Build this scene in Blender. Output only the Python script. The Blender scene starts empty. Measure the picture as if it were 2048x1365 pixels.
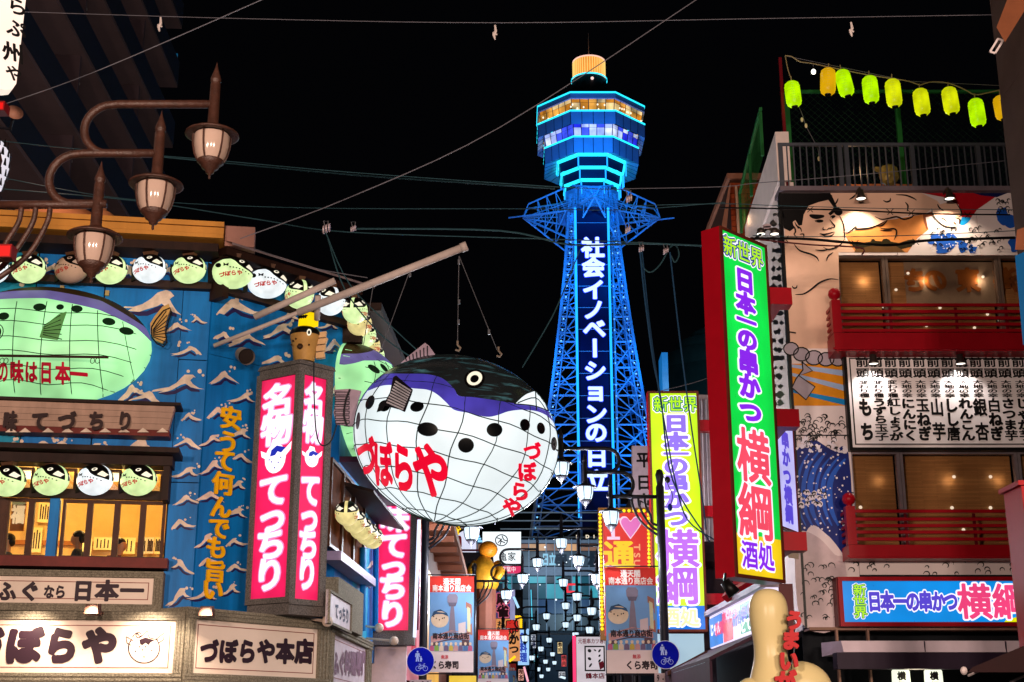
import bpy, math, random
import numpy as np
from mathutils import Vector, Matrix
from mathutils.geometry import tessellate_polygon

S = bpy.context.scene
COL = S.collection
R = math.radians
# ------------------------------------------------------------------ camera
F = 2700.0
PITCH = R(16.2)
CZ = 1.6
cd = bpy.data.cameras.new('camera')
cam = bpy.data.objects.new('camera', cd)
COL.objects.link(cam)
cam.location = (0, 0, CZ)
cam.rotation_euler = (R(90) + PITCH, 0, 0)
cd.sensor_width = 36
cd.lens = 36 * F / 2048
cd.clip_end = 2000
S.camera = cam
# ------------------------------------------------------------------ night sky
wd = bpy.data.worlds.new('World')
S.world = wd
wd.use_nodes = True
bg = wd.node_tree.nodes['Background']
bg.inputs[0].default_value = (.36, .38, .55, 1)
bg.inputs[1].default_value = 0.0022
S.view_settings.view_transform = 'Standard'
S.view_settings.look = 'None'
S.view_settings.exposure = 0
S.view_settings.gamma = 1
S.render.engine = 'CYCLES'
S.cycles.use_denoising = True
S.cycles.sample_clamp_indirect = 4
S.cycles.max_bounces = 6
S.cycles.caustics_reflective = False
S.cycles.caustics_refractive = False


def lamp(name, kind, loc, power, color=(1, 1, 1), size=.1, aim=None, spot=None, blend=.5):
    l = bpy.data.lights.new(name, kind)
    l.energy = power
    l.color = color
    if kind == 'AREA':
        l.size = size
    else:
        l.shadow_soft_size = size
    if spot:
        l.spot_size = R(spot)
        l.spot_blend = blend
    o = bpy.data.objects.new(name, l)
    COL.objects.link(o)
    o.location = loc
    if aim is not None:
        o.rotation_euler = (Vector(aim) - Vector(loc)).to_track_quat('-Z', 'Y').to_euler()
    return o


# ------------------------------------------------------------------ pixel -> place
CP, SP = math.cos(PITCH), math.sin(PITCH)


def ray(px, py):
    x = (px - 1024) / F
    v = (682.5 - py) / F
    return Vector((x, CP - v * SP, SP + v * CP))


def P(px, py, Y):
    d = ray(px, py)
    t = Y / d.y
    return Vector((d.x * t, Y, CZ + d.z * t))


def plan(px, py, Y):
    p = P(px, py, Y)
    return Vector((p.x, p.y))


def mpp(px, py, Y):
    return Y / ray(px, py).y / F


class Fac:
    """a vertical face of a wall or sign: u along it, z up, d out of it"""

    def __init__(s, p0, p1):
        s.p = Vector(p0)
        e = Vector(p1) - s.p
        s.len = e.length
        s.u = e / s.len
        s.n = Vector((s.u.y, -s.u.x))

    def hit(s, px, py, d=0):
        r = ray(px, py)
        o = s.p + s.n * d
        t = o.dot(s.n) / Vector((r.x, r.y)).dot(s.n)
        q = Vector((r.x * t, r.y * t))
        return (q - o).dot(s.u), CZ + r.z * t

    def __call__(s, u, z, d=0):
        q = s.p + s.u * u + s.n * d
        return Vector((q.x, q.y, z))

    def px(s, px, py, d=0):
        u, z = s.hit(px, py, d)
        return s(u, z, d)

    def rect(s, x0, y0, x1, y1, d=0):
        xm, ym = (x0 + x1) / 2, (y0 + y1) / 2
        return s.hit(x0, ym, d)[0], s.hit(x1, ym, d)[0], s.hit(xm, y1, d)[1], s.hit(xm, y0, d)[1]   # u0,u1,z0,z1

    def yaw(s):
        return math.atan2(s.u.y, s.u.x)


def frontal(Y, x0=-20.0, x1=20.0):
    return Fac((x0, Y), (x1, Y))


# ------------------------------------------------------------------ materials
def hexc(h):
    h = h.lstrip('#')
    c = [int(h[i:i + 2], 16) / 255 for i in (0, 2, 4)]
    return tuple(x / 12.92 if x <= .04045 else ((x + .055) / 1.055) ** 2.4 for x in c)


MATS = {}


def _new(name):
    m = bpy.data.materials.new(name)
    m.use_nodes = True
    return m, m.node_tree.nodes, m.node_tree.links, m.node_tree.nodes['Principled BSDF']


def mat(name, col, rough=.6, metal=0, var=.18, scale=3.0, bump=0, bscale=30, streak=False, spec=.16):
    """painted or raw surface with uneven tone, grime streaks and fine relief"""
    if name in MATS:
        return MATS[name]
    m, N, L, b = _new(name)
    c = hexc(col) if isinstance(col, str) else col
    b.inputs['Roughness'].default_value = rough
    b.inputs['Metallic'].default_value = metal
    b.inputs['Specular IOR Level'].default_value = spec
    tc = N.new('ShaderNodeTexCoord')
    mp = N.new('ShaderNodeMapping')
    L.new(tc.outputs['Object'], mp.inputs[0])
    if streak:
        mp.inputs['Scale'].default_value = (1, 1, .12)
    n1 = N.new('ShaderNodeTexNoise')
    n1.inputs['Scale'].default_value = scale
    n1.inputs['Detail'].default_value = 6
    n1.inputs['Roughness'].default_value = .65
    L.new(mp.outputs[0], n1.inputs['Vector'])
    rp = N.new('ShaderNodeValToRGB')
    rp.color_ramp.elements[0].position = .28
    rp.color_ramp.elements[1].position = .72
    rp.color_ramp.elements[0].color = tuple(x * (1 - var) for x in c) + (1,)
    rp.color_ramp.elements[1].color = tuple(min(1, x * (1 + var * .6)) for x in c) + (1,)
    L.new(n1.outputs[0], rp.inputs[0])
    L.new(rp.outputs[0], b.inputs['Base Color'])
    if bump:
        n2 = N.new('ShaderNodeTexNoise')
        n2.inputs['Scale'].default_value = bscale
        n2.inputs['Detail'].default_value = 4
        L.new(tc.outputs['Object'], n2.inputs['Vector'])
        bp = N.new('ShaderNodeBump')
        bp.inputs['Strength'].default_value = bump
        bp.inputs['Distance'].default_value = .02
        L.new(n2.outputs[0], bp.inputs['Height'])
        L.new(bp.outputs[0], b.inputs['Normal'])
    MATS[name] = m
    return m


def glow(name, col, strength=1.0, var=.12, scale=1.3, light=True, base=.25, rough=.35, tubes=0):
    """translucent sheet lit from inside: uneven like tubes behind acrylic"""
    if name in MATS:
        return MATS[name]
    m, N, L, b = _new(name)
    c = hexc(col) if isinstance(col, str) else col
    b.inputs['Base Color'].default_value = tuple(x * base for x in c) + (1,)
    b.inputs['Roughness'].default_value = rough
    b.inputs['Specular IOR Level'].default_value = .25
    if var:
        tc = N.new('ShaderNodeTexCoord')
        n1 = N.new('ShaderNodeTexNoise')
        n1.inputs['Scale'].default_value = scale
        n1.inputs['Detail'].default_value = 2
        L.new(tc.outputs['Object'], n1.inputs['Vector'])
        rp = N.new('ShaderNodeValToRGB')
        rp.color_ramp.elements[0].position = .3
        rp.color_ramp.elements[1].position = .7
        rp.color_ramp.elements[0].color = tuple(x * (1 - var) for x in c) + (1,)
        rp.color_ramp.elements[1].color = tuple(x * (1 + var * .5) for x in c) + (1,)
        L.new(n1.outputs[0], rp.inputs[0])
        out = rp.outputs[0]
        if tubes:       # inner tube light painted into the glow colour: brighter bands, duller rims
            sp = N.new('ShaderNodeSeparateXYZ')
            L.new(tc.outputs['Generated'], sp.inputs[0])
            for ax_, st_ in (('X', ((0, .62), (.22, 1.12), (.5, .92), (.78, 1.12), (1, .62))), ('Z', ((0, .7), (.06, 1.05), (.3, .95), (.5, 1.05), (.7, .95), (.94, 1.05), (1, .7)))):
                cr = N.new('ShaderNodeValToRGB')
                cr.color_ramp.interpolation = 'B_SPLINE'
                while len(cr.color_ramp.elements) < len(st_):
                    cr.color_ramp.elements.new(.5)
                for e_, (p_, v_) in zip(cr.color_ramp.elements, st_):
                    e_.position = p_
                for e_, (p_, v_) in zip(cr.color_ramp.elements, st_):
                    q_ = 1 + (v_ - 1) * tubes
                    e_.color = (q_, q_, q_, 1)
                L.new(sp.outputs[ax_], cr.inputs[0])
                mm = N.new('ShaderNodeMix')
                mm.data_type = 'RGBA'
                mm.blend_type = 'MULTIPLY'
                mm.inputs[0].default_value = 1
                L.new(out, mm.inputs[6])
                L.new(cr.outputs[0], mm.inputs[7])
                out = mm.outputs[2]
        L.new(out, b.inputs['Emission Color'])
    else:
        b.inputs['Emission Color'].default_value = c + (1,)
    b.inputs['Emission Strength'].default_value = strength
    if not light:
        m.cycles.emission_sampling = 'NONE'
    MATS[name] = m
    return m


def glass(name='window_glass', tint=(1, 1, 1), refl=.1):
    if name in MATS:
        return MATS[name]
    m, N, L, b = _new(name)
    N.remove(b)
    t = N.new('ShaderNodeBsdfTransparent')
    t.inputs[0].default_value = tint + (1,)
    g = N.new('ShaderNodeBsdfGlossy')
    g.inputs['Roughness'].default_value = .03
    lw = N.new('ShaderNodeLayerWeight')
    lw.inputs[0].default_value = .25
    ma = N.new('ShaderNodeMath')
    ma.operation = 'MULTIPLY_ADD'
    ma.inputs[1].default_value = .5
    ma.inputs[2].default_value = refl
    L.new(lw.outputs['Fresnel'], ma.inputs[0])
    mx = N.new('ShaderNodeMixShader')
    L.new(ma.outputs[0], mx.inputs[0])
    L.new(t.outputs[0], mx.inputs[1])
    L.new(g.outputs[0], mx.inputs[2])
    L.new(mx.outputs[0], N['Material Output'].inputs[0])
    MATS[name] = m
    return m


# ------------------------------------------------------------------ objects
ORG = {}


def tag(o, label=None, cat=None, group=None, kind=None):
    if label:
        o['label'] = label
    if cat:
        o['category'] = cat
    if group:
        o['group'] = group
    if kind:
        o['kind'] = kind
    return o


def thing(name, label, cat, loc=(0, 0, 0), group=None):
    o = bpy.data.objects.new(name, None)
    COL.objects.link(o)
    o.location = loc
    o.empty_display_size = .2
    ORG[o.name] = Vector(loc)
    return tag(o, label, cat, group)


def kids(o):
    return [c for c in bpy.data.objects if c.parent == o]


def copy_tree(o, parent=None, ch=None):
    if ch is None:
        ch = {}
        for x in bpy.data.objects:
            if x.parent:
                ch.setdefault(x.parent.name, []).append(x)
    c = o.copy()
    COL.objects.link(c)
    c.parent = parent
    ORG[c.name] = Vector(o.location) if parent is None else ORG.get(o.name, Vector())
    for k in ch.get(o.name, []):
        copy_tree(k, c, ch)
    return c


class MB:
    def __init__(s):
        s.V = []
        s.F = []
        s.E = []

    def poly(s, pts):
        n = len(s.V)
        s.V += [tuple(p) for p in pts]
        s.F.append(tuple(range(n, n + len(pts))))
        return s

    def raw(s, V, Fs):
        n = len(s.V)
        s.V += [tuple(p) for p in V]
        s.F += [tuple(i + n for i in f) for f in Fs]
        return s

    def hexa(s, c):     # 8 corners: bottom 4 ccw, top 4
        return s.raw(c, [(3, 2, 1, 0), (4, 5, 6, 7), (0, 1, 5, 4), (1, 2, 6, 5), (2, 3, 7, 6), (3, 0, 4, 7)])

    def box(s, x0, x1, y0, y1, z0, z1):
        return s.hexa([(x0, y0, z0), (x1, y0, z0), (x1, y1, z0), (x0, y1, z0), (x0, y0, z1), (x1, y0, z1), (x1, y1, z1), (x0, y1, z1)])

    def fbox(s, f, u0, u1, z0, z1, d0, d1):      # d1 = front
        return s.hexa([f(u0, z0, d1), f(u1, z0, d1), f(u1, z0, d0), f(u0, z0, d0), f(u0, z1, d1), f(u1, z1, d1), f(u1, z1, d0), f(u0, z1, d0)])

    def frame(s, f, u0, u1, z0, z1, w, d0, d1):   # ring of four mitred pieces
        o = [(u0, z0), (u1, z0), (u1, z1), (u0, z1)]
        i = [(u0 + w, z0 + w), (u1 - w, z0 + w), (u1 - w, z1 - w), (u0 + w, z1 - w)]
        for k in range(4):
            a, b = k, (k + 1) % 4
            q = [o[a], o[b], i[b], i[a]]
            s.hexa([f(*q[0], d1), f(*q[1], d1), f(*q[1], d0), f(*q[0], d0), f(*q[3], d1), f(*q[2], d1), f(*q[2], d0), f(*q[3], d0)])
        return s

    def tube(s, pts, r, n=6, cap=True):
        pts = [Vector(p) for p in pts]
        rs = r if isinstance(r, (list, tuple)) else [r] * len(pts)
        base = len(s.V)
        up = None
        for k, p in enumerate(pts):
            t = (pts[min(k + 1, len(pts) - 1)] - pts[max(k - 1, 0)]).normalized()
            if up is None:
                up = Vector((0, 0, 1)) if abs(t.z) < .9 else Vector((1, 0, 0))
            a = t.cross(up).normalized()
            b = a.cross(t).normalized()
            up = b
            for j in range(n):
                q = 2 * math.pi * j / n
                s.V.append(tuple(p + (a * math.cos(q) + b * math.sin(q)) * rs[k]))
        for k in range(len(pts) - 1):
            for j in range(n):
                j2 = (j + 1) % n
                s.F.append((base + k * n + j, base + k * n + j2, base + (k + 1) * n + j2, base + (k + 1) * n + j))
        if cap:
            s.F.append(tuple(base + j for j in range(n - 1, -1, -1)))
            e = base + (len(pts) - 1) * n
            s.F.append(tuple(e + j for j in range(n)))
        return s

    def lathe(s, prof, c=(0, 0, 0), n=16, a0=0.0, a1=2 * math.pi):
        c = Vector(c)
        base = len(s.V)
        full = abs(a1 - a0 - 2 * math.pi) < 1e-6
        m = n if full else n + 1
        for r, z in prof:
            for j in range(m):
                q = a0 + (a1 - a0) * j / n
                s.V.append((c.x + r * math.cos(q), c.y + r * math.sin(q), c.z + z))
        for k in range(len(prof) - 1):
            for j in range(n):
                j2 = (j + 1) % m
                s.F.append((base + k * m + j, base + k * m + j2, base + (k + 1) * m + j2, base + (k + 1) * m + j))
        return s

    def ell(s, c, rx, ry, rz, nu=24, nv=14, rot=None, z0=-1.0, z1=1.0):
        c = Vector(c)
        base = len(s.V)
        a0, a1 = math.asin(z0), math.asin(z1)
        for k in range(nv + 1):
            a = a0 + (a1 - a0) * k / nv
            for j in range(nu):
                q = 2 * math.pi * j / nu
                p = Vector((rx * math.cos(a) * math.cos(q), ry * math.cos(a) * math.sin(q), rz * math.sin(a)))
                if rot is not None:
                    p = rot @ p
                s.V.append(tuple(c + p))
        for k in range(nv):
            for j in range(nu):
                j2 = (j + 1) % nu
                s.F.append((base + k * nu + j, base + k * nu + j2, base + (k + 1) * nu + j2, base + (k + 1) * nu + j))
        return s

    def flat(s, f, pts, d):          # a 2D outline (u,z) on a face, triangulated
        v = [Vector((p[0], p[1], 0)) for p in pts]
        n = len(s.V)
        s.V += [tuple(f(p[0], p[1], d)) for p in pts]
        ar = sum(v[i].x * v[i - 1].y - v[i - 1].x * v[i].y for i in range(len(v)))
        for t in tessellate_polygon([v]):
            s.F.append(tuple(n + i for i in t))
        return s

    def flatpx(s, f, pts, d):
        return s.flat(f, [f.hit(x, y, d) for x, y in pts], d)

    def stroke(s, f, pts, w, d, taper=False, smooth=True, px=True):
        """ink line of w pixels along pixel points on a face"""
        if smooth and len(pts) > 2:
            pts = spline(pts)
        n = len(pts)
        A, B = [], []
        for k in range(n):
            x0, y0 = pts[max(k - 1, 0)]
            x1, y1 = pts[min(k + 1, n - 1)]
            l = math.hypot(x1 - x0, y1 - y0) or 1
            ww = w * (.25 + .75 * math.sin(math.pi * (k + .3) / (n - .4))) if taper else w
            ox, oy = -(y1 - y0) / l * ww / 2, (x1 - x0) / l * ww / 2
            x, y = pts[k]
            A.append(f.px(x + ox, y + oy, d) if px else f(x + ox, y + oy, d))
            B.append(f.px(x - ox, y - oy, d) if px else f(x - ox, y - oy, d))
        b = len(s.V)
        for a_, b_ in zip(A, B):
            s.V += [tuple(a_), tuple(b_)]
        for k in range(n - 1):
            s.F.append((b + 2 * k, b + 2 * k + 1, b + 2 * k + 3, b + 2 * k + 2))
        return s

    def build(s, name, m, parent=None, smooth=False, origin=None):
        if parent is not None:
            o0 = ORG.get(parent.name, Vector())
        else:
            if origin is None:
                vs = np.array(s.V)
                lo, hi = vs.min(0), vs.max(0)
                origin = Vector(((lo[0] + hi[0]) / 2, (lo[1] + hi[1]) / 2, lo[2]))
            o0 = Vector(origin)
        me = bpy.data.meshes.new(name)
        va = np.array(s.V, dtype=float) - np.array(o0)
        me.from_pydata(va.tolist(), [], s.F)
        if m is not None:
            me.materials.append(m)
        if smooth:
            me.polygons.foreach_set('use_smooth', [True] * len(me.polygons))
        me.update()
        o = bpy.data.objects.new(name, me)
        COL.objects.link(o)
        if parent is not None:
            o.parent = parent
        else:
            o.location = o0
        ORG[o.name] = o0
        return o


def spline(p, k=6):
    out = []
    q = [p[0]] + list(p) + [p[-1]]
    for i in range(1, len(q) - 2):
        for j in range(k):
            t = j / k
            out.append(tuple(.5 * ((2 * q[i][a]) + (-q[i - 1][a] + q[i + 1][a]) * t + (2 * q[i - 1][a] - 5 * q[i][a] + 4 * q[i + 1][a] - q[i + 2][a]) * t * t
                                   + (-q[i - 1][a] + 3 * q[i][a] - 3 * q[i + 1][a] + q[i + 2][a]) * t ** 3) for a in range(len(p[0]))))
    out.append(tuple(p[-1]))
    return out


# ------------------------------------------------------------------ lettering: glyph outlines thickened through a distance field
_fc = bpy.data.curves.new('letter_source', 'FONT')
_fc.resolution_u = 4
_fo = bpy.data.objects.new('letter_source', _fc)
COL.objects.link(_fo)
GN = 54
_seg, _sdf, _gm = {}, {}, {}
_gx = np.linspace(-.2, 1.2, GN)
_gy = np.linspace(-.32, 1.08, GN)


def field(A, B, X, Y):
    """signed distance (inside > 0) of the grid X x Y to the outline made of segments A-B"""
    gx, gy = np.meshgrid(X, Y)
    p = np.stack([gx.ravel(), gy.ravel()], 1)[:, None, :]
    ab = (B - A)[None]
    t = np.clip(((p - A[None]) * ab).sum(2) / np.maximum((ab * ab).sum(2), 1e-12), 0, 1)
    dist = np.sqrt((((p - A[None]) - t[..., None] * ab) ** 2).sum(2)).min(1)
    py, px = p[..., 1], p[..., 0]
    c = (A[None, :, 1] > py) != (B[None, :, 1] > py)
    dy = np.where(np.abs(ab[..., 1]) < 1e-12, 1e-12, ab[..., 1])
    xi = A[None, :, 0] + (py - A[None, :, 1]) / dy * ab[..., 0]
    ins = ((c & (px < xi)).sum(1) % 2) == 1
    return np.where(ins, dist, -dist).reshape(len(Y), len(X))


def march(val, X, Y, merge=True):
    """filled marching squares: list of polygons and of outline segments"""
    ny, nx = val.shape
    I = val > 0
    polys, edge = [], []

    def cross(i0, j0, i1, j1):
        a, b = val[j0, i0], val[j1, i1]
        t = a / (a - b)
        return (X[i0] + (X[i1] - X[i0]) * t, Y[j0] + (Y[j1] - Y[j0]) * t)
    cnt = I[:-1, :-1].astype(int) + I[:-1, 1:] + I[1:, :-1] + I[1:, 1:]
    for j in range(ny - 1):
        i = 0
        row = cnt[j]
        while i < nx - 1:
            c = row[i]
            if c == 0:
                i += 1
                continue
            if c == 4:
                k = i
                while merge and k + 1 < nx - 1 and row[k + 1] == 4:
                    k += 1
                polys.append([(X[i], Y[j]), (X[k + 1], Y[j]), (X[k + 1], Y[j + 1]), (X[i], Y[j + 1])])
                i = k + 1
                continue
            cs = [(i, j), (i + 1, j), (i + 1, j + 1), (i, j + 1)]
            pts, cr = [], []
            for k in range(4):
                a, b = cs[k], cs[(k + 1) % 4]
                ia, ib = I[a[1], a[0]], I[b[1], b[0]]
                if ia:
                    pts.append((X[a[0]], Y[a[1]]))
                if ia != ib:
                    q = cross(a[0], a[1], b[0], b[1])
                    pts.append(q)
                    cr.append((q, ia))
            if len(pts) > 2:
                polys.append(pts)
            if len(cr) == 2:
                edge.append((cr[0][0], cr[1][0]) if cr[0][1] else (cr[1][0], cr[0][0]))
            i += 1
    return polys, edge


def glyph(ch, off=.03, merge=True):
    k = (ch, round(off, 3), merge)
    if k in _gm:
        return _gm[k]
    if ch not in _sdf:
        _fc.body = ch
        bpy.context.view_layer.update()
        dg = bpy.context.evaluated_depsgraph_get()
        me = bpy.data.meshes.new_from_object(_fo.evaluated_get(dg))
        v = np.array([q.co[:2] for q in me.vertices])
        use = {}
        for p in me.polygons:
            for a, b in p.edge_keys:
                e = (round(v[a][0], 5), round(v[a][1], 5)), (round(v[b][0], 5), round(v[b][1], 5))
                e = tuple(sorted(e))
                use[e] = use.get(e, 0) + 1
        bpy.data.meshes.remove(me)
        es = [e for e, n in use.items() if n == 1 and e[0] != e[1]]
        A = np.array([e[0] for e in es])
        B = np.array([e[1] for e in es])
        if ord(ch) < 0x250:       # centre latin in the square
            m = (np.minimum(A, B).min(0)[0] + np.maximum(A, B).max(0)[0]) / 2
            A = A + [.5 - m, .03]
            B = B + [.5 - m, .03]
        _sdf[ch] = field(A, B, _gx, _gy)
    _gm[k] = march(_sdf[ch] + off, _gx, _gy, merge)
    return _gm[k]


def letters(mb, cells, place, off=.03, shear=0.0, ex=None, merge=True):
    """cells: (ch, x centre, y centre, w, h); place(x, y, layer) -> point; ex adds raised sides down to that layer"""
    for ch, cx, cy, w, h in cells:
        if ch in ' 　':
            continue
        rot = False
        if ch == '|':
            ch, rot = 'ー', True
        polys, edge = glyph(ch, off, merge)

        def q(p):
            x, y = p[0] - .5, p[1] - .38
            if rot:
                x, y = y, -x
            return cx + w * (x + shear * y), cy + h * y
        for p in polys:
            mb.poly([place(*q(a), 0) for a in p])
        if ex:
            for a, b in edge:
                a, b = q(a), q(b)
                mb.poly([place(*a, 0), place(*b, 0), place(*b, 1), place(*a, 1)])
    return mb


def vcells(s, u, z1, z0, w, fill=1.0):
    n = len(s)
    h = (z1 - z0) / n
    return [(c, u, z1 - h * (k + .5), w, h * fill) for k, c in enumerate(s)]


def hcells(s, u0, u1, z, h, fill=1.0):
    n = len(s)
    w = (u1 - u0) / n
    return [(c, u0 + w * (k + .5), z, w * fill, h) for k, c in enumerate(s)]


def on(f, d, t=.02):
    return lambda x, y, k: f(x, y, d if k == 0 else d - t)


def sign_text(f, s, box, d, off, m, parent, vertical=False, name='lettering', shear=0, ex=0, fill=1.0):
    """text filling a pixel box on face f"""
    u0, u1, z0, z1 = f.rect(*box, d)
    cells = vcells(s, (u0 + u1) / 2, z1, z0, u1 - u0, fill) if vertical else hcells(s, u0, u1, (z0 + z1) / 2, z1 - z0, fill)
    return letters(MB(), cells, on(f, d, ex or .02), off, shear, ex).build(name, m, parent)


_DJ = [0]


def dj():        # tiny stagger so that no two prints share a plane
    _DJ[0] = (_DJ[0] + 1) % 7
    return _DJ[0] * .0004


INK = lambda: mat('black_ink', '#120c0c', .6, var=.1)
# ================================================================== ground and street
g = MB()
g.box(-300, 300, -60, 700, -.3, 0)
tag(g.build('ground', mat('asphalt', '#3a393c', .85, var=.25, scale=2, bump=.3, bscale=60)), kind='structure')
g = MB()
g.poly([(-2.6, 22, .004), (2.9, 22, .004), (12.5, 165, .004), (7, 165, .004)])
tag(g.build('street_paving', mat('paving', '#6b625c', .7, var=.25, scale=6)), kind='structure')

# ------------------------------------------------------------------ facades of the corner restaurant (left)
pA0, pAB = plan(-90, 800, 20.9), plan(430, 485, 21.5)
pBC, pC1 = plan(690, 565, 23.6), plan(775, 740, 29.8)
fA, fB, fC = Fac(pA0, pAB), Fac(pAB, pBC), Fac(pBC, pC1)


def corner_x(y):
    return 430 - .064 * (y - 485)


blue = mat('mural_blue', '#0a70bc', .5, var=.5, scale=2.2, streak=True, bump=.15, bscale=8)
blue2 = mat('mural_teal', '#0a8cb0', .5, var=.45, scale=1.1, streak=True)
cream = mat('wave_cream', '#dfc6b4', .5, var=.3, scale=6)
navy = mat('wave_navy', '#231a4d', .5, var=.1)
dkwood = mat('dark_wood', '#2a1712', .6, var=.35, scale=8, streak=True)
redwood = mat('red_wood', '#6b2019', .5, var=.25, scale=6)
bark = mat('bark_frame', '#8c8272', .9, var=.65, scale=38, bump=1.0, bscale=70)
rest = thing('restaurant_building', 'blue restaurant building painted with white wave crests on the left corner', 'building', (pAB.x, pAB.y, 0))
zt = fA.hit(300, 457)[1]

# core of the building behind the cladding, with the dining room left open
zA_win0, zA_win1 = fA.hit(200, 1118)[1], fA.hit(200, 922)[1]
uA = lambda x, y: fA.hit(x, y)[0]
zA = lambda y, x=200: fA.hit(x, y)[1]
uw1 = uA(331, 1040)
m = MB()
m.fbox(fA, 0, fA.len, 0, zA_win0, -.5, -.06)
m.fbox(fA, 0, fA.len, zA_win1, zt, -.5, -.06)
m.fbox(fA, uw1, fA.len, zA_win0, zA_win1, -.5, -.06)
m.fbox(fB, 0, fB.len, 0, zt - .3, -.4, -.06)
m.fbox(fC, 0, fC.len, 0, zt - 1.0, -.4, -.06)
m.build('core_wall', mat('core_dark', '#15171c', .8), rest)
m = MB()
m.poly([fA(0, zt - .4, -.3), fA(fA.len, zt - .4, -.3), fB(fB.len, zt - .4, -.3), fC(fC.len, zt - 1.2, -.3), fC(fC.len, zt - 1.2, -9), fA(0, zt - .4, -9)])
m.build('roof', mat('core_dark', '#15171c', .8), rest)

# painted sheet panels
for x0, x1 in ((-88, 58), (60, 198), (200, 329), (331, 430)):
    u0 = uA(x0, 700) if x0 > -88 else 0.02
    u1 = (uw1 + .024 if x1 == 329 else uA(x1, 700)) if x1 < 430 else fA.len - .004
    if x1 <= 329:
        MB().fbox(fA, u0 + .004, u1 - .004, zA(908), zA(492), -.055, 0).build('wall_panel', blue2 if x0 < 60 else blue, rest)
    else:
        for ya, yb in ((496, 712), (714, 960), (962, 1226)):
            MB().fbox(fA, uw1 + .03, u1, zA(yb), zA(ya), -.055, 0).build('wall_panel', blue, rest)
ub = [0.004, fB.hit(518, 800)[0], fB.hit(600, 800)[0], fB.len - .004]
for k in range(3):
    zs = [fB.hit(430, 1226)[1], fB.hit(430, 712)[1], zt - .35] if k == 0 else [0.2, 3.2, zt - .35]
    for a, b in zip(zs[:-1], zs[1:]):
        MB().fbox(fB, ub[k] + .004, ub[k + 1] - .004, a + .004, b - .004, -.055, .0 if k else .03).build('wall_panel', blue, rest)
for k in range(3):
    a, b = fC.len * k / 3, fC.len * (k + 1) / 3
    MB().fbox(fC, a + .005, b - .005, 3.0, zt - 1.05, -.055, 0).build('wall_panel', blue2 if k == 1 else blue, rest)

# painted wave crests
WV = [(-1, .5), (-.72, .28), (-.38, -.1), (-.12, -.48), (.1, -.58), (.24, -.36), (.3, -.2), (.52, .05), (.85, .4), (1, .62), (.68, .44), (.4, .22), (.14, -.02), (.0, .02), (-.28, .32), (-.55, .43), (-.82, .6), (-.8, .48)]
WS = [(.7, .45), (.4, .22), (.14, -.02), (.0, .02), (-.28, .32), (-.82, .6), (-.5, .6), (-.18, .56), (.02, .26), (.15, .22), (.36, .48), (.78, .66)]
wave_c, wave_s = MB(), MB()
rw = random.Random(4)


WV2 = [(-1.05, .45), (-.8, .38), (-.5, .2), (-.25, -.1), (-.05, -.45), (.12, -.62), (.36, -.6), (.5, -.45), (.38, -.42), (.32, -.25), (.4, .0), (.6, .25), (.78, .36), (.5, .34), (.28, .2), (.15, .0), (-.05, .12), (-.35, .42), (-.6, .55), (-.95, .62), (-.75, .52), (-1.1, .55)]
WS2 = [(.6, .3), (.28, .16), (.14, -.04), (-.05, .1), (-.35, .4), (-.95, .6), (-.6, .7), (-.3, .62), (-.02, .36), (.12, .24), (.3, .42), (.62, .44)]
WV3 = [(-.6, .3), (-.45, .05), (-.2, -.3), (.05, -.52), (.2, -.5), (.3, -.3), (.5, -.05), (.85, .2), (1.2, .32), (.95, .36), (1.15, .46), (.7, .42), (.4, .25), (.2, .05), (.05, -.1), (-.12, .1), (-.3, .32), (-.42, .3), (-.5, .42)]
WS3 = [(.7, .4), (.4, .22), (.2, .02), (.05, -.12), (-.12, .08), (-.3, .3), (-.18, .4), (.0, .2), (.1, .14), (.3, .4), (.65, .58), (1.0, .56)]


def crest(f, cx, cy, w, h=None, d=.0, fl=1, bub=True):
    h = h or w * .8
    w *= rw.uniform(1.05, 1.5)
    j = [rw.uniform(-.05, .05) for _ in range(60)]
    wv, ws = rw.choice(((WV, WS), (WV2, WS2), (WV2, WS2), (WV3, WS3)))
    ro = R(rw.uniform(-16, 12))
    C_, S_ = math.cos(ro), math.sin(ro)
    tr = lambda x, y: (cx + fl * (w * x * C_ - h * y * S_), cy + w * x * S_ + h * y * C_)
    wave_c.flatpx(f, [tr(x + j[i], y + j[i + 25]) for i, (x, y) in enumerate(wv)], d + .004 + dj())
    wave_s.flatpx(f, [tr(x + .03, y + .09) for x, y in ws], d + .002 + dj() * .2)
    if bub:
        for _ in range(rw.randint(2, 5)):
            bx, by, br = cx + fl * w * rw.uniform(.15, .8), cy - h * rw.uniform(.45, .95), w * rw.uniform(.04, .11)
            wave_c.flatpx(f, [(bx + br * math.cos(q * .8) * rw.uniform(.8, 1.1), by + br * math.sin(q * .8)) for q in range(8)], d + .004 + dj())


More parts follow.
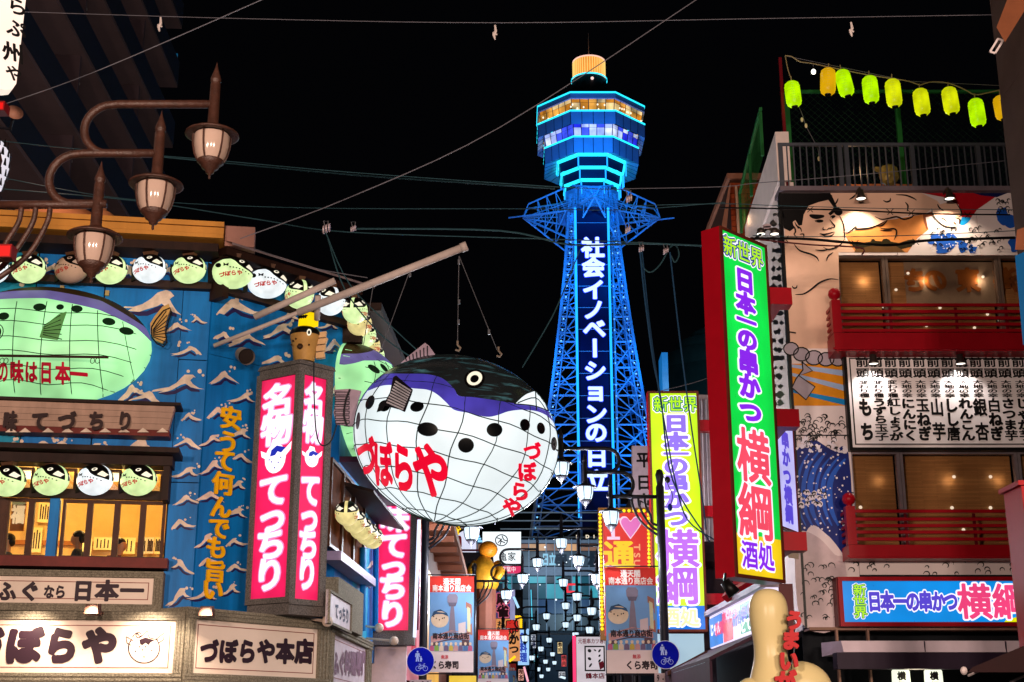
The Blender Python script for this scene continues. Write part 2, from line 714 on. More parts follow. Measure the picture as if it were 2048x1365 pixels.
for cx, cy, w in [(15, 598, 40), (317, 606, 52), (352, 655, 26), (384, 703, 30), (365, 768, 46), (264, 785, 32), (298, 797, 30), (395, 640, 20), (20, 896, 26), (85, 895, 30), (122, 892, 24), (186, 900, 24), (282, 893, 36),
                  (376, 835, 26), (376, 886, 28), (374, 945, 28), (372, 1000, 26), (358, 1050, 32), (362, 1132, 32), (360, 1192, 36), (110, 540, 30), (250, 548, 34), (340, 545, 24), (10, 545, 20)]:
    crest(fA, cx, cy, w * (.8 if 340 < cx else 1), fl=rw.choice((1, 1, -1)))
for cx, cy, w in [(463, 617, 42), (445, 674, 24), (491, 678, 30), (561, 661, 28), (552, 722, 26), (577, 634, 24), (615, 660, 26), (640, 700, 24), (660, 650, 22), (500, 640, 20)]:
    crest(fB, cx, cy, w, d=0.03 if cx < 500 else 0)
for cx, cy, w in [(447, 755, 30), (488, 796, 24), (434, 828, 32), (424, 880, 20), (480, 868, 24), (480, 915, 22), (425, 934, 26), (474, 971, 22), (420, 993, 24), (472, 1026, 22), (414, 1080, 24), (466, 1086, 22), (412, 1125, 22), (468, 1137, 22), (410, 1190, 26), (462, 1180, 22)]:
    crest(fB, cx, cy, w * .95, d=.03)
for cx, cy, w in [(668, 690, 14), (672, 780, 12), (735, 1060, 8), (738, 1090, 8), (744, 1130, 9), (733, 1170, 9), (700, 930, 10)]:
    crest(fC, cx, cy, w, w * 1.6, bub=False)
wave_c.build('wave_print', cream, rest)
wave_s.build('wave_shadow_print', navy, rest)
tag(bpy.data.objects['wave_print'], kind='stuff')
tag(bpy.data.objects['wave_shadow_print'], kind='stuff')

# yellow boards on the roof edge, dark eave and rails
yel = mat('yellow_board', '#c8873a', .5, var=.2, scale=2, streak=True)
for ya, yb, dd in ((457, 467, .62), (468, 481, .6), (482, 490, .63)):
    MB().fbox(fA, 0, uA(452, 470), zA(yb) + .004, zA(ya), .1, dd).build('fascia_board', yel, rest)
MB().fbox(fA, uA(454, 470), uA(512, 470), zA(497), zA(457), .0, .45).build('end_block', mat('pinkish_wood', '#a5766a', .6), rest)
zE = zA(500)
for f, d1, a, b in ((fA, .55, 0, fA.len + .1), (fB, .5, -.1, fB.len)):
    MB().fbox(f, a, b, zE - .12, zE + .02, -.05, d1).build('eave', dkwood, rest)
eb = MB()
q0, q1 = fB.hit(440, 487), fB.hit(692, 560)
eb.poly([fB(-.15, zE + .02, .72), fB(fB.len + .1, zE + .02, .72), fB(fB.len, zE + .26, .1), fB(-.1, zE + .26, .1)])
eb.poly([fB(-.15, zE - .02, .72), fB(fB.len + .1, zE - .02, .72), fB(fB.len + .1, zE + .02, .72), fB(-.15, zE + .02, .72)])
eb.build('eave_flashing', mat('roof_flashing', '#7d6d70', .5, var=.3), rest)
ec = MB()
ec.fbox(fC, -.1, fC.len, zE - .35, zE - .2, -.05, .7)
ec.build('eave', dkwood, rest)
for f, u0, u1 in ((fA, 0, fA.len), (fB, 0, fB.len), (fC, 0, fC.len)):
    zr = zA(566)
    MB().fbox(f, u0, u1, zr - .07, zr + .05, 0, .16).build('lantern_rail', dkwood, rest)
MB().fbox(fB, -.06, .06, zr - .25, zE - .12, 0.03, .4).build('eave_post', dkwood, rest)
MB().fbox(fC, -.05, .1, zr - .35, zE - .12, 0, .35).build('eave_post', dkwood, rest)

# cream plank board over the windows
zb0, zb1 = zA(866), zA(820)
ux0, ux1 = 0.0, uA(352, 845)
pk = mat('pale_plank', '#b18f7e', .6, var=.22, scale=5, streak=True)
for k in range(4):
    a, b = zb0 + (zb1 - zb0) * k / 4, zb0 + (zb1 - zb0) * (k + 1) / 4
    da, db = .34 + .08 * k / 4, .34 + .08 * (k + 1) / 4
    MB().hexa([fA(ux0, a + .004, da), fA(ux1 - .02 * (4 - k), a + .004, da), fA(ux1 - .02 * (4 - k), a + .004, .2), fA(ux0, a + .004, .2), fA(ux0, b, db), fA(ux1 - .02 * (3 - k), b, db), fA(ux1 - .02 * (3 - k), b, .2), fA(ux0, b, .2)]).build('sign_plank', pk, rest)
MB().fbox(fA, 0, ux1 + .1, zb1 + .004, zb1 + .05, .0, .5).build('board_cap', dkwood, rest)
MB().fbox(fA, 0, ux1 - .06, zb0 - .1, zb0 - .004, .02, .36).build('board_trim', redwood, rest)
cr_ = MB()
for x in (22, 50, 96, 135, 172, 210, 248, 286, 325):
    cr_.flatpx(fA, [(x - 12, 865), (x, 856), (x + 12, 865)], .40)
tag(cr_.build('peak_print', cream, rest), kind='stuff')
ink = mat('sign_ink', '#2c1414', .5, var=.1)
for s, x0, x1 in (('味', 6, 34), ('て', 62, 97), ('づ', 115, 152), ('ち', 176, 210), ('り', 234, 266)):
    sign_text(fA, s, (x0, 822, x1, 862), .425, .055, ink, rest)

# small roof over the window lanterns
MB().fbox(fA, 0, uA(366, 912), zA(919), zA(909), 0, .75).build('window_roof', dkwood, rest)
MB().fbox(fA, 0, uA(350, 930), zA(938), zA(920), 0, .45).build('window_lintel', dkwood, rest)
MB().fbox(fA, 0, uw1, zA(1000), zA(984), 0, .12).build('lantern_rail', dkwood, rest)
MB().fbox(fA, uw1 - .05, uw1 + .05, zA(1005), zA(938), 0, .4).build('window_bracket', dkwood, rest)
MB().fbox(fA, 0, uA(338, 1130), zA(1139), zA(1119), -.03, .3).build('window_sill', redwood, rest)

# dining room behind the windows
roomm = mat('room_wall', '#d9b878', .8, var=.12)
rm = MB()
f = fA
zf, zc = zA_win0 - .55, zA_win1 + .1
rm.poly([f(0, zf, -3.6), f(uw1 + .3, zf, -3.6), f(uw1 + .3, zc, -3.6), f(0, zc, -3.6)])
rm.poly([f(uw1 + .3, zf, -3.6), f(uw1 + .3, zf, -.5), f(uw1 + .3, zc, -.5), f(uw1 + .3, zc, -3.6)])
rm.poly([f(0, zf, -.5), f(0, zf, -3.6), f(0, zc, -3.6), f(0, zc, -.5)])
rm.poly([f(0, zc, -.5), f(0, zc, -3.6), f(uw1 + .3, zc, -3.6), f(uw1 + .3, zc, -.5)])
rm.poly([f(0, zf, -.5), f(uw1 + .3, zf, -.5), f(uw1 + .3, zf, -3.6), f(0, zf, -3.6)])
rm.build('room_lining', roomm, rest)
for k in range(2):
    u = uw1 * (.3 + .42 * k)
    MB().fbox(f, u - .45, u + .45, zc - .06, zc - .02, -2.1, -1.5).build('ceiling_light', glow('room_light', '#ffe9c0', 2.0, 0), rest)
    lamp('room_bulb', 'POINT', f(u, zc - .3, -1.7), 120, (1, .68, .22), .15)
MB().fbox(f, 0, uw1 + .28, zA(1035), zA(1025), -3.58, -3.5).build('wall_rail', mat('honey_wood', '#9a5f25', .5), rest)
for x, y0, y1, w in ((166, 1078, 1112, 34), (205, 1075, 1100, 36), (250, 1075, 1108, 40), (285, 1075, 1108, 14), (300, 1075, 1108, 14), (316, 1075, 1108, 14), (88, 1005, 1045, 24), (70, 1055, 1105, 26)):
    u0, u1, z0, z1 = f.rect(x - w / 2, y0, x + w / 2, y1, -3.4)
    o_ = MB().fbox(f, u0, u1, z0, z1, -3.45, -3.42).build('menu_sheet', mat('paper%d' % (x % 3), ('#e9dfcb', '#efe0a0', '#e2c8b8')[x % 3], .8), rest)
    t_ = MB()
    for k in range(4):
        uu = u0 + (u1 - u0) * (.2 + .2 * k)
        t_.fbox(f, uu - .01, uu + .012, z0 + (z1 - z0) * .15, z1 - (z1 - z0) * (.1 + .1 * (k % 2)), -3.42, -3.415)
    t_.build('print', ink, o_)
u0, u1, z0, z1 = f.rect(22, 1000, 50, 1062, -1.2)
pl_ = MB().fbox(f, u0, u1, z0, z1, -1.25, -1.2).build('hanging_plaque', mat('honey_wood', '#9a5f25', .5), rest)
sign_text(f, '福', (22, 1010, 50, 1048), -1.19, .05, glow('plaque_glow', '#ffd9a0', .9, 0), pl_)

# window frames and panes (lower sliding windows, upper lights)
wf = mat('window_wood', '#43200f', .5, var=.3, scale=7)
bars = [-60, -5, 8, 58, 100, 121, 176, 231, 283, 328]
for i in range(len(bars) - 1):
    a, b = uA(bars[i], 1060), uA(bars[i + 1], 1060)
    if bars[i] in (-5, 100):
        continue
    w_ = MB().frame(fA, a, b, zA(1118), zA(1000), .045, -.12, -.02).build('window', wf, rest)
    MB().fbox(fA, a + .045, b - .045, zA(1118) + .045, zA(1000) - .045, -.085, -.075).build('pane', glass(), w_)
MB().fbox(fA, uA(96, 1060), uA(116, 1060), zA(1124), zA(1000), -.1, .05).build('window_post', blue, rest)
MB().fbox(fA, uA(-5, 1060), uA(8, 1060), zA(1118), zA(1000), -.1, -.01).build('window_post', wf, rest)
for a, b in ((-60, -8), (-4, 66), (70, 152), (156, 242), (246, 326)):
    w_ = MB().frame(fA, uA(a, 960), uA(b, 960), zA(984), zA(938), .04, -.12, -.02).build('window', wf, rest)
    MB().fbox(fA, uA(a, 960) + .04, uA(b, 960) - .04, zA(984) + .04, zA(938) - .04, -.085, -.075).build('pane', glass(), w_)


# ------------------------------------------------------------------ people at the tables
def person(label, loc, yaw, hair='#120d0b', shirt='#14151c', skin='#c08a66', s=1.0, arm=.35):
    t = thing('person', label, 'person', loc, 'diners at the upstairs windows')
    bj = [((0, 0, 0), .15), ((0, 0, .22), .135), ((.01, 0, .42), .15), ((.015, 0, .50), .06), ((.03, 0, .57), .055), ((.045, 0, .63), .085), ((.05, 0, .72), .092), ((.035, 0, .79), .06),
          ((.0, .19, .45), .062), ((.08, .25, .2), .05), ((arm, .16, .12), .036), ((arm + .09, .15, .13), .03),
          ((.0, -.19, .45), .062), ((.08, -.25, .2), .05), ((arm, -.16, .12), .036), ((arm + .09, -.15, .13), .03), ((.14, 0, .655), .018)]
    ed = [(0, 1), (1, 2), (2, 3), (3, 4), (4, 5), (5, 6), (6, 7), (2, 8), (8, 9), (9, 10), (10, 11), (2, 12), (12, 13), (13, 14), (14, 15), (5, 16)]
    me = bpy.data.meshes.new('body')
    me.from_pydata([tuple(c * s for c in v) for v, _ in bj], ed, [])
    o = bpy.data.objects.new('body', me)
    COL.objects.link(o)
    o.modifiers.new('skin', 'SKIN')
    for v, (_, r) in zip(me.skin_vertices[0].data, bj):
        v.radius = (r * s, r * s)
    me.skin_vertices[0].data[0].use_root = True
    sb = o.modifiers.new('sub', 'SUBSURF')
    sb.levels = sb.render_levels = 2
    bpy.context.view_layer.update()
    m2 = bpy.data.meshes.new_from_object(o.evaluated_get(bpy.context.evaluated_depsgraph_get()))
    o.modifiers.clear()
    o.data = m2
    m2.materials.clear()
    m2.materials.append(mat('shirt_' + shirt[1:], shirt, .8))
    m2.materials.append(mat('skin_' + skin[1:], skin, .5))
    for p in m2.polygons:
        p.use_smooth = True
        c = p.center
        p.material_index = 1 if c.z > .515 * s or (c.x > (arm - .02) * s) else 0
    o.parent = t
    ORG[o.name] = Vector(loc)
    h = MB()
    L_ = Vector(loc)
    h.ell(L_ + Vector((.02, 0, .735)) * s, .105 * s, .1 * s, .09 * s, 14, 8, z0=-.35)
    h.ell(L_ + Vector((-.03, 0, .68)) * s, .06 * s, .085 * s, .075 * s, 12, 6)
    h.build('hair', mat('hair_black', hair, .5), t, True)
    for sg in (1, -1):
        MB().ell(L_ + Vector((.125, sg * .035, .69)) * s, .012, .014, .008, 6, 4).build('eye', mat('hair_black', hair), t)
        MB().ell(L_ + Vector((.04, sg * .095, .665)) * s, .022, .012, .032, 6, 4).build('ear', mat('skin_' + skin[1:], skin), t)
    MB().box(L_.x + .118 * s, L_.x + .132 * s, L_.y - .025 * s, L_.y + .025 * s, L_.z + .617 * s, L_.z + .624 * s).build('mouth', mat('lips', '#7a3a34'), t)
    t.rotation_euler = (0, 0, yaw)
    return t


def seat_at(px, py, d, dz=.7):
    q = fA.px(px, py, d)
    return (q.x, q.y, q.z - dz)


person('diner with dark hair in a black jacket seen in profile at the window', seat_at(160, 1076, -1.0), R(185), s=1.0)
person('child with bowl-cut hair at the third window pane by the menus', seat_at(238, 1086, -1.2), R(-20), shirt='#7a3b34', s=.95)
person('diner in dark clothes bent over the table at the window left of the blue post', seat_at(20, 1082, -1.1), R(190), shirt='#1b2236', s=1.0)
for x in (40, 200):
    q = fA.px(x, 1130, -1.4)
    t = thing('dining_table', 'low wooden table inside the %s dining room window' % ('left' if x < 100 else 'right'), 'table', (q.x, q.y, zf))
    MB().box(q.x - .5, q.x + .5, q.y - .3, q.y + .3, zf + .66, zf + .7).build('tabletop', mat('honey_wood', '#9a5f25', .5), t)
    for sx in (-.42, .42):
        for sy in (-.22, .22):
            MB().box(q.x + sx - .03, q.x + sx + .03, q.y + sy - .03, q.y + sy + .03, zf, zf + .66).build('leg', mat('honey_wood', '#9a5f25', .5), t)


# ------------------------------------------------------------------ framed sign boards of the restaurant
def board(name, label, f, box, inset, d0, d1, face, text, layout, ink_, off=.05, fw=None):
    """bark framed board: box in pixels (outer), inset in pixels to the panel"""
    u0, u1, z0, z1 = f.rect(*box, d1)
    iu0, iu1, iz0, iz1 = f.rect(inset[0], inset[1], inset[2], inset[3], d1)
    t = thing(name, label, 'sign', f((u0 + u1) / 2, z0, d1))
    fr = MB()
    for a, b, c, d, dd in ((u0, u1, iz1, z1, 0), (u0, u1, z0, iz0, 0), (u0, iu0, iz0, iz1, -.01), (iu1, u1, iz0, iz1, -.01)):
        if b - a > .01 and d - c > .01:
            fr.fbox(f, a, b, c, d, d0, d1 + dd)
            for k in range(3):          # moulded ribs
                if b - a > d - c:
                    zz = c + (d - c) * (k + .5) / 3
                    fr.fbox(f, a, b, zz - .018, zz + .018, d1 + dd, d1 + dd + .02)
                else:
                    uu = a + (b - a) * (k + .5) / 3
                    fr.fbox(f, uu - .018, uu + .018, c, d, d1 + dd, d1 + dd + .02)
    fr.build('frame', bark, t)
    MB().fbox(f, iu0, iu1, iz0, iz1, d0, d1 - .05).build('panel', face, t)
    ln = MB().frame(f, iu0 + .07, iu1 - .07, iz0 + .07, iz1 - .07, .012, d1 - .05, d1 - .046)
    ln.build('border_line', mat('border_red', '#8a4a40', .6), t)
    for s, b in layout:
        sign_text(f, s, b, d1 - .04, off, ink_, t)
    return t


face = mat('board_face', '#e6cfc0', .45, var=.08, scale=.8)
kink = mat('sign_ink_purple', '#2b1422', .5, var=.1)
board('sign_board', 'cream board with brush lettering under the window sill, upper of the two long signs', fA, (-80, 1141, 325, 1222), (-60, 1153, 306, 1207), -.05, .3, face, None,
      [('ふ', (-8, 1162, 33, 1203)), ('ぐ', (38, 1162, 80, 1203)), ('な', (87, 1170, 109, 1198)), ('ら', (109, 1170, 132, 1198)), ('日', (145, 1160, 187, 1203)), ('本', (190, 1160, 238, 1203)), ('一', (240, 1160, 288, 1203))], kink, .05)
pF0, pF1 = plan(-90, 1290, 19.7), plan(366, 1290, 20.0)
fF = Fac(pF0, pF1)
sg1 = board('sign_board', 'large cream shop sign with puffer fish drawing in a bark frame at lower left', fF, (-80, 1223, 366, 1372), (-60, 1240, 348, 1346), -.6, .0, face, None,
            [('づ', (-62, 1256, 6, 1326)), ('ぼ', (12, 1254, 84, 1328)), ('ら', (90, 1254, 156, 1328)), ('や', (164, 1254, 234, 1328))], kink, .075)


def puffer_drawing(f, cx, cy, r, d, m_line, m_fill, parent):
    k = MB()
    k.stroke(f, [(cx + r * math.cos(a), cy + .95 * r * math.sin(a)) for a in [R(x) for x in range(-40, 230, 15)]], r * .07, d)
    k.stroke(f, [(cx - .75 * r, cy - .7 * r), (cx - .5 * r, cy - 1.0 * r), (cx - .2 * r, cy - .75 * r), (cx + .2 * r, cy - 1.1 * r), (cx + .35 * r, cy - .7 * r), (cx + .9 * r, cy - .55 * r)], r * .06, d + .001)
    k.stroke(f, [(cx + .8 * r, cy - .6 * r), (cx + 1.3 * r, cy - 1.0 * r), (cx + 1.25 * r, cy - .55 * r), (cx + .95 * r, cy - .35 * r)], r * .06, d + .002, smooth=False)
    k.stroke(f, [(cx - .7 * r, cy - .5 * r), (cx - 1.15 * r, cy - .75 * r), (cx - 1.1 * r, cy - .35 * r), (cx - .85 * r, cy - .2 * r)], r * .06, d + .002, smooth=False)
    k.stroke(f, [(cx - .35 * r + .17 * r * math.cos(a), cy - .85 * r + .17 * r * math.sin(a)) for a in [R(x) for x in range(0, 361, 40)]], r * .06, d + .003)
    for x, y in ((-.1, .1), (-.3, -.1), (.0, .55), (.5, .15), (-.55, .2), (.1, -.1), (-.2, -.3)):
        k.flatpx(f, [(cx + r * (x + .05 * math.cos(q)), cy + r * (y + .06 * math.sin(q))) for q in range(6)], d + .004)
    k.build('puffer_outline', m_line, parent)
    k = MB()
    k.flatpx(f, [(cx - .25 * r, cy - .25 * r), (cx - .3 * r, cy - .55 * r), (cx + .1 * r, cy - .7 * r), (cx + .35 * r, cy - .62 * r), (cx + .7 * r, cy - .5 * r), (cx + .45 * r, cy - .4 * r), (cx + .3 * r, cy - .2 * r), (cx + .1 * r, cy - .35 * r), (cx - .1 * r, cy - .2 * r)], d)
    k.build('puffer_back', m_fill, parent)


puffer_drawing(fF, 288, 1297, 31, -.045, kink, kink, sg1)
MB().fbox(fF, 0, fF.len, 2.0, fF.hit(200, 1372)[1], -.6, -.02).build('fascia', bark, rest)
fringe = MB()
for k in range(60):
    fringe.fbox(fF, k * .085, k * .085 + .05, fF.hit(200, 1372)[1] - .14, fF.hit(200, 1372)[1] - .02, .0, .01)
pG0, pG1 = plan(370, 1290, 20.0), plan(660, 1290, 22.4)
fG = Fac(pG0, pG1)
board('sign_board', 'cream main-branch sign with dark brush lettering on the chamfered corner', fG, (370, 1226, 658, 1372), (390, 1248, 638, 1352), -.7, .0, face, None,
      [(c, (400 + 38 * k, 1278, 437 + 38 * k, 1328)) for k, c in enumerate('づぼらや本店')], kink, .06)
fH = Fac(pG1, plan(742, 1300, 27.6))
board('sign_board', 'pale sign with faded purple lettering facing the shopping street', fH, (660, 1262, 744, 1400), (668, 1282, 735, 1372), -.4, .0, mat('board_lilac', '#cfbcc4', .5), None,
      [(c, (667 + 11.3 * k, 1302, 678.5 + 11.3 * k, 1352)) for k, c in enumerate('ふぐ料理専門')], mat('faded_ink', '#7a5a6a', .6), .06)
MB().fbox(fC, fC.hit(648, 1150)[0], fC.hit(701, 1180)[0], fC.hit(675, 1262)[1], fC.hit(675, 1172)[1], 0, .25).build('side_box', bark, rest)
sb_ = thing('side_sign', 'small white sign with navy lettering below the side window', 'sign', fC.px(675, 1250, .25))
u0, u1, z0, z1 = fC.rect(652, 1192, 698, 1258, .26)
MB().fbox(fC, u0, u1, z0, z1, .252, .29).build('panel', mat('board_lilac', '#cfbcc4', .5), sb_)
MB().frame(fC, u0, u1, z0, z1, .04, .26, .32).build('frame', bark, sb_)
for k, c in enumerate('てっちり'):
    u = u0 + (u1 - u0) * (.35 + .16 * k)
    letters(MB(), [(c, u, (z0 + z1) / 2, (u1 - u0) * .15, (z1 - z0) * .5)], on(fC, .296), .05).build('lettering', mat('navy_ink', '#1a1840'), sb_)

# yellow raised letters on the mural
yl = mat('letter_yellow', '#f0b004', .5, var=.1)
ltop = [(463, 836), (457, 884), (451, 921), (447, 967), (443, 1014), (439, 1056), (434, 1095), (431, 1142), (427, 1179)]
for (x, y), c in zip(ltop, '安うて何んでも旨い'):
    sign_text(fB, c, (x - 22, y - 24, x + 22, y + 24), .07, .03, yl, rest, ex=.05, name='raised_letter')


# ------------------------------------------------------------------ small puffer fish lanterns
def fish_surface(rx, ry, rz, side, lift):
    def m(x, z):
        r = math.hypot(x, z)
        if r > .992:
            x, z = x / r * .992, z / r * .992
        y = math.sqrt(max(0, 1 - x * x - z * z))
        return Vector((x * (rx + lift), side * y * (ry + lift), z * (rz + lift)))
    return m


def decal(mb, polys, surf, n=34, lim=1.05):
    """closed outlines in a unit picture plane laid onto a curved skin"""
    A, B = [], []
    for p in polys:
        A += p
        B += p[1:] + p[:1]
    A, B = np.array(A, float), np.array(B, float)
    lo, hi = np.minimum(A.min(0), B.min(0)), np.maximum(A.max(0), B.max(0))
    lo, hi = np.maximum(lo - .02, -lim), np.minimum(hi + .02, lim)
    X, Y = np.linspace(lo[0], hi[0], n), np.linspace(lo[1], hi[1], n)
    for p in march(field(A, B, X, Y), X, Y, False)[0]:
        mb.poly([surf(*q) for q in p])


def circ(x, y, rx, ry=None, n=14, a=0):
    ry = ry or rx
    return [(x + rx * math.cos(2 * math.pi * k / n) * math.cos(a) - ry * math.sin(2 * math.pi * k / n) * math.sin(a),
             y + rx * math.cos(2 * math.pi * k / n) * math.sin(a) + ry * math.sin(2 * math.pi * k / n) * math.cos(a)) for k in range(n)]


g_green = glow('lantern_green', '#e2ffb4', .95, .3, 5)
g_white = glow('lantern_white', '#f2fbff', 1.0, .25, 5)
g_yel = glow('lantern_amber', '#f3e096', .85, .35, 5)
unlit = mat('lantern_unlit', '#c7a893', .5, var=.15)
fblack = mat('fish_black', '#0c0a0a', .3, var=.1)
fred = glow('fish_red', '#d82418', .55, 0, light=False)
fredd = mat('fish_red_unlit', '#b8382c', .5)
fwhite = glow('fish_white', '#fff6dc', .95, 0, light=False)


def fish_lantern():
    t = thing('puffer_lantern', 'x', 'lantern', (0, 0, 0), 'small puffer fish lanterns under the eaves')
    rx, ry, rz = .31, .245, .25
    MB().ell((0, 0, 0), rx, ry, rz, 28, 16).build('body', g_green, t, True)
    cap = [(1.1, -.2), (.86, -.06), (.55, .06), (.3, .24), (.08, .5), (-.12, .64), (-.5, .6), (-.8, .42), (-1.1, .1), (-1.1, 1.1), (1.1, 1.1)]
    k, e, p, d, tx, mo, fi = MB(), MB(), MB(), MB(), MB(), MB(), MB()
    for sd in (1, -1):
        s1 = fish_surface(rx, ry, rz, sd, .004)
        s2 = fish_surface(rx, ry, rz, sd, .008)
        s3 = fish_surface(rx, ry, rz, sd, .011)
        decal(k, [cap], s1, 44)
        decal(e, [circ(.42, .5, .13, .11)], s2, 14)
        decal(p, [circ(.42, .5, .065, .05)], s3, 10)
        decal(mo, [[(.76, .42), (.97, .2), (.9, .02), (.62, .16)]], s2, 14)
        for q in range(7):
            decal(d, [circ(-.12 + .15 * q, .04 - .022 * q * q * .3, .045 - .002 * q)], s1, 9)
        decal(d, [circ(-.7, .2, .13, .18, a=.5)], s1, 12)
        decal(fi, [[(-.46, .36), (-.34, .22), (-.2, .33), (-.22, .1), (-.36, .16), (-.44, .08)]], s1, 14)
        letters(tx, [(c, -.5 + .28 * i, -.4 + .05 * i, .28, .3) for i, c in enumerate('づぼらや')], lambda x, y, l, s1=s1, sd=sd: s1(x if sd < 0 else -x, y), .05, 0, None, False)
    k.build('black_back', fblack, t)
    e.build('eye', fwhite, t)
    p.build('pupil', fblack, t)
    tag(mo.build('mouth', fwhite, t), kind='stuff')
    tag(d.build('spots', fblack, t), kind='stuff')
    tag(fi.build('side_fin', fblack, t), kind='stuff')
    tx.build('lettering', fred, t)
    MB().hexa([(-.1, -.05, .23), (.1, -.05, .23), (.1, .05, .23), (-.1, .05, .23), (-.13, -.06, .31), (.12, -.06, .3), (.12, .06, .3), (-.13, .06, .31)]).build('mount', mat('mount_brown', '#5a3d2c', .6), t)
    tl = MB()
    for a, b in ((-.16, .02), (-.05, .1)):
        tl.hexa([(-.29, -.015, a), (-.36, -.015, a - .03), (-.36, .015, a - .03), (-.29, .015, a), (-.29, -.015, b), (-.38, -.015, b + .04), (-.38, .015, b + .04), (-.29, .015, b)])
    tl.build('tail', fblack, t)
    return t


fish0 = fish_lantern()
FKIDS = {}
for x_ in bpy.data.objects:
    if x_.parent:
        FKIDS.setdefault(x_.parent.name, []).append(x_)
_ff = [True]


def place_fish(loc, yaw, s, label, body=None, textm=None, pitch=0):
    if _ff[0]:
        o = fish0
        _ff[0] = False
    else:
        o = copy_tree(fish0, None, FKIDS)
    o.location = loc
    o.rotation_euler = (0, pitch, yaw)
    o.scale = (s, s, s)
    o['label'] = label
    if body:
        for c in kids(o):
            nm = c.name.split('.')[0]
            if nm == 'body':
                c.material_slots[0].link = 'OBJECT'
                c.material_slots[0].material = body
            if nm in ('lettering', 'eye', 'mouth') and body is unlit:
                c.material_slots[0].link = 'OBJECT'
                c.material_slots[0].material = fredd if nm == 'lettering' else mat('dull_white', '#b8a294')
    return o


ORD = ['leftmost', 'second', 'third', 'fourth', 'fifth', 'sixth', 'seventh', 'eighth', 'ninth', 'tenth', 'eleventh']
ya = fA.yaw()
for i, (x, y, b) in enumerate([(-16, 540, g_white), (57, 538, g_green), (143, 539, unlit), (221, 540, g_green), (299, 538, g_white), (378, 539, g_green)]):
    place_fish(fA.px(x, y, .36), ya - R(32) + R(rw.uniform(-5, 5)), .95,
               ('unlit pinkish puffer lantern behind the lowest big street lantern' if b is unlit else '%s puffer lantern, %s in the row under the front eave' % ('white glowing' if b is g_white else 'green-white glowing', ORD[i])), b)
yb_ = fB.yaw()
for i, (x, y, b, yy) in enumerate([(465, 546, g_green, 22), (534, 566, g_white, 20), (599, 589, g_green, -22), (662, 603, g_white, -28)]):
    place_fish(fB.px(x, y, .42), R(12) if i < 2 else R(-62), 1.08 if i < 2 else 1.0, '%s puffer lantern, %s along the chamfered corner eave' % ('white glowing' if b is g_white else 'green-white glowing', ORD[i] if i else 'first'), b)
for i, (x, y) in enumerate([(710, 622), (719, 648), (728, 671), (737, 692), (746, 712), (755, 732)]):
    place_fish(fC.px(x, y, .3), R(-95), .92, 'green-white puffer lantern, %s from the corner along the street-side eave' % ORD[i].replace('leftmost', 'first'), g_yel if i % 2 else g_green)
for i, (x, y) in enumerate([(15, 962), (102, 960), (190, 960), (277, 961)]):
    place_fish(fA.px(x, y, .33), ya - R(32), .98, 'green-white puffer lantern, %s above the lit dining windows' % ORD[i], g_green if i != 2 else g_white)
for i, (x, y) in enumerate([(694, 1027), (709, 1043), (722, 1057), (734, 1068), (745, 1076)]):
    place_fish(fC.px(x, y, .32), R(-88), .84, 'amber puffer lantern, %s under the little side-window roof' % ORD[i].replace('leftmost', 'first'), g_yel)


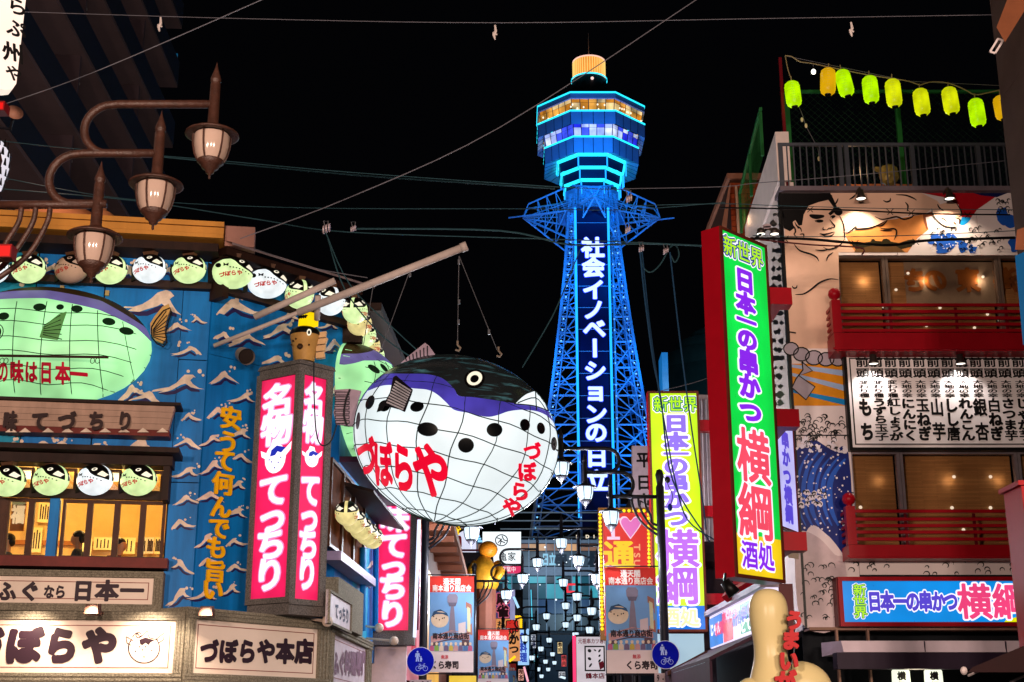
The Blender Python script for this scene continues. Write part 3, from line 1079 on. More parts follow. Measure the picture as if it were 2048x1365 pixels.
# ------------------------------------------------------------------ big green half puffer on the wall
def half_fish(label, f, cx, cy, rx, rz, dep, rows, mirror=1):
    c = f.px(cx, cy)
    t = thing('puffer_relief', label, 'lantern', c)
    u0, z0 = f.hit(cx, cy)
    a, b = abs(f.hit(cx + rx, cy)[0] - f.hit(cx - rx, cy)[0]) / 2, abs(f.hit(cx, cy - rz)[1] - f.hit(cx, cy + rz)[1]) / 2

    def sf(lift):
        def m(x, z):
            x *= mirror
            r = math.hypot(x, z)
            if r > .998:
                x, z = x / r * .998, z / r * .998
            return f(u0 + x * (a + lift), z0 + z * (b + lift), dep * math.sqrt(max(0, 1 - x * x - z * z)) + lift)
        return m
    ms = MB()
    n1, n2 = 36, 14
    for k in range(n2 + 1):
        r = math.sin(k / n2 * math.pi / 2)
        for j in range(n1):
            q = 2 * math.pi * j / n1
            ms.V.append(tuple(f(u0 + a * r * math.cos(q), z0 + b * r * math.sin(q), dep * math.cos(k / n2 * math.pi / 2))))
    for k in range(n2):
        for j in range(n1):
            j2 = (j + 1) % n1
            ms.F.append((k * n1 + j, (k + 1) * n1 + j, (k + 1) * n1 + j2, k * n1 + j2))
    ms.build('body', glow('relief_green', '#b2ffb2', .9, .5, 1.1), t, True)
    bands = MB()
    decal(bands, [[(-1.1, .68), (-.6, .8), (0, .84), (.5, .72), (.85, .42), (1.05, .3), (1.05, 1.1), (-1.1, 1.1)]], sf(.004), 60)
    bands.build('dark_back', mat('relief_back', '#3a2b16', .5, var=.4, scale=3), t)
    bands = MB()
    decal(bands, [[(-1.1, .5), (-.6, .62), (0, .66), (.5, .52), (.85, .3), (1.0, .12), (1.05, .3), (.85, .42), (.5, .72), (0, .84), (-.6, .8), (-1.1, .68)]], sf(.005), 60)
    bands.build('purple_band', glow('relief_purple', '#7d72b8', .55, .3, 2, light=False), t)
    sp = MB()
    for x, z, r1, r2 in ((-.07, .48, .1, .07), (.27, .5, .06, .055), (.55, .49, .09, .07), (1.1, .32, .1, .07), (1.4, .2, .11, .07), (-.65, .3, .09, .07)):
        decal(sp, [circ(x * .55, z, r1 * .6, r2)], sf(.008), 14)
    decal(sp, [circ(-.4, .02, .045, .1)], sf(.012), 14)
    tag(sp.build('spots', mat('relief_spot', '#14301c', .35), t), kind='stuff')
    ey = MB()
    s_ = sf(.008)
    ey.tube([s_(-.4 + .06 * math.cos(q * .42), .03 + .13 * math.sin(q * .42)) for q in range(16)], .008, 5)
    ey.build('eye_ring', fblack, t)
    seam = MB()
    s_ = sf(.003)
    for x in (-.75, -.5, -.24, .02, .28, .54, .8):
        zz = math.sqrt(1 - x * x)
        seam.tube([s_(x + .09 * (k / 12 - .5) * (-1 if x > 0 else 1) * x * 2, -zz + (zz * 1.0 + zz * .6) * k / 12) for k in range(13)], .007, 4)
    for z in (-.72, -.5, -.28, -.06, .2, .42):
        xx = math.sqrt(1 - z * z)
        seam.tube([s_(-xx + 2 * xx * k / 14, z - .03 * math.sin(k)) for k in range(15)], .007, 4)
    tag(seam.build('seams', mat('seam_dark', '#1a3a22', .6), t), kind='stuff')
    return t, sf, a, b, u0, z0, dep


rl, sf, ra, rb, ru, rz_, rd = half_fish('big glowing green puffer fish in relief on the blue wall', fA, 95, 694, 212, 118, .7, None)
fin = MB()
s_ = sf(.02)
decal(fin, [[(.0, -.05), (.02, .12), (.15, .36), (.22, .42), (.17, -.08)]], s_, 20)
fin.build('side_fin', mat('fin_green', '#5fa05a', .5), rl)
rib = MB()
for k in range(6):
    rib.tube([s_(.03, .0 + .03 * k), s_(.205 - .008 * k, -.06 + .08 * k)], .008, 4)
tag(rib.build('fin_ribs', fblack, rl), kind='stuff')
tx = MB()
for s, x0, x1 in (('私', -18, 15), ('の', 17, 37), ('味', 41, 67), ('は', 70, 94), ('日', 99, 123), ('本', 129, 157), ('一', 158, 190)):
    y0, y1 = 742, 781
    letters(tx, [(s, ((x0 + x1) / 2 - 95) / 212, -((y0 + y1) / 2 - 694) / 118, (x1 - x0) / 212 * 1.05, (y1 - y0) / 118)], lambda x, y, l: sf(.006)(x, y), .045, 0, None, False)
tx.build('lettering', mat('relief_red', '#c01034', .5), rl)
rod = MB()
rod.tube([fA.px(-60, 711, .86), fA.px(217, 715, .86)], .022, 6)
for x in (4, 12, 185, 195):
    q = fA.px(x, 722, .86)
    rod.tube([q + Vector((.035 * math.cos(a * .8), 0, .045 * math.sin(a * .8))) for a in range(9)], .006, 4)
rod.build('rod', mat('rod_brown', '#3a2a22', .5), rl)
tailm = MB()
top = [(303, 655), (312, 640), (327, 622), (340, 616), (343, 626), (336, 645), (331, 668), (334, 685), (327, 694), (314, 688), (304, 676)]
uv = [fA.hit(x, y) for x, y in top]
n = len(uv)
b0 = len(tailm.V)
tailm.flat(fA, uv, .22)
tailm.flat(fA, uv, .14)
for k in range(n):
    a_, b_ = uv[k], uv[(k + 1) % n]
    tailm.poly([fA(*a_, .22), fA(*b_, .22), fA(*b_, .14), fA(*a_, .14)])
tailm.build('tail', mat('fin_tan', '#c79a55', .5), rl)
tr = MB()
for k in range(8):
    tr.stroke(fA, [(306, 660 + k * 2), (338 - abs(k - 3.5) * 1.5, 622 + k * 9)], 2, .224)
tr.stroke(fA, top + top[:1], 3, .226, smooth=False)
tag(tr.build('fin_ribs', fblack, rl), kind='stuff')
for x, y in ((125, 578), (215, 588), (40, 812), (191, 806), (275, 740)):
    MB().fbox(fA, *fA.rect(x - 4, y - 5, x + 4, y + 5), 0, .05).build('bracket', mat('bracket_tan', '#a89060', .5), rl)

# the same fish on the street side, half hidden behind the pillar
h2, *_ = half_fish('green puffer fish in relief on the street side, mostly behind the hanging puffer', fC, 712, 812, 40, 112, 1.0, None, -1)

# ------------------------------------------------------------------ street side: windows, little roof, tiled apron
def onC(x0, y0, x1, y1, d=0):
    return fC.rect(x0, y0, x1, y1, d)


u0, u1, z0, z1 = onC(650, 985, 722, 1170)
for k in range(3):
    a, b = u0 + (u1 - u0) * k / 3, u0 + (u1 - u0) * (k + 1) / 3
    w_ = MB().frame(fC, a + .01, b - .01, 4.6, 6.1, .06, 0, .08).build('window', wf, rest)
    MB().fbox(fC, a + .06, b - .07, 4.66, 6.04, .02, .035).build('pane', mat('brown_pane', '#5a2c12', .8, var=.5, scale=2, spec=.02), w_)
MB().fbox(fC, u0 - .1, u1 + .1, 4.35, 4.5, 0, .3).build('window_sill', mat('sill_lilac', '#8b7a9a', .5), rest)
zrf = fC.hit(700, 985)[1]
rf = MB()
rf.hexa([fC(.3, zrf - .2, .6), fC(5.2, zrf - .2, .6), fC(5.2, zrf - .05, 0), fC(.3, zrf - .05, 0), fC(.3, zrf - .15, .6), fC(5.2, zrf - .15, .6), fC(5.2, zrf + .02, 0), fC(.3, zrf + .02, 0)])
rf.build('window_roof', dkwood, rest)
tile = MB()
for i in range(5):
    for k in range(14):
        ua = .1 + k * .42 + (.2 if i % 2 else 0)
        za = zrf + 1.25 - i * .17
        tile.fbox(fC, ua, ua + .4, za - .15, za, .1 + i * .1, .2 + i * .1)
tag(tile.build('roof_tiles', mat('slate_tile', '#5a6172', .5, var=.35), rest), kind='stuff')
MB().fbox(fC, .1, 5.8, zrf + .32, zrf + .42, 0, .62).build('roof_trim', mat('trim_maroon', '#4a2238', .5), rest)
for x in (726, 752):
    MB().tube([fC.px(x, 1095, .1), fC.px(x - 1, 1262, .1)], .06, 8).build('drain_pipe', blue, rest)
# ================================================================== pink pillar sign on the corner
pink = glow('pink_panel', '#f4205f', 1.12, .15, 2.5, tubes=.8)
hot = glow('letter_white', '#fff4ff', 1.25, 0, light=False)
halo = glow('letter_halo', '#f59ad8', .95, .1, light=False)  # glow round the white letters, painted as wider pink ones
granite = mat('granite', '#6f6866', .9, var=.75, scale=45, bump=.8, bscale=60)
kn, kl, kr = plan(600, 721, 21.2), plan(520, 735, 21.72), plan(668, 735, 21.72)
fL_, fR_ = Fac(kl, kn), Fac(kn, kr)
zt_, zb_ = fL_.hit(598, 721)[1], fL_.hit(584, 1228)[1]
pil = thing('pillar_sign', 'two-faced pink glowing pillar sign in a granite frame on the restaurant corner', 'sign', (kn.x, kn.y, zb_))
kb = kl + kr - kn
core = MB()
core.hexa([(kl.x, kl.y, zb_), (kn.x, kn.y, zb_), (kr.x, kr.y, zb_), (kb.x, kb.y, zb_), (kl.x, kl.y, zt_ - .06), (kn.x, kn.y, zt_ - .06), (kr.x, kr.y, zt_ - .06), (kb.x, kb.y, zt_ - .06)])
core.build('core', granite, pil)
cap = MB()
cc = (kl + kr) / 2
cap.hexa([tuple(cc + (p - cc) * 1.06) + (zt_ - .055,) for p in (kl, kn, kr, kb)] + [tuple(cc + (p - cc) * 1.0) + (zt_ + .02,) for p in (kl, kn, kr, kb)])
cap.build('cap', granite, pil)
for f, bx, tx_ in ((fL_, [(528, 761), (597, 751), (572, 1195), (500, 1199)], [(560, 800), (558, 857), None, (550, 980), (548, 1034), (543, 1087), (539, 1149)]),
                   (fR_, [(608, 751), (653, 760), (632, 1199), (584, 1200)], [(630, 800), (628, 855), None, (621, 980), (618, 1034), (615, 1087), (611, 1147)])):
    q = [f.hit(*p) for p in bx]
    u0, u1, z0, z1 = (q[0][0] + q[3][0]) / 2, (q[1][0] + q[2][0]) / 2, (q[2][1] + q[3][1]) / 2, (q[0][1] + q[1][1]) / 2
    MB().fbox(f, u0, u1, z0, z1, -.02, .012).build('light_panel', pink, pil)
    MB().frame(f, u0 - .09, u1 + .09, z0 - .09, z1 + .09, .088, .0, .05).build('frame', granite, pil)
    uc, wd_ = (u0 + u1) / 2, (u1 - u0)
    H_, W_ = MB(), MB()
    for p, c in zip(tx_, '名物 てっちり'):
        if p:
            z = f.hit(*p)[1]
            s = wd_ * .80
            big = 1.12 if c in '名物' else 1.1
            letters(H_, [(c, uc, z, s * big, .5 * big)], on(f, .016), .075)
            letters(W_, [(c, uc, z, s * big, .5 * big)], on(f, .022), .038)
    H_.build('letter_edge', halo, pil)  # painted glow halo behind the lettering
    W_.build('lettering', hot, pil)
    # little puffer emblem
    zc_ = f.hit(554 if f is fL_ else 622, 917)[1]
    r = wd_ * .33
    em = MB()
    em.flat(f, [(uc + r * .9 * math.cos(a), zc_ + r * math.sin(a) * .95) for a in [R(20 * k) for k in range(18)]], .016)
    em.flat(f, [(uc + r * .5, zc_ + r * .3), (uc + r * 1.35, zc_ + r * .95), (uc + r * 1.3, zc_ + r * .45), (uc + r * .8, zc_ + .0)], .0165)
    em.flat(f, [(uc - r * .5, zc_ + r * .3), (uc - r * 1.3, zc_ + r * .6), (uc - r * 1.2, zc_ + r * .2), (uc - r * .8, zc_)], .0165)
    em.flat(f, [(uc - r * .5, zc_ + r * .7), (uc - r * .3, zc_ + r * 1.25), (uc + r * .3, zc_ + r * 1.2), (uc + r * .5, zc_ + r * .6)], .0168)
    em.build('emblem', hot, pil)
    em = MB()
    em.flat(f, [(uc - r * .45, zc_ + r * .15), (uc - r * .35, zc_ + r * .55), (uc + r * .1, zc_ + r * .8), (uc + r * .9, zc_ + r * .6), (uc + r * .5, zc_ + r * .3), (uc + r * .2, zc_ + r * .42), (uc, zc_ + r * .2)], .022)
    for x, y in ((-.3, -.2), (.3, -.3), (0, -.6), (.5, 0), (-.5, -.05)):
        em.flat(f, [(uc + r * (x + .06 * math.cos(a)), zc_ + r * (y + .06 * math.sin(a))) for a in range(6)], .022)
    tag(em.build('emblem_marks', glow('emblem_blue', '#2434c0', .8, 0, light=False), pil), kind='stuff')

# puffer ornament with a yellow lit box standing on the pillar
q0 = P(612, 722, 21.45)
orn = thing('puffer_ornament', 'tan puffer fish ornament with a glowing yellow box on its head, atop the pink pillar', 'ornament', (q0.x, q0.y, q0.z))
k_ = mpp(612, 700, 21.45)
tan = mat('ornament_tan', '#b98a4a', .5, var=.25)
b_ = MB()
b_.lathe([(20 * k_, -.02), (22 * k_, 6 * k_), (25 * k_, 26 * k_), (29 * k_, 44 * k_), (30 * k_, 54 * k_), (27 * k_, 62 * k_), (16 * k_, 67 * k_), (0, 68 * k_)], q0 + Vector((-4 * k_, 0, 0)), 24)
b_.build('body', tan, orn, True)
b_ = MB()
b_.lathe([(30.6 * k_, 51 * k_), (31 * k_, 56 * k_), (28 * k_, 63 * k_), (17 * k_, 68.5 * k_), (0, 70 * k_)], q0 + Vector((-4 * k_, 0, 0)), 24)
b_.build('black_back', fblack, orn, True)
of = Fac((q0.x - 1, q0.y - 30 * k_), (q0.x + 1, q0.y - 30 * k_))
e_ = MB()
e_.ell(of.px(618, 665, -.02), 5 * k_, 4 * k_, 7 * k_, 10, 6)
e_.build('eye', fwhite, orn)
e_ = MB()
e_.ell(of.px(618, 665, .01), 2.5 * k_, 2 * k_, 4 * k_, 8, 5)
e_.build('pupil', fblack, orn)
e_ = MB()
e_.ell(of.px(600, 693, -.03), 6 * k_, 5 * k_, 6 * k_, 10, 6)
for x, y in ((583, 690), (586, 682), (592, 678), (605, 676), (612, 678), (618, 690)):
    e_.ell(of.px(x, y, -.05), 2.2 * k_, 3 * k_, 2.2 * k_, 6, 4)
e_.build('spots', mat('spot_brown', '#3a2412', .5), orn)
b_ = MB()
for i in range(4):
    b_.hexa([q0 + Vector((k_ * a, k_ * b, k_ * c)) for a, b, c in ((20, -6, 4 + i * 14), (38, -6, 6 + i * 14), (38, 6, 6 + i * 14), (20, 6, 4 + i * 14), (20, -6, 15 + i * 14), (42 - abs(i - 2) * 3, -6, 18 + i * 14), (42 - abs(i - 2) * 3, 6, 18 + i * 14), (20, 6, 15 + i * 14))])
b_.build('tail', mat('tail_tan', '#d3a878', .5), orn)
bx = MB()
c0 = q0 + Vector((1 * k_, 0, 68 * k_))
for a in ((-20, -14), ):
    bx.hexa([c0 + Vector((k_ * x, k_ * y, k_ * z)) for x, y, z in ((-19, -8, 0), (0, -14, -2), (21, -4, 2), (2, 8, 2), (-17, -8, 28), (-1, -14, 31), (21, -4, 29), (2, 8, 30))])
bx.build('lit_box', glow('box_yellow', '#ffd400', 1.0, .15, 3), orn)
bx = MB()
for i in range(4):
    p0 = c0 + Vector((k_ * (-18 + i * 4.6), k_ * (-8.8 - i * 1.45), k_ * 17))
    bx.tube([p0, p0 + Vector((k_ * 1.5, -.01, k_ * 6)), p0 + Vector((k_ * 4, -.01, k_ * 4))], .02, 5)
bx.build('box_marks', fblack, orn)

# ------------------------------------------------------------------ second pink sign, further down the street
f2 = frontal(28.6)
pk2 = thing('vertical_sign', 'pink glowing vertical sign with white lettering under the hanging puffer', 'sign', f2.px(790, 1290))
u0, u1, z0, z1 = f2.rect(746, 880, 832, 1290)
MB().fbox(f2, u0, u1, z0, z1, -.4, 0).build('case', granite, pk2)
v0, v1, w0, w1 = f2.rect(757, 890, 820, 1261)
MB().fbox(f2, v0, v1, w0, w1, 0.002, .03).build('light_panel', pink, pk2)
H_, W_ = MB(), MB()
uc = (v0 + v1) / 2
for y, c in ((930, '物'), (985, 'の'), (1038, '味'), (1091, 'て'), (1134, 'っ'), (1174, 'ち'), (1228, 'り')):
    z = f2.hit(789, y)[1]
    letters(H_, [(c, uc, z, .62, .58)], on(f2, .036), .08)
    letters(W_, [(c, uc, z, .62, .58)], on(f2, .042), .04)
H_.build('letter_edge', halo, pk2)  # pink glow painted round the letters
W_.build('lettering', hot, pk2)
nt = thing('neon_tube', 'white-blue vertical light tube beside the second pink sign', 'light', f2.px(832, 1280))
MB().tube([f2.px(838, 1040, .1), f2.px(829, 1275, .1)], .035, 8).build('tube', glow('tube_white', '#dfeaff', 1.2, 0), nt)
MB().fbox(f2, u1 + .005, u1 + .09, z0 + .3, z1 - .6, -.05, .04).build('backing', mat('case_maroon', '#5c1030', .5), nt)

# ================================================================== the hanging puffer lantern
FY = 21.0
Cf = P(911, 881, FY)
km = mpp(911, 881, FY)
ROT = Matrix.Rotation(R(14), 3, 'Y') @ Matrix.Rotation(R(-12), 3, 'Z')
AX = Vector((208 * km, 190 * km, 167 * km))
fug = thing('hanging_puffer_lantern', 'huge glowing puffer fish lantern with black back hanging from a pole over the street', 'lantern', Cf)
ms = MB().ell(Cf, AX.x, AX.y, AX.z, 72, 48, ROT)
f_white = glow('puffer_white', '#e0ecf0', 1.15, .2, .75, tubes=.45)  # falloff of the inner lamp is painted into the skin's glow
body = ms.build('body', f_white, fug, True)
# the painted black back continues round the far side
f_black = None
m, N, L, b = _new('puffer_black')
tc = N.new('ShaderNodeTexCoord')
mp_ = N.new('ShaderNodeMapping')
mp_.inputs['Scale'].default_value = (.55, .55, 3.4)
mp_.inputs['Rotation'].default_value = (0, R(25), 0)
nz = N.new('ShaderNodeTexNoise')
nz.inputs['Scale'].default_value = 2.2
nz.inputs['Detail'].default_value = 8
nz.inputs['Distortion'].default_value = 1.2
rp = N.new('ShaderNodeValToRGB')
rp.color_ramp.elements[0].position = .55
rp.color_ramp.elements[0].color = (.004, .005, .005, 1)
rp.color_ramp.elements[1].position = .78
rp.color_ramp.elements[1].color = (.07, .19, .2, 1)
L.new(tc.outputs['Object'], mp_.inputs[0])
L.new(mp_.outputs[0], nz.inputs['Vector'])
L.new(nz.outputs[0], rp.inputs[0])
L.new(rp.outputs[0], b.inputs['Emission Color'])
b.inputs['Emission Strength'].default_value = .9
b.inputs['Base Color'].default_value = (.01, .011, .012, 1)
b.inputs['Roughness'].default_value = .25
m.cycles.emission_sampling = 'NONE'
f_black = m
Ri = ROT.inverted()


def skin(lift):
    sc = 1 + lift / 1.4
    O = Ri @ (Vector((0, 0, CZ)) - Cf)
    O = Vector((O.x / AX.x, O.y / AX.y, O.z / AX.z)) / sc

    def m(px, py):
        for k in range(60):
            t = 1 - k * .012
            d = Ri @ ray(911 + (px - 911) * t, 881 + (py - 881) * t)
            D = Vector((d.x / AX.x, d.y / AX.y, d.z / AX.z)) / sc
            A_, B_, C_ = D.dot(D), 2 * O.dot(D), O.dot(O) - 1
            q = B_ * B_ - 4 * A_ * C_
            if q >= 0:
                s = (-B_ - math.sqrt(q)) / (2 * A_)
                h = (O + D * s) * sc
                return Cf + ROT @ Vector((h.x * AX.x, h.y * AX.y, h.z * AX.z))
        return Cf
    return m


BL = [(740, 762), (757, 754), (775, 748), (812, 748), (855, 749), (886, 758), (908, 778), (918, 792), (948, 795), (991, 801), (1028, 807), (1068, 812), (1098, 821), (1118, 834)]
WH = [(706, 800), (717, 791), (741, 780), (769, 771), (800, 772), (825, 777), (855, 780), (874, 789), (892, 805), (908, 820), (935, 826), (972, 834), (994, 831), (1018, 823), (1049, 820), (1080, 825), (1101, 838), (1116, 862)]


def decpx(polys, lift, name, mt, n=40, parent=fug):
    mb = MB()
    sf_ = skin(lift)
    for pl in polys:
        A = np.array(pl, float)
        B = np.roll(A, -1, 0)
        lo, hi = A.min(0) - 2, A.max(0) + 2
        nx = max(8, min(n, int((hi[0] - lo[0]) / 2)))
        ny = max(8, min(n, int((hi[1] - lo[1]) / 2)))
        X, Y = np.linspace(lo[0], hi[0], nx), np.linspace(lo[1], hi[1], ny)
        for p in march(field(A, B, X, Y), X, Y, False)[0]:
            mb.poly([sf_(*q) for q in p])
    return mb.build(name, mt, parent, True)


decpx([spline(BL) + [(1125, 800), (1080, 720), (1000, 690), (900, 690), (800, 700), (735, 750)]], .012, 'black_back', f_black, 110)
decpx([spline(WH) + [(1122, 840)] + spline(BL)[::-1] + [(704, 795)]], .008, 'purple_band', glow('puffer_purple', '#4a3fb0', .75, .45, 2.2, light=False), 110)
# back half of the painted back
bk = MB()
nu, nv = 48, 14
for k in range(nv + 1):
    a_ = math.asin(.42) + (math.pi / 2 - math.asin(.42)) * k / nv
    for j in range(nu + 1):
        q = R(8) + R(150) * j / nu
        p = Vector((math.cos(a_) * math.cos(q) * AX.x, math.cos(a_) * math.sin(q) * AX.y, math.sin(a_) * AX.z)) * 1.006
        bk.V.append(tuple(Cf + ROT @ p))
for k in range(nv):
    for j in range(nu):
        bk.F.append((k * (nu + 1) + j, k * (nu + 1) + j + 1, (k + 1) * (nu + 1) + j + 1, (k + 1) * (nu + 1) + j))
bk.build('black_back', f_black, fug, True)
# seams of the paper skin
sm = MB()


def onell(a_, q, l=1.004):
    return Cf + ROT @ (Vector((math.cos(a_) * math.cos(q) * AX.x, math.cos(a_) * math.sin(q) * AX.y, math.sin(a_) * AX.z)) * l)


rs = random.Random(2)
for k in range(18):
    q = 2 * math.pi * k / 18 + .1
    sm.tube([onell(R(-88 + 176 * i / 28), q + .02 * math.sin(i * .9 + k)) for i in range(29)], .009, 4)
for a_ in (-72, -54, -38, -23, -8, 7, 22, 38, 55):
    sm.tube([onell(R(a_) + .012 * math.sin(j * 1.1 + a_), 2 * math.pi * j / 60) for j in range(61)], .009, 4)
tag(sm.build('seams', mat('seam_green', '#16261f', .6), fug), kind='stuff')
spots = []
for x, y, rx, ry, an in ((740, 805, 8, 15, .4), (769, 812, 13, 11, -.6), (834, 814, 14, 10, -.2), (855, 859, 21, 14, .1), (932, 891, 16, 15, 0), (989, 860, 16, 14, 0), (1050, 850, 10, 12, -.2), (1082, 857, 8, 12, -.2), (1108, 888, 6, 14, 0), (716, 842, 4, 18, .1)):
    spots.append(circ(x, y, rx, ry, 20, an))
for sp_ in spots:
    decpx([sp_], .014, 'spot', mat('puffer_spot', '#06080c', .25), 30)
decpx([circ(949, 758, 21, 19, 24, -.5)], .02, 'eye_rim', fblack, 24)
decpx([circ(949, 757, 16, 13.5, 24, -.5)], .026, 'eye', fwhite, 24)
decpx([circ(949, 758, 9, 7.5, 20, -.5)], .032, 'pupil', fblack, 18)
decpx([[(1029, 808), (1049, 790), (1071, 782), (1086, 797), (1097, 822), (1068, 812)]], .02, 'mouth', f_white, 30)
mo_ = MB()
s_ = skin(.03)
for pts in ([(1029, 808), (1049, 790), (1071, 782), (1086, 797), (1097, 822)], [(1036, 806), (1071, 796), (1092, 820)], [(1071, 782), (1073, 820)], [(1029, 808), (1068, 812), (1097, 822)]):
    mo_.tube([s_(*p) for p in spline(pts, 4)], .009, 4)
tag(mo_.build('mouth_line', mat('seam_green', '#16261f', .6), fug), kind='stuff')
red_glow = glow('puffer_red', '#e8062e', .95, .12, light=False)
tx = MB()
s_ = skin(.016)
for c, x0, y0, x1, y1, sh in (('づ', 716, 872, 750, 954, .1), ('ぼ', 749, 882, 784, 974, .15), ('ら', 785, 886, 827, 984, .1), ('や', 828, 888, 896, 994, .2)):
    letters(tx, [(c, (x0 + x1) / 2, -(y0 + y1) / 2, (x1 - x0) * 1.1, (y1 - y0) * 1.05)], lambda x, y, l, xm=(x0 + x1) / 2, ym=(y0 + y1) / 2, sh=sh: s_(x + 0 * sh, -y + (x - xm) * sh), .045, -.15, None, False)
for c, x, y, w in (('づ', 1065, 903, 36), ('ぼ', 1054, 944, 38), ('ら', 1040, 983, 38), ('や', 1024, 1015, 38)):
    letters(tx, [(c, x, -y, w, w * 1.05)], lambda x, y, l: s_(x, -y), .05, -.1, None, False)
tx.build('lettering', red_glow, fug)


def plate(outline, Y, th, name, mt, parent):
    """a fin: thick plate cut from an outline at its own distance"""
    pf, pb = frontal(Y), frontal(Y + th)
    mb = MB()
    uv = [pf.hit(*p) for p in outline]
    mb.flat(pf, uv, 0)
    mb.flat(pf, uv, -th)
    for k in range(len(uv)):
        a_, b_ = uv[k], uv[(k + 1) % len(uv)]
        mb.poly([pf(*a_, 0), pf(*b_, 0), pf(*b_, -th), pf(*a_, -th)])
    return mb.build(name, mt, parent)


fin_m = mat('fin_mauve', '#a08898', .5, var=.2)
fin_k = mat('fin_dark', '#17121a', .4)
plate([(668, 780), (700, 778), (722, 782), (716, 800), (711, 830), (712, 858), (704, 852), (672, 848), (667, 826), (671, 800)], FY - .1, .08, 'tail', fin_m, fug)
ff_ = frontal(FY - .12)
tk = MB()
for k in range(7):
    y = 784 + k * 9.5
    u0, u1, z0, z1 = ff_.rect(669 + abs(k - 3) * .5, y, 699, y + 7)
    tk.frame(ff_, u0, u1, z0, z1, .009, 0, .014)
tk.stroke(ff_, [(700, 779), (692, 800), (688, 830), (694, 852)], 4, .016)
tag(tk.build('tail_ribs', fin_k, fug), kind='stuff')
plate([(802, 726), (820, 710), (850, 686), (858, 692), (872, 712), (850, 720)], FY - .3, .07, 'dorsal_fin', fin_m, fug)
fd_ = frontal(FY - .32)
tk = MB()
for k in range(7):
    x = 812 + k * 7
    tk.stroke(fd_, [(x + 1, 722 - k * 1.2), (x - 1 + k * .3, 716 - k * 4)], 2.2, .01, smooth=False)
tag(tk.build('dorsal_ribs', fin_k, fug), kind='stuff')
decpx([[(753, 825), (758, 810), (772, 800), (780, 785), (786, 755), (792, 751), (826, 780), (823, 790), (810, 825), (800, 820), (770, 812), (764, 822)]], .03, 'side_fin', fin_k, 40)
s_ = skin(.05)
for k in range(9):
    a_ = (774 + k * 2.2, 805 - k * 5.2)
    b_ = (806 + k * 1.9, 819 - k * 4.6)
    MB().tube([s_(*a_), s_((a_[0] + b_[0]) / 2, (a_[1] + b_[1]) / 2), s_(*b_)], .014, 6).build('fin_rib', mat('fin_rib', '#c9c4d0', .4), fug)
for x, y in ((915, 694), (997, 706)):
    t = P(x, y, FY)
    MB().tube([t + Vector((0, 0, .1)), t + Vector((0, 0, .03)), t + Vector((.05, 0, -.02)), t + Vector((.02, 0, -.07)), t + Vector((-.03, 0, -.05))], .018, 6).build('hook', mat('rust', '#7c6a5c', .6), fug)
lamp('puffer_glow_light', 'POINT', Cf + Vector((0, 0, -2.4)), 60, (.85, .95, 1), 1.2)

# pole with brackets that carries it
pw = mat('pole_pale', '#b9a8a2', .55, var=.2, scale=4)
pa, pb = P(428, 692, 21.3), P(924, 496, 20.7)
pole = thing('lantern_pole', 'long pale slanted pole holding the hanging puffer over the street', 'pole', pa)
d_ = (pb - pa)
MB().tube([pa, pa + d_ * .42], .036, 10).build('thin_section', pw, pole, True)
MB().tube([pa + d_ * .34, pb], .064, 12).build('thick_section', pw, pole, True)
q0, q1 = P(512, 642, 21.15), P(672, 574, 20.95)
MB().tube([q0 + Vector((0, -.14, .02)), q1 + Vector((0, -.14, .06))], .055, 10).build('sleeve', pw, pole, True)
MB().tube([P(636, 592, 21.0), P(634, 640, 21.3)], .05, 8).build('bracket', pw, pole, True)
MB().tube([pb - d_ * .004, pb + d_ * .02], .08, 12).build('end_cap', pw, pole, True)
wires = mat('wire_grey', '#6b6a70', .5, metal=.3)
dark_wire = mat('wire_dark', '#2a2d33', .6)
for a_, b_ in (((824, 530), (762, 700)), ((918, 512), (915, 690)), ((918, 512), (994, 700)), ((748, 562), (727, 690))):
    MB().tube([P(*a_, 20.9), P(*b_, FY)], .006, 4).build('suspension_wire', wires, pole)
for x, y in ((918, 520), (918, 600), (917, 640), (978, 660), (820, 545)):
    MB().tube([P(x, y, 20.9), P(x, y + 9, 20.9)], .022, 6).build('turnbuckle', wires, pole)

# wall floodlight under the pole (unlit drum)
fl = thing('wall_floodlight', 'round unlit drum floodlight on the mural under the pole', 'floodlight', P(490, 712, 21.4))
q = P(490, 712, 21.6)
ax = (P(500, 712, 21.0) - P(478, 700, 21.6)).normalized()
MB().tube([q - ax * .2, q + ax * .05, q + ax * .12], [.12, .135, .14], 18, False).build('drum', mat('lamp_grey', '#8c7a6e', .5), fl, True)
MB().tube([q + ax * .06, q + ax * .065], .125, 18).build('lens', mat('lens_dark', '#2a2220', .2), fl)
MB().tube([q - ax * .2, q - ax * .2 + Vector((0, .35, .02))], .03, 8).build('arm', mat('lamp_grey', '#8c7a6e', .5), fl)
# cable looping from the pillar
cb = MB().tube([P(x, y, 21.1) for x, y in spline([(628, 725), (628, 780), (632, 860), (642, 890), (660, 885), (672, 855), (684, 790)])], .012, 5)
tag(cb.build('loose_cable', dark_wire), 'thin black cable drooping from the pillar top across the pink panel', 'cable')
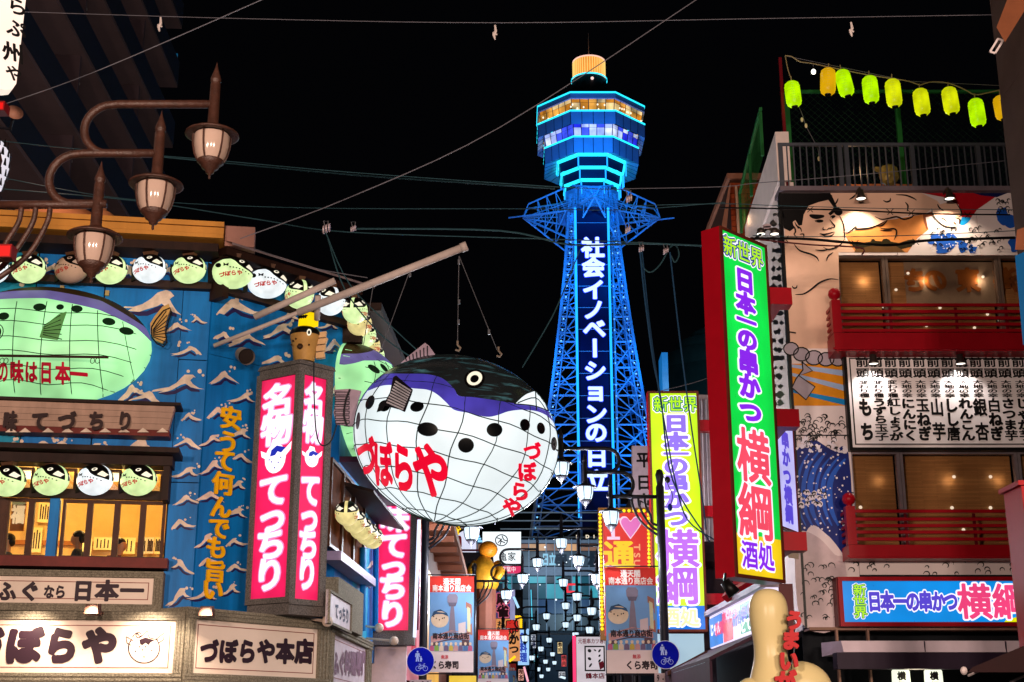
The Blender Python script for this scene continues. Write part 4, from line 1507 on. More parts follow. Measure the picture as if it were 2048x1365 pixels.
# sign lights on arms and boxes over the boards
spm = mat('lamp_pale', '#c9b2a4', .5)
for i, (x, y, Y, dx, lab) in enumerate([(195, 1224, 19.6, 0, 'small dark box floodlight above the large cream shop sign'), (420, 1228, 20.1, 0, 'small box floodlight above the main-branch sign, at its left end'),
                                        (655, 1243, 21.6, -60, 'pale arm light over the right end of the main-branch sign'), (758, 1256, 27.0, -70, 'pale arm light over the purple street-side sign'), (788, 1282, 27.2, -90, 'pale arm light below the second pink sign')]):
    p = P(x, y, Y)
    t = thing('sign_light', lab, 'lamp', p)
    if dx == 0:
        MB().hexa([p + Vector(v) for v in ((-.1, -.3, -.05), (.1, -.3, -.05), (.1, -.12, -.07), (-.1, -.12, -.07), (-.08, -.3, .08), (.08, -.3, .08), (.08, -.12, .1), (-.08, -.12, .1))]).build('head', mat('lamp_brown', '#5a3a30', .5), t)
        MB().tube([p + Vector((0, -.15, .02)), p + Vector((0, .25, .0))], .02, 6).build('arm', mat('lamp_brown', '#5a3a30', .5), t)
        lamp('sign_spot', 'SPOT', p + Vector((0, -.42, .05)), 90 if i else 120, (1, .82, .62), .05, p + Vector((.1, .05, -1.0)), 125, .8)
    else:
        MB().ell(p, .09, .09, .09, 12, 8).build('head', spm, t, True)
        MB().tube([p, P(x + dx, y - 8, Y + .8)], .025, 6).build('arm', spm, t)
for x in (60, 300):
    p = fF.px(x, 1222, .45)
    lamp('sign_spot', 'SPOT', p, 90, (1, .80, .6), .05, fF.px(x, 1300, 0), 120, .8)

# ================================================================== the observation tower
TY = 188.0
TX = P(1186, 600, TY).x
kt = lambda y: mpp(1186, y, TY)


def tz(y, r=0):
    return P(1186, y, TY - r).z


steel = mat('tower_steel', '#b8bcc2', .45, var=.1)
clad = mat('tower_cladding', '#a9b0ba', .5, var=.2, scale=.3)
cy = glow('neon_cyan', '#24d4f0', 1.9, 0)
azure = glow('neon_azure', '#1f9cff', 1.9, 0)
tower = thing('observation_tower', 'tall blue-lit steel observation tower with amber-windowed deck and neon advertising column', 'tower', (TX, TY, 0))
TC = Vector((TX, TY, 0))


def octv(r, z, k):
    a = R(22.5 + 45 * k)
    q = r / math.cos(R(22.5))
    return Vector((TX + q * math.sin(a), TY - q * math.cos(a), z))


def ring(name, r0, z0, r1, z1, mt, bevel=None):
    mb = MB()
    for k in range(8):
        mb.poly([octv(r0, z0, k - 1), octv(r0, z0, k), octv(r1, z1, k), octv(r1, z1, k - 1)])
    return mb.build(name, mt, tower)


def strip(r, z, h, mt, t=.12):
    mb = MB()
    for k in range(8):
        mb.hexa([octv(r, z, k - 1), octv(r, z, k), octv(r - t, z, k), octv(r - t, z, k - 1), octv(r, z + h, k - 1), octv(r, z + h, k), octv(r - t, z + h, k), octv(r - t, z + h, k - 1)])
    return mb.build('light_strip', mt, tower)


px_ = kt(230)
r5 = 105 * px_
rr = lambda p: p * px_
z_roof, z_wt, z_wb = tz(184, r5), tz(198, r5 * .97), tz(224, r5 * .95)
z_b1 = tz(246, rr(96))
ring('roof_slope', r5, z_roof, rr(40), z_roof + 1.0, mat('tower_dark', '#20242c', .6))
ring('deck_wall', r5, z_wt, r5, z_roof, clad)
strip(r5 + .08, z_roof - .2, .22, cy)
ring('soffit', r5, z_wt, rr(99), z_wt - .02, clad)
amber = [glow('deck_amber%d' % i, c, s, .75, .55, light=False) for i, (c, s) in enumerate((('#ffb24a', .85), ('#ffa030', .6), ('#ffd890', .95)))]
blu_w = [glow('deck_blue%d' % i, c, s, .8, .5, light=False) for i, (c, s) in enumerate((('#4a60ff', .9), ('#b8c8ff', 1.0), ('#3038f0', .8), ('#e0e8ff', 1.0)))]
frm = mat('tower_frame', '#2c3444', .5)
rt = random.Random(9)
fmc = {}


def windows(rtop, ztop, rbot, zbot, mats, cols=5):
    for k in range(8):
        A0, A1 = octv(rtop, ztop, k - 1), octv(rtop, ztop, k)
        B0, B1 = octv(rbot, zbot, k - 1), octv(rbot, zbot, k)
        for c in range(cols):
            for (v0, v1) in ((0, .26), (.28, 1)):
                s0, s1 = (c + .03) / cols, (c + .97) / cols
                L4 = lambda s, v: (A0.lerp(A1, s)).lerp(B0.lerp(B1, s), v)
                MB().poly([L4(s0, v1), L4(s1, v1), L4(s1, v0), L4(s0, v0)]).build('pane', rt.choice(mats), tower)
            m_ = MB()
            s = c / cols
            m_.tube([A0.lerp(A1, s), B0.lerp(B1, s)], .06, 4)
            m_.build('mullion', frm, tower)


windows(rr(101), z_wt, rr(97), z_wb, amber)
ring('deck_wall', rr(97) - .3, z_wb, rr(101) - .3, z_wt, frm)
lw = MB()
for k in range(34):
    kf = rt.randint(-2, 2)
    s = rt.random()
    A0, A1 = octv(rr(100), z_wb + rt.uniform(.3, 1.2), kf - 1), octv(rr(100), 0, kf)
    p = Vector((A0.x + (A1.x - A0.x) * s, A0.y + (A1.y - A0.y) * s, A0.z))
    lw.ell(p, .13, .13, .16, 6, 4)
tag(lw.build('deck_lamps', glow('deck_lamp', '#fff1d0', 1.3, 0, light=False), tower), kind='stuff')
strip(r5 + .05, z_wb - .12, .24, cy)
ring('deck_wall', rr(104), z_b1 - .5, r5, z_wb - .13, clad)
ring('soffit', rr(104), z_b1 - .5, rr(93), z_b1 + .15, clad)
z_w2t, z_w2b = tz(248, rr(92)), tz(274, rr(90))
windows(rr(92), z_w2t, rr(88), z_w2b, blu_w)
ring('deck_wall', rr(88) - .3, z_w2b, rr(92) - .3, z_w2t, frm)
strip(rr(92.5), z_w2b - .12, .24, cy)
z_b2 = tz(296, rr(90))
ring('deck_wall', rr(91), z_b2 - .8, rr(92), z_w2b - .16, clad)
ring('soffit', rr(91), z_b2 - .8, rr(66), z_b2 + .1, clad)
for ysp, rp_, nxt in ((309, 67, 60), (335, 60, 54), (360, 53, 50)):
    z = tz(ysp, rr(rp_))
    strip(rr(rp_) + .05, z - .2, .42, cy, .3)
    ring('step_wall', rr(nxt), tz(ysp + 22, rr(nxt)), rr(rp_) - .3, z - .2, mat('tower_glassy', '#1c2a3c', .3))
    for k in range(-2, 3):          # corner neon returns
        MB().tube([octv(rr(rp_), z - .2, k), octv(rr(rp_), z - 2.2, k)], .1, 4).build('light_strip', azure, tower)
z_n = tz(395, rr(52))
ring('neck_wall', rr(50), z_n - 2, rr(52), tz(372, rr(52)), clad)
# drum and crown
zc1, zc2, zc3 = tz(180, rr(36)), tz(147, rr(36)), tz(112, rr(33))
MB().lathe([(rr(37), z_roof + .2), (rr(36), zc1), (rr(35), zc2), (0, zc2)], TC, 28).build('drum', mat('tower_dark', '#20242c', .6), tower, True)
MB().lathe([(rr(36.5), zc2 - .05), (rr(36.5), zc2 + .2), (rr(35.8), zc2 + .2)], TC, 28).build('light_strip', cy, tower)
MB().lathe([(rr(31.5), zc2 + .2), (rr(31.5), zc3)], TC, 32).build('crown_shade', glow('crown_orange', '#ffa040', .9, .4, .4), tower, True)
for k in range(40):
    q = 2 * math.pi * k / 40
    p = TC + Vector((rr(32.5) * math.cos(q), rr(32.5) * math.sin(q), 0))
    MB().tube([p + Vector((0, 0, zc2 + .2)), p + Vector((0, 0, zc3))], .07, 4).build('crown_bar', glow('crown_bar', '#ffd478', 1.0, 0, light=False), tower)
MB().lathe([(rr(33), zc3), (rr(33.3), zc3 + .2), (rr(32), zc3 + .25), (rr(32), zc3)], TC, 32).build('light_strip', glow('crown_rim', '#ffc4b0', 1.2, 0), tower)
MB().lathe([(rr(20), zc2 + .5), (rr(20), zc2 + 1.6)], TC, 24).build('light_strip', glow('crown_in', '#ff8f50', .9, 0), tower)
MB().tube([TC + Vector((0, 0, zc3 - 2)), TC + Vector((0, 0, tz(66)))], [.12, .04], 5).build('mast', steel, tower)
MB().ell(TC + Vector((.3, -rr(36.5), tz(157, rr(36)))), .25, .2, .25, 8, 6).build('beacon', glow('beacon', '#ffd8d0', 1.2, 0, light=False), tower)

# panel joints on the deck walls
jt = MB()
for r_a, za_, r_b, zb_j in ((r5, z_wb - .13, rr(104), z_b1 - .5), (rr(92), z_w2b - .16, rr(91), z_b2 - .8), (rr(104), z_b1 - .5, rr(93), z_b1 + .15), (rr(91), z_b2 - .8, rr(66), z_b2 + .1)):
    for k in range(8):
        for s in (0, .25, .5, .75):
            jt.tube([octv(r_a, za_, k - 1).lerp(octv(r_a, za_, k), s), octv(r_b, zb_j, k - 1).lerp(octv(r_b, zb_j, k), s)], .05, 4)
tag(jt.build('panel_joints', frm, tower), kind='stuff')
# legs and lattice
WT = [(395, 44), (430, 47), (489, 51), (600, 63), (700, 76), (780, 87), (885, 104), (960, 116), (1050, 130), (1180, 152), (1300, 175)]


def hw(y):
    for (ya_, a), (yb__, b) in zip(WT[:-1], WT[1:]):
        if y <= yb__:
            return a + (b - a) * (y - ya_) / (yb__ - ya_)
    return WT[-1][1]


def leg_pt(y, sx, sy):
    w = hw(y) * kt(y)
    return Vector((TX + sx * w, TY + sy * w * .8, tz(y, w * .5)))


ys = [395, 425, 460, 500, 545, 592, 640, 690, 742, 798, 856, 918, 985, 1060, 1140, 1230]
for sx in (-1, 1):
    for sy in (-1, 1):
        MB().tube([leg_pt(y, sx, sy) for y in ys], [.24] * len(ys), 6).build('leg', steel, tower)
        ld = MB()
        for i in range(len(ys) - 1):
            for j in range(4):
                t = j / 4
                p = leg_pt(ys[i], sx, sy).lerp(leg_pt(ys[i + 1], sx, sy), t)
                ld.tube([p + Vector((-sx * .1, -.3, 0)), p + Vector((-sx * .95, -.3, 0))], .06, 4)
        for o_ in (.1, .95):
            ld.tube([leg_pt(y, sx, sy) + Vector((-sx * o_, -.3, 0)) for y in ys], .08, 4)
        tag(ld.build('leg_lattice', steel, tower), kind='stuff')
br = MB()
for i in range(len(ys) - 1):
    a, b = ys[i], ys[i + 1]
    for sx in (-1, 1):
        inner = lambda y: Vector((TX + sx * 37 * kt(y), leg_pt(y, sx, -1).y, leg_pt(y, sx, -1).z))
        o0, o1, i0, i1 = leg_pt(a, sx, -1), leg_pt(b, sx, -1), inner(a), inner(b)
        if a >= 460:
            br.tube([o0, i1], .1, 4)
            br.tube([i0, o1], .1, 4)
        br.tube([o0, i0], .15, 4)
        mid = o0.lerp(i0, .5)
        br.tube([i0.lerp(i1, .5), o1.lerp(i1, .5)], .07, 4)
        br.tube([mid, o0.lerp(o1, .5)], .07, 4)
        # side face
        A0, A1, B0, B1 = leg_pt(a, sx, -1), leg_pt(b, sx, -1), leg_pt(a, sx, 1), leg_pt(b, sx, 1)
        br.tube([A0, B1], .085, 4)
        br.tube([B0, A1], .085, 4)
        br.tube([A0, B0], .14, 4)
    A0, A1, B0, B1 = leg_pt(a, -1, 1), leg_pt(b, -1, 1), leg_pt(a, 1, 1), leg_pt(b, 1, 1)
    br.tube([A0, B1], .085, 4)
    br.tube([B0, A1], .085, 4)
    br.tube([A0, B0], .14, 4)
for sx in (-1, 1):
    br.tube([Vector((TX + sx * 37 * kt(y), leg_pt(y, sx, -1).y, leg_pt(y, sx, -1).z)) for y in ys], .16, 4)
tag(br.build('bracing', steel, tower), kind='stuff')

lp_ = MB()
for y in range(470, 1120, 22):
    for sx in (-1, 1):
        q = leg_pt(y, sx, -1)
        lp_.ell(q + Vector((-sx * .5, -.4, 0)), .13, .1, .13, 5, 3)
        if y % 3:
            lp_.ell(Vector((TX + sx * 37 * kt(y), q.y - .3, q.z)), .1, .1, .1, 5, 3)
tag(lp_.build('lamp_points', glow('tower_point', '#7ac8ff', 1.5, 0, light=False), tower), kind='stuff')
# wings with their trusses
zw = tz(436)
for k, (dx, dy) in enumerate(((1, 0), (-1, 0), (0, -1), (0, 1))):
    wg = MB()
    tip = Vector((TX + dx * 137 * kt(436), TY + dy * 110 * kt(436), zw))
    end = Vector((TX + dx * 166 * kt(436), TY + dy * 130 * kt(436), zw))
    sx_ = Vector((dy, dx, 0))
    for o_ in (-1, 1):
        off = sx_ * (o_ * 3.0)
        top_in = Vector((TX + dx * 55 * kt(390), TY + dy * 4, tz(392))) + off
        up = Vector((TX + dx * 126 * kt(412), TY + dy * 7.5, tz(413))) + off * .3
        mid_in = Vector((TX + dx * 48 * kt(436), TY + dy * 4, zw)) + off
        low_in = Vector((TX + dx * 50 * kt(490), TY + dy * 4, tz(490))) + off
        wg.tube([top_in, up], .14, 4)
        wg.tube([tip, mid_in], .15, 4)
        wg.tube([tip, low_in], .15, 4)
        wg.tube([tip, up], .1, 4)
        wg.tube([tip, Vector((TX + dx * 47 * kt(405), TY + dy * 4, tz(420))) + off], .1, 4)
        for t in (.25, .5, .75):
            wg.tube([top_in.lerp(up, t), mid_in.lerp(tip, t * .85)], .08, 4)
            wg.tube([low_in.lerp(tip, t), mid_in.lerp(tip, t)], .08, 4)
            wg.tube([low_in.lerp(tip, t), mid_in.lerp(tip, t - .2)], .08, 4)
            wg.tube([top_in.lerp(up, t), mid_in.lerp(tip, t - .2)], .07, 4)
    wg.tube([mid_in, end], .12, 4)
    wg.build('wing_truss', steel, tower)
# gallery with rails under the neck
ring('gallery_floor', rr(64), tz(414, rr(64)), rr(48), tz(413, rr(50)), clad)
gr_ = MB()
for i in range(5):
    z = tz(413, rr(64)) + .25 + i * .35
    for k in range(8):
        gr_.tube([octv(rr(64), z, k - 1), octv(rr(64), z, k)], .05, 4)
gr_.build('gallery_rail', steel, tower)

# neon advertising column
AY = TY - 6.0
fT = frontal(AY)
u0, u1, z0, z1 = fT.rect(1156, 417, 1224, 1036)
ut = fT.hit(1188, 700)[0]
hwid = (u1 - u0) / 2
MB().fbox(fT, ut - hwid, ut + hwid, z0 - 2, z1, -.8, 0).build('sign_panel', mat('tower_panel', '#0a1230', .5, var=.3, scale=.3), tower)
for sx in (-1, 1):
    MB().fbox(fT, ut + sx * hwid - .16, ut + sx * hwid + .16, z0, z1, .0, .25).build('light_strip', azure, tower)
for i in range(14):
    z = z1 - (i + .7) * (z1 - z0) / 14
    MB().fbox(fT, ut - hwid + .2, ut + hwid - .2, z - .03, z + .03, 0, .04).build('panel_joint', steel, tower)
tw = glow('tower_letter', '#dff2ff', 1.15, .06, light=False)
teb = glow('tower_letter_edge', '#0a3cff', .9, 0, light=False)
yc = [496, 535, 580, 620, 658, 697, 742, 783, 828, 865, 914, 962]
for y, c in zip(yc, '社会イノベ|ションの日立'):
    z = fT.hit(1188, y)[1]
    s = 44 * mpp(1188, y, AY)
    letters(MB(), [(c, ut + .1, z, s * 1.05, s)], on(fT, .2, .19), .04, 0, .19).build('lettering', tw, tower)
    letters(MB(), [(c, ut + .1, z, s * 1.05, s)], on(fT, .06), .075).build('letter_edge', teb, tower)
# floodlights of the tower
for (x, y, pw_) in ((1120, 330, 5200), (1252, 330, 5200), (1186, 300, 3600), (1110, 520, 5200), (1262, 520, 5200), (1075, 700, 6000), (1297, 700, 6000), (1050, 900, 7000), (1320, 900, 7000)):
    p = P(x, y, TY - (15 if y < 500 else 11))
    lamp('tower_flood', 'SPOT', p, pw_ * (.85 if y < 500 else .95), (.0, .2, 1), .6, (TX, TY, p.z + (3 if y > 400 else 7)), 140, .6)
for y in (450, 620, 800, 980):
    lamp('tower_flood', 'SPOT', (TX, TY + 1.5, tz(y)), 4000, (0, .14, 1), .6, (TX, TY + 1.5, tz(y) + 10), 150, .6)
# ================================================================== kushikatsu restaurant on the right
RY = 23.5
pR = plan(1563, 385, RY)
fR = Fac(pR, (pR.x + 8.5, RY))
pD = Vector((pR.x + .25, RY + 5.0))
fD = Fac(pD, pR)
kush = thing('skewer_restaurant', 'three-storey restaurant with a painted wrestler mural and red balconies on the right', 'building', (pR.x, RY, 0))
red = mat('lacquer_red', '#960818', .35, var=.12, scale=3)
redd = mat('lacquer_red_dark', '#5a0712', .4, var=.15)
Z4 = lambda L_: [(1540 + x / 4.031, 370 + y / 4.031) for x, y in L_]
Z1 = lambda L_: [(1280 + x / 3.593, 420 + y / 3.593) for x, y in L_]
Z5 = lambda L_: [(1600 + x / 4.266, 680 + y / 4.266) for x, y in L_]
Z6 = lambda L_: [(1560 + x / 3.371, 960 + y / 3.371) for x, y in L_]
zR = lambda y: fR.hit(1800, y)[1]
uR = lambda x, y: fR.hit(x, y)[0]
ztop = zR(386)
uwin1, uwin2 = uR(1678, 600), uR(1706, 960)
MB().fbox(fR, 0, fR.len, -.1, zR(1258), -.5, -.5 + .02).build('core_wall', mat('core_dark', '#15171c', .8), kush)
m = MB()
for a, b in ((zR(1258), zR(1118)), (zR(902), zR(694)), (zR(511), ztop)):
    m.fbox(fR, 0, fR.len, a, b, -.4, -.03)
m.fbox(fR, 0, uwin1, zR(694), zR(511), -.4, -.03)
m.fbox(fR, 0, uwin2, zR(1118), zR(902), -.4, -.03)
m.build('core_wall', mat('core_dark', '#15171c', .8), kush)
mural_w = mat('mural_white', '#e2d2d2', .5, var=.08, scale=1)
# mural sheets with joints
us = [0.0, uR(1663, 450), uR(1790, 450), uR(1955, 450), fR.len]
for k in range(4):
    MB().fbox(fR, us[k] + .004, us[k + 1] - .004, zR(511) + .003, ztop - .003, -.028, 0).build('mural_panel', mural_w, kush)
for a, b in ((694, 511), (870, 696), (985, 872), (1118, 987), (1256, 1120)):
    MB().fbox(fR, 0.004, (uwin1 if b < 600 else uwin2) - .004, zR(a) + .003, zR(b) - .003, -.028, 0).build('mural_panel', mural_w, kush)
MB().fbox(fR, uwin2 + .004, fR.len, zR(1150), zR(1120), -.028, 0).build('mural_panel', mural_w, kush)
MB().fbox(fR, uwin2 + .004, fR.len, zR(902), zR(696), -.028, 0).build('mural_panel', mural_w, kush)

skin_p = mat('print_skin', '#dfb49c', .4, var=.06)
kline = mat('print_black', '#0d0a0b', .4, var=.05)


def fill(pts, mt_, d, name='mural_print', f=fR, sm=True):
    return MB().flatpx(f, spline(pts + pts[:1], 4)[:-1] if sm else pts, d + dj() * .3).build(name, mt_, kush)


fill(Z4([(112, 66), (480, 66), (560, 250), (600, 340), (605, 430), (650, 500), (690, 545), (552, 545), (560, 900), (545, 1320), (152, 1320), (125, 700)]), skin_p, .002, sm=False)
fill(Z4([(480, 66), (1220, 66), (1350, 130), (1380, 170), (1310, 190), (1240, 240), (1150, 245), (1020, 265), (950, 285), (850, 335), (690, 365), (600, 395), (560, 250)]), skin_p, .0025, sm=False)
fill(Z4([(605, 400), (690, 365), (850, 335), (950, 285), (1230, 240), (1280, 360), (1190, 430), (1110, 545), (690, 545), (640, 480)]), mat('print_sunset', '#d98a4a', .4, var=.25, scale=1.5), .003, sm=False)
fill(Z4([(625, 440), (660, 462), (720, 470), (790, 462), (815, 455), (820, 440), (840, 438), (850, 452), (900, 456), (912, 440), (940, 434), (960, 442), (975, 458), (1040, 470), (1110, 446), (1160, 440), (1180, 452), (1140, 500), (1060, 520), (1010, 492), (940, 500), (820, 492), (740, 510), (690, 520)]), mat('print_dusk', '#2e2716', .4, var=.6, scale=9), .0045, sm=False)
fill(Z4([(690, 520), (740, 510), (820, 492), (940, 500), (1010, 492), (1060, 520), (1090, 545), (680, 545)]), mat('print_mud', '#6a4a2c', .4, var=.3), .0045, sm=False)
fill(Z4([(1225, 66), (1860, 66), (1800, 110), (1670, 200), (1620, 265), (1540, 260), (1520, 160), (1400, 100)]), mat('print_red', '#b01020', .4), .003, sm=False)
fill(Z4([(1640, 66), (1915, 66), (1830, 100), (1700, 85)]), mat('print_navy', '#131a4a', .4), .005, sm=False)
fill(Z4([(1535, 262), (1618, 266), (1580, 315), (1540, 325), (1522, 300)]), mat('print_cyan', '#1583c4', .4), .005)
fill(Z4([(1310, 190), (1380, 155), (1480, 140), (1535, 200), (1545, 260), (1520, 320), (1480, 345), (1400, 330), (1335, 275)]), skin_p, .006)
fill(Z4([(1232, 238), (1305, 215), (1312, 250), (1255, 262), (1275, 355), (1262, 360), (1240, 300)]), mat('print_brown', '#8a4a2c', .4), .006, sm=False)
# hair
fill(Z4([(78, 66), (485, 66), (510, 110), (540, 180), (520, 190), (470, 122), (390, 140), (310, 170), (272, 240), (258, 325), (232, 330), (205, 285), (182, 300), (195, 350), (160, 375), (112, 350), (100, 200)]), kline, .008, 'hair_print', sm=False)
fill(Z4([(505, 190), (530, 180), (575, 195), (585, 225), (560, 248), (525, 235)]), kline, .008, 'hair_print')
st = MB()
for pts, w in (([(560, 250), (590, 310), (600, 380), (602, 445)], 1.3), ([(318, 245), (370, 258), (438, 252)], 4.5), ([(478, 240), (520, 205)], 3), ([(360, 292), (390, 285), (425, 292), (395, 300), (365, 296)], 1.6), ([(485, 262), (505, 252), (522, 255), (500, 272)], 1.6),
               ([(480, 280), (500, 305), (520, 330), (515, 345), (490, 340)], 1.4), ([(430, 340), (428, 360), (450, 362)], 1.2), ([(455, 365), (480, 350), (500, 358)], 1.2), ([(400, 392), (440, 400), (520, 380)], 1.5), ([(400, 392), (450, 415), (500, 408), (520, 385)], 1.2), ([(195, 480), (240, 530), (330, 560), (375, 585), (395, 618)], 1.8),
               ([(455, 615), (470, 575), (510, 545)], 1.4), ([(365, 525), (430, 530), (480, 515)], 1.4), ([(430, 505), (480, 520), (560, 490), (600, 440)], 1.5), ([(205, 885), (270, 880), (330, 845), (400, 790), (480, 760), (552, 766)], 1.8), ([(178, 815), (190, 832), (212, 830), (218, 810)], 1.5), ([(150, 1185), (210, 1195)], 1.4),
               ([(500, 95), (480, 75)], 1.4), ([(550, 110), (530, 150), (500, 165)], 1.6), ([(640, 118), (670, 100), (690, 80)], 1.6), ([(1015, 80), (1090, 84), (1150, 105), (1182, 125)], 1.6), ([(912, 125), (940, 138), (968, 128), (970, 105)], 1.6), ([(1090, 140), (1112, 170), (1105, 215)], 1.6),
               ([(600, 388), (640, 380), (690, 340), (700, 358), (800, 350), (880, 320), (950, 283)], 1.6), ([(845, 255), (900, 278), (960, 270), (1020, 258), (1080, 278), (1140, 262), (1160, 245), (1235, 238)], 1.6), ([(855, 330), (900, 330), (945, 290)], 1.4),
               ([(1305, 190), (1310, 230), (1335, 275), (1400, 330), (1480, 346), (1490, 335)], 1.4), ([(1350, 155), (1365, 185), (1400, 210)], 1.4), ([(1500, 145), (1535, 200), (1545, 240), (1520, 262)], 1.4), ([(1370, 265), (1400, 275), (1430, 300)], 1.2), ([(1490, 265), (1530, 280), (1525, 318)], 1.3), ([(1480, 300), (1500, 320)], 1.2),
               ([(885, 348), (940, 358), (1000, 355), (1020, 375), (1015, 410), (1000, 445)], 1.6), ([(885, 366), (940, 370), (985, 366)], 1.1), ([(185, 290), (180, 320), (200, 350), (205, 380), (195, 400), (220, 425)], 1.5), ([(200, 300), (215, 330), (245, 350), (255, 380)], 1.4), ([(215, 320), (225, 345), (238, 352)], 1.2), ([(240, 400), (270, 398), (272, 425)], 1.4)):
    st.stroke(fR, Z4(pts), w * 2.1, .010 + dj(), taper=len(pts) > 2)
tag(st.build('ink_lines', kline, kush), kind='stuff')
e_ = MB()
e_.flatpx(fR, Z4([(375, 286), (412, 286), (408, 298), (380, 298)]), .0125)
e_.flatpx(fR, Z4([(495, 256), (520, 253), (512, 268), (500, 270)]), .0125)
e_.build('iris_print', kline, kush)

# painted sea spray, generic foam and swells
sea1, sea2, foam = mat('print_deep_blue', '#0a1e6e', .4, var=.2), mat('print_sea_blue', '#1d55b8', .4, var=.2), mat('print_foam', '#e4dbe2', .4, var=.05)
rm_ = random.Random(11)


def blob(cx, cy, r, n=11, k=.35):
    return [(cx + r * (1 + rm_.uniform(-k, k)) * math.cos(2 * math.pi * i / n), cy + r * (1 + rm_.uniform(-k, k)) * math.sin(2 * math.pi * i / n)) for i in range(n)]


a1, a2, a3 = MB(), MB(), MB()
cu = MB()


def curl(x, y, s, d=.012):
    s *= 1.25
    a = rm_.uniform(-.6, .6)
    fl = rm_.choice((-1, 1))
    pts = []
    for t in range(6):
        q = t * .8
        r = s * (1 - t * .13)
        px_, py_ = fl * r * math.cos(q), -r * math.sin(q)
        pts.append((x + px_ * math.cos(a) - py_ * math.sin(a), y + px_ * math.sin(a) + py_ * math.cos(a)))
    cu.stroke(fR, pts, 2.3, d + dj(), taper=True)


def dots(n, x0, y0, x1, y1, d, r=(1, 2.6)):
    for _ in range(n):
        x, y, q = rm_.uniform(x0, x1), rm_.uniform(y0, y1), rm_.uniform(*r)
        a3.flatpx(fR, [(x + q * math.cos(i * 1.05), y + q * math.sin(i * 1.05)) for i in range(6)], d + dj())


for x, y, r in ((1885, 490, 17), (1905, 482, 14), (1870, 480, 12), (1925, 494, 11), (1945, 500, 9), (2005, 432, 16), (2020, 445, 14), (2030, 490, 13)):
    a2.flatpx(fR, spline(blob(x, y, r) + [], 3), .004 + dj())
dots(50, 1858, 468, 1950, 505, .009, (.8, 1.8))
for _ in range(46):
    curl(rm_.uniform(1865, 2010), rm_.uniform(455, 503), rm_.uniform(2.5, 5), .012)
for _ in range(14):
    curl(rm_.uniform(1995, 2020), rm_.uniform(400, 430), rm_.uniform(3, 5), .012)
# swell on the left strip
fill([(1588, 905), (1606, 890), (1628, 880), (1650, 892), (1668, 902), (1697, 908), (1704, 1110), (1660, 1075), (1625, 1050), (1598, 1070)], sea1, .003, 'sea_print')
for k in range(6):
    x = 1592 + k * 13
    a2.stroke(fR, [(x + 34, 898 + 4 * k), (x + 12, 930 + 3 * k), (x + 2, 975), (x + 6, 1020), (x + 20, 1052)], 6 + (k % 3) * 3, .006 + dj(), taper=True)
dots(95, 1594, 900, 1698, 1072, .009, (1, 2.5))
for _ in range(70):
    curl(rm_.uniform(1594, 1694), rm_.gauss(862, 14), rm_.uniform(3.5, 7), .012)
for i in range(34):
    x, y = rm_.uniform(1592, 1694), 0
    y = 892 + 8 * math.sin(x * .12) + rm_.uniform(-8, 12)
    a3.flatpx(fR, spline(blob(x, y, rm_.uniform(2.5, 5.5), 9, .4), 2), .0115 + dj())
for i in range(26):
    x, y = 1600 + (i % 9) * 6 + rm_.uniform(-3, 3), 985 + (i // 9) * 11 + rm_.uniform(-4, 4)
    a3.flatpx(fR, spline(blob(x, y, rm_.uniform(3, 6), 9, .45), 2), .0115 + dj())
    curl(x, y, 3.4, .016)
fill([(1588, 1075), (1606, 1062), (1640, 1078), (1670, 1110), (1690, 1125), (1690, 1248), (1604, 1248)], mat('print_lilac', '#c9b3b6', .4), .004, 'shore_print')
for _ in range(40):
    curl(rm_.uniform(1606, 1685), rm_.uniform(1130, 1240), rm_.uniform(4, 8), .012)
for _ in range(26):
    curl(rm_.uniform(1700, 2045), rm_.uniform(1122, 1150), rm_.uniform(4, 7), .012)
tag(a2.build('sea_print', sea2, kush), kind='stuff')
a3.build('spray_print', foam, kush)
cu.build('curl_lines', kline, kush)
for n_ in ('spray_print', 'curl_lines'):
    tag(bpy.data.objects[n_], kind='stuff')
# rope belt and sun rays
fill([(1580, 728), (1694, 728), (1696, 812), (1584, 812)], mat('print_orange', '#d98a14', .4), .003, 'ray_print', sm=False)
for k, (a, b) in enumerate(((735, 742), (752, 772), (785, 800))):
    fill([(1583, a - 6), (1694, b), (1694, b + 12), (1583, a)], mat('print_pale_blue', '#9fb4d8', .4) if k < 2 else mat('print_cyan', '#1583c4', .4), .006, 'ray_print', sm=False)
rope = mat('print_rope', '#a79aa6', .4, var=.15)
for x, y, r in ((1582, 698, 15), (1603, 709, 16), (1628, 716, 17), (1652, 719, 16), (1676, 719, 16), (1694, 716, 12)):
    c_ = circ(x, y, r, r * .85, 14)
    MB().flatpx(fR, c_, .008 + dj()).build('rope_print', rope, kush)
    MB().stroke(fR, c_ + c_[:1], 2.6, .012 + dj(), smooth=False).build('rope_line', kline, kush)
zz = [(1604, 724), (1625, 742), (1598, 752), (1630, 774), (1612, 800), (1584, 776), (1592, 758), (1606, 740)]
MB().flatpx(fR, zz, .0105).build('paper_print', rope, kush)
MB().stroke(fR, zz + zz[:1], 2.6, .0145, smooth=False).build('rope_line', kline, kush)

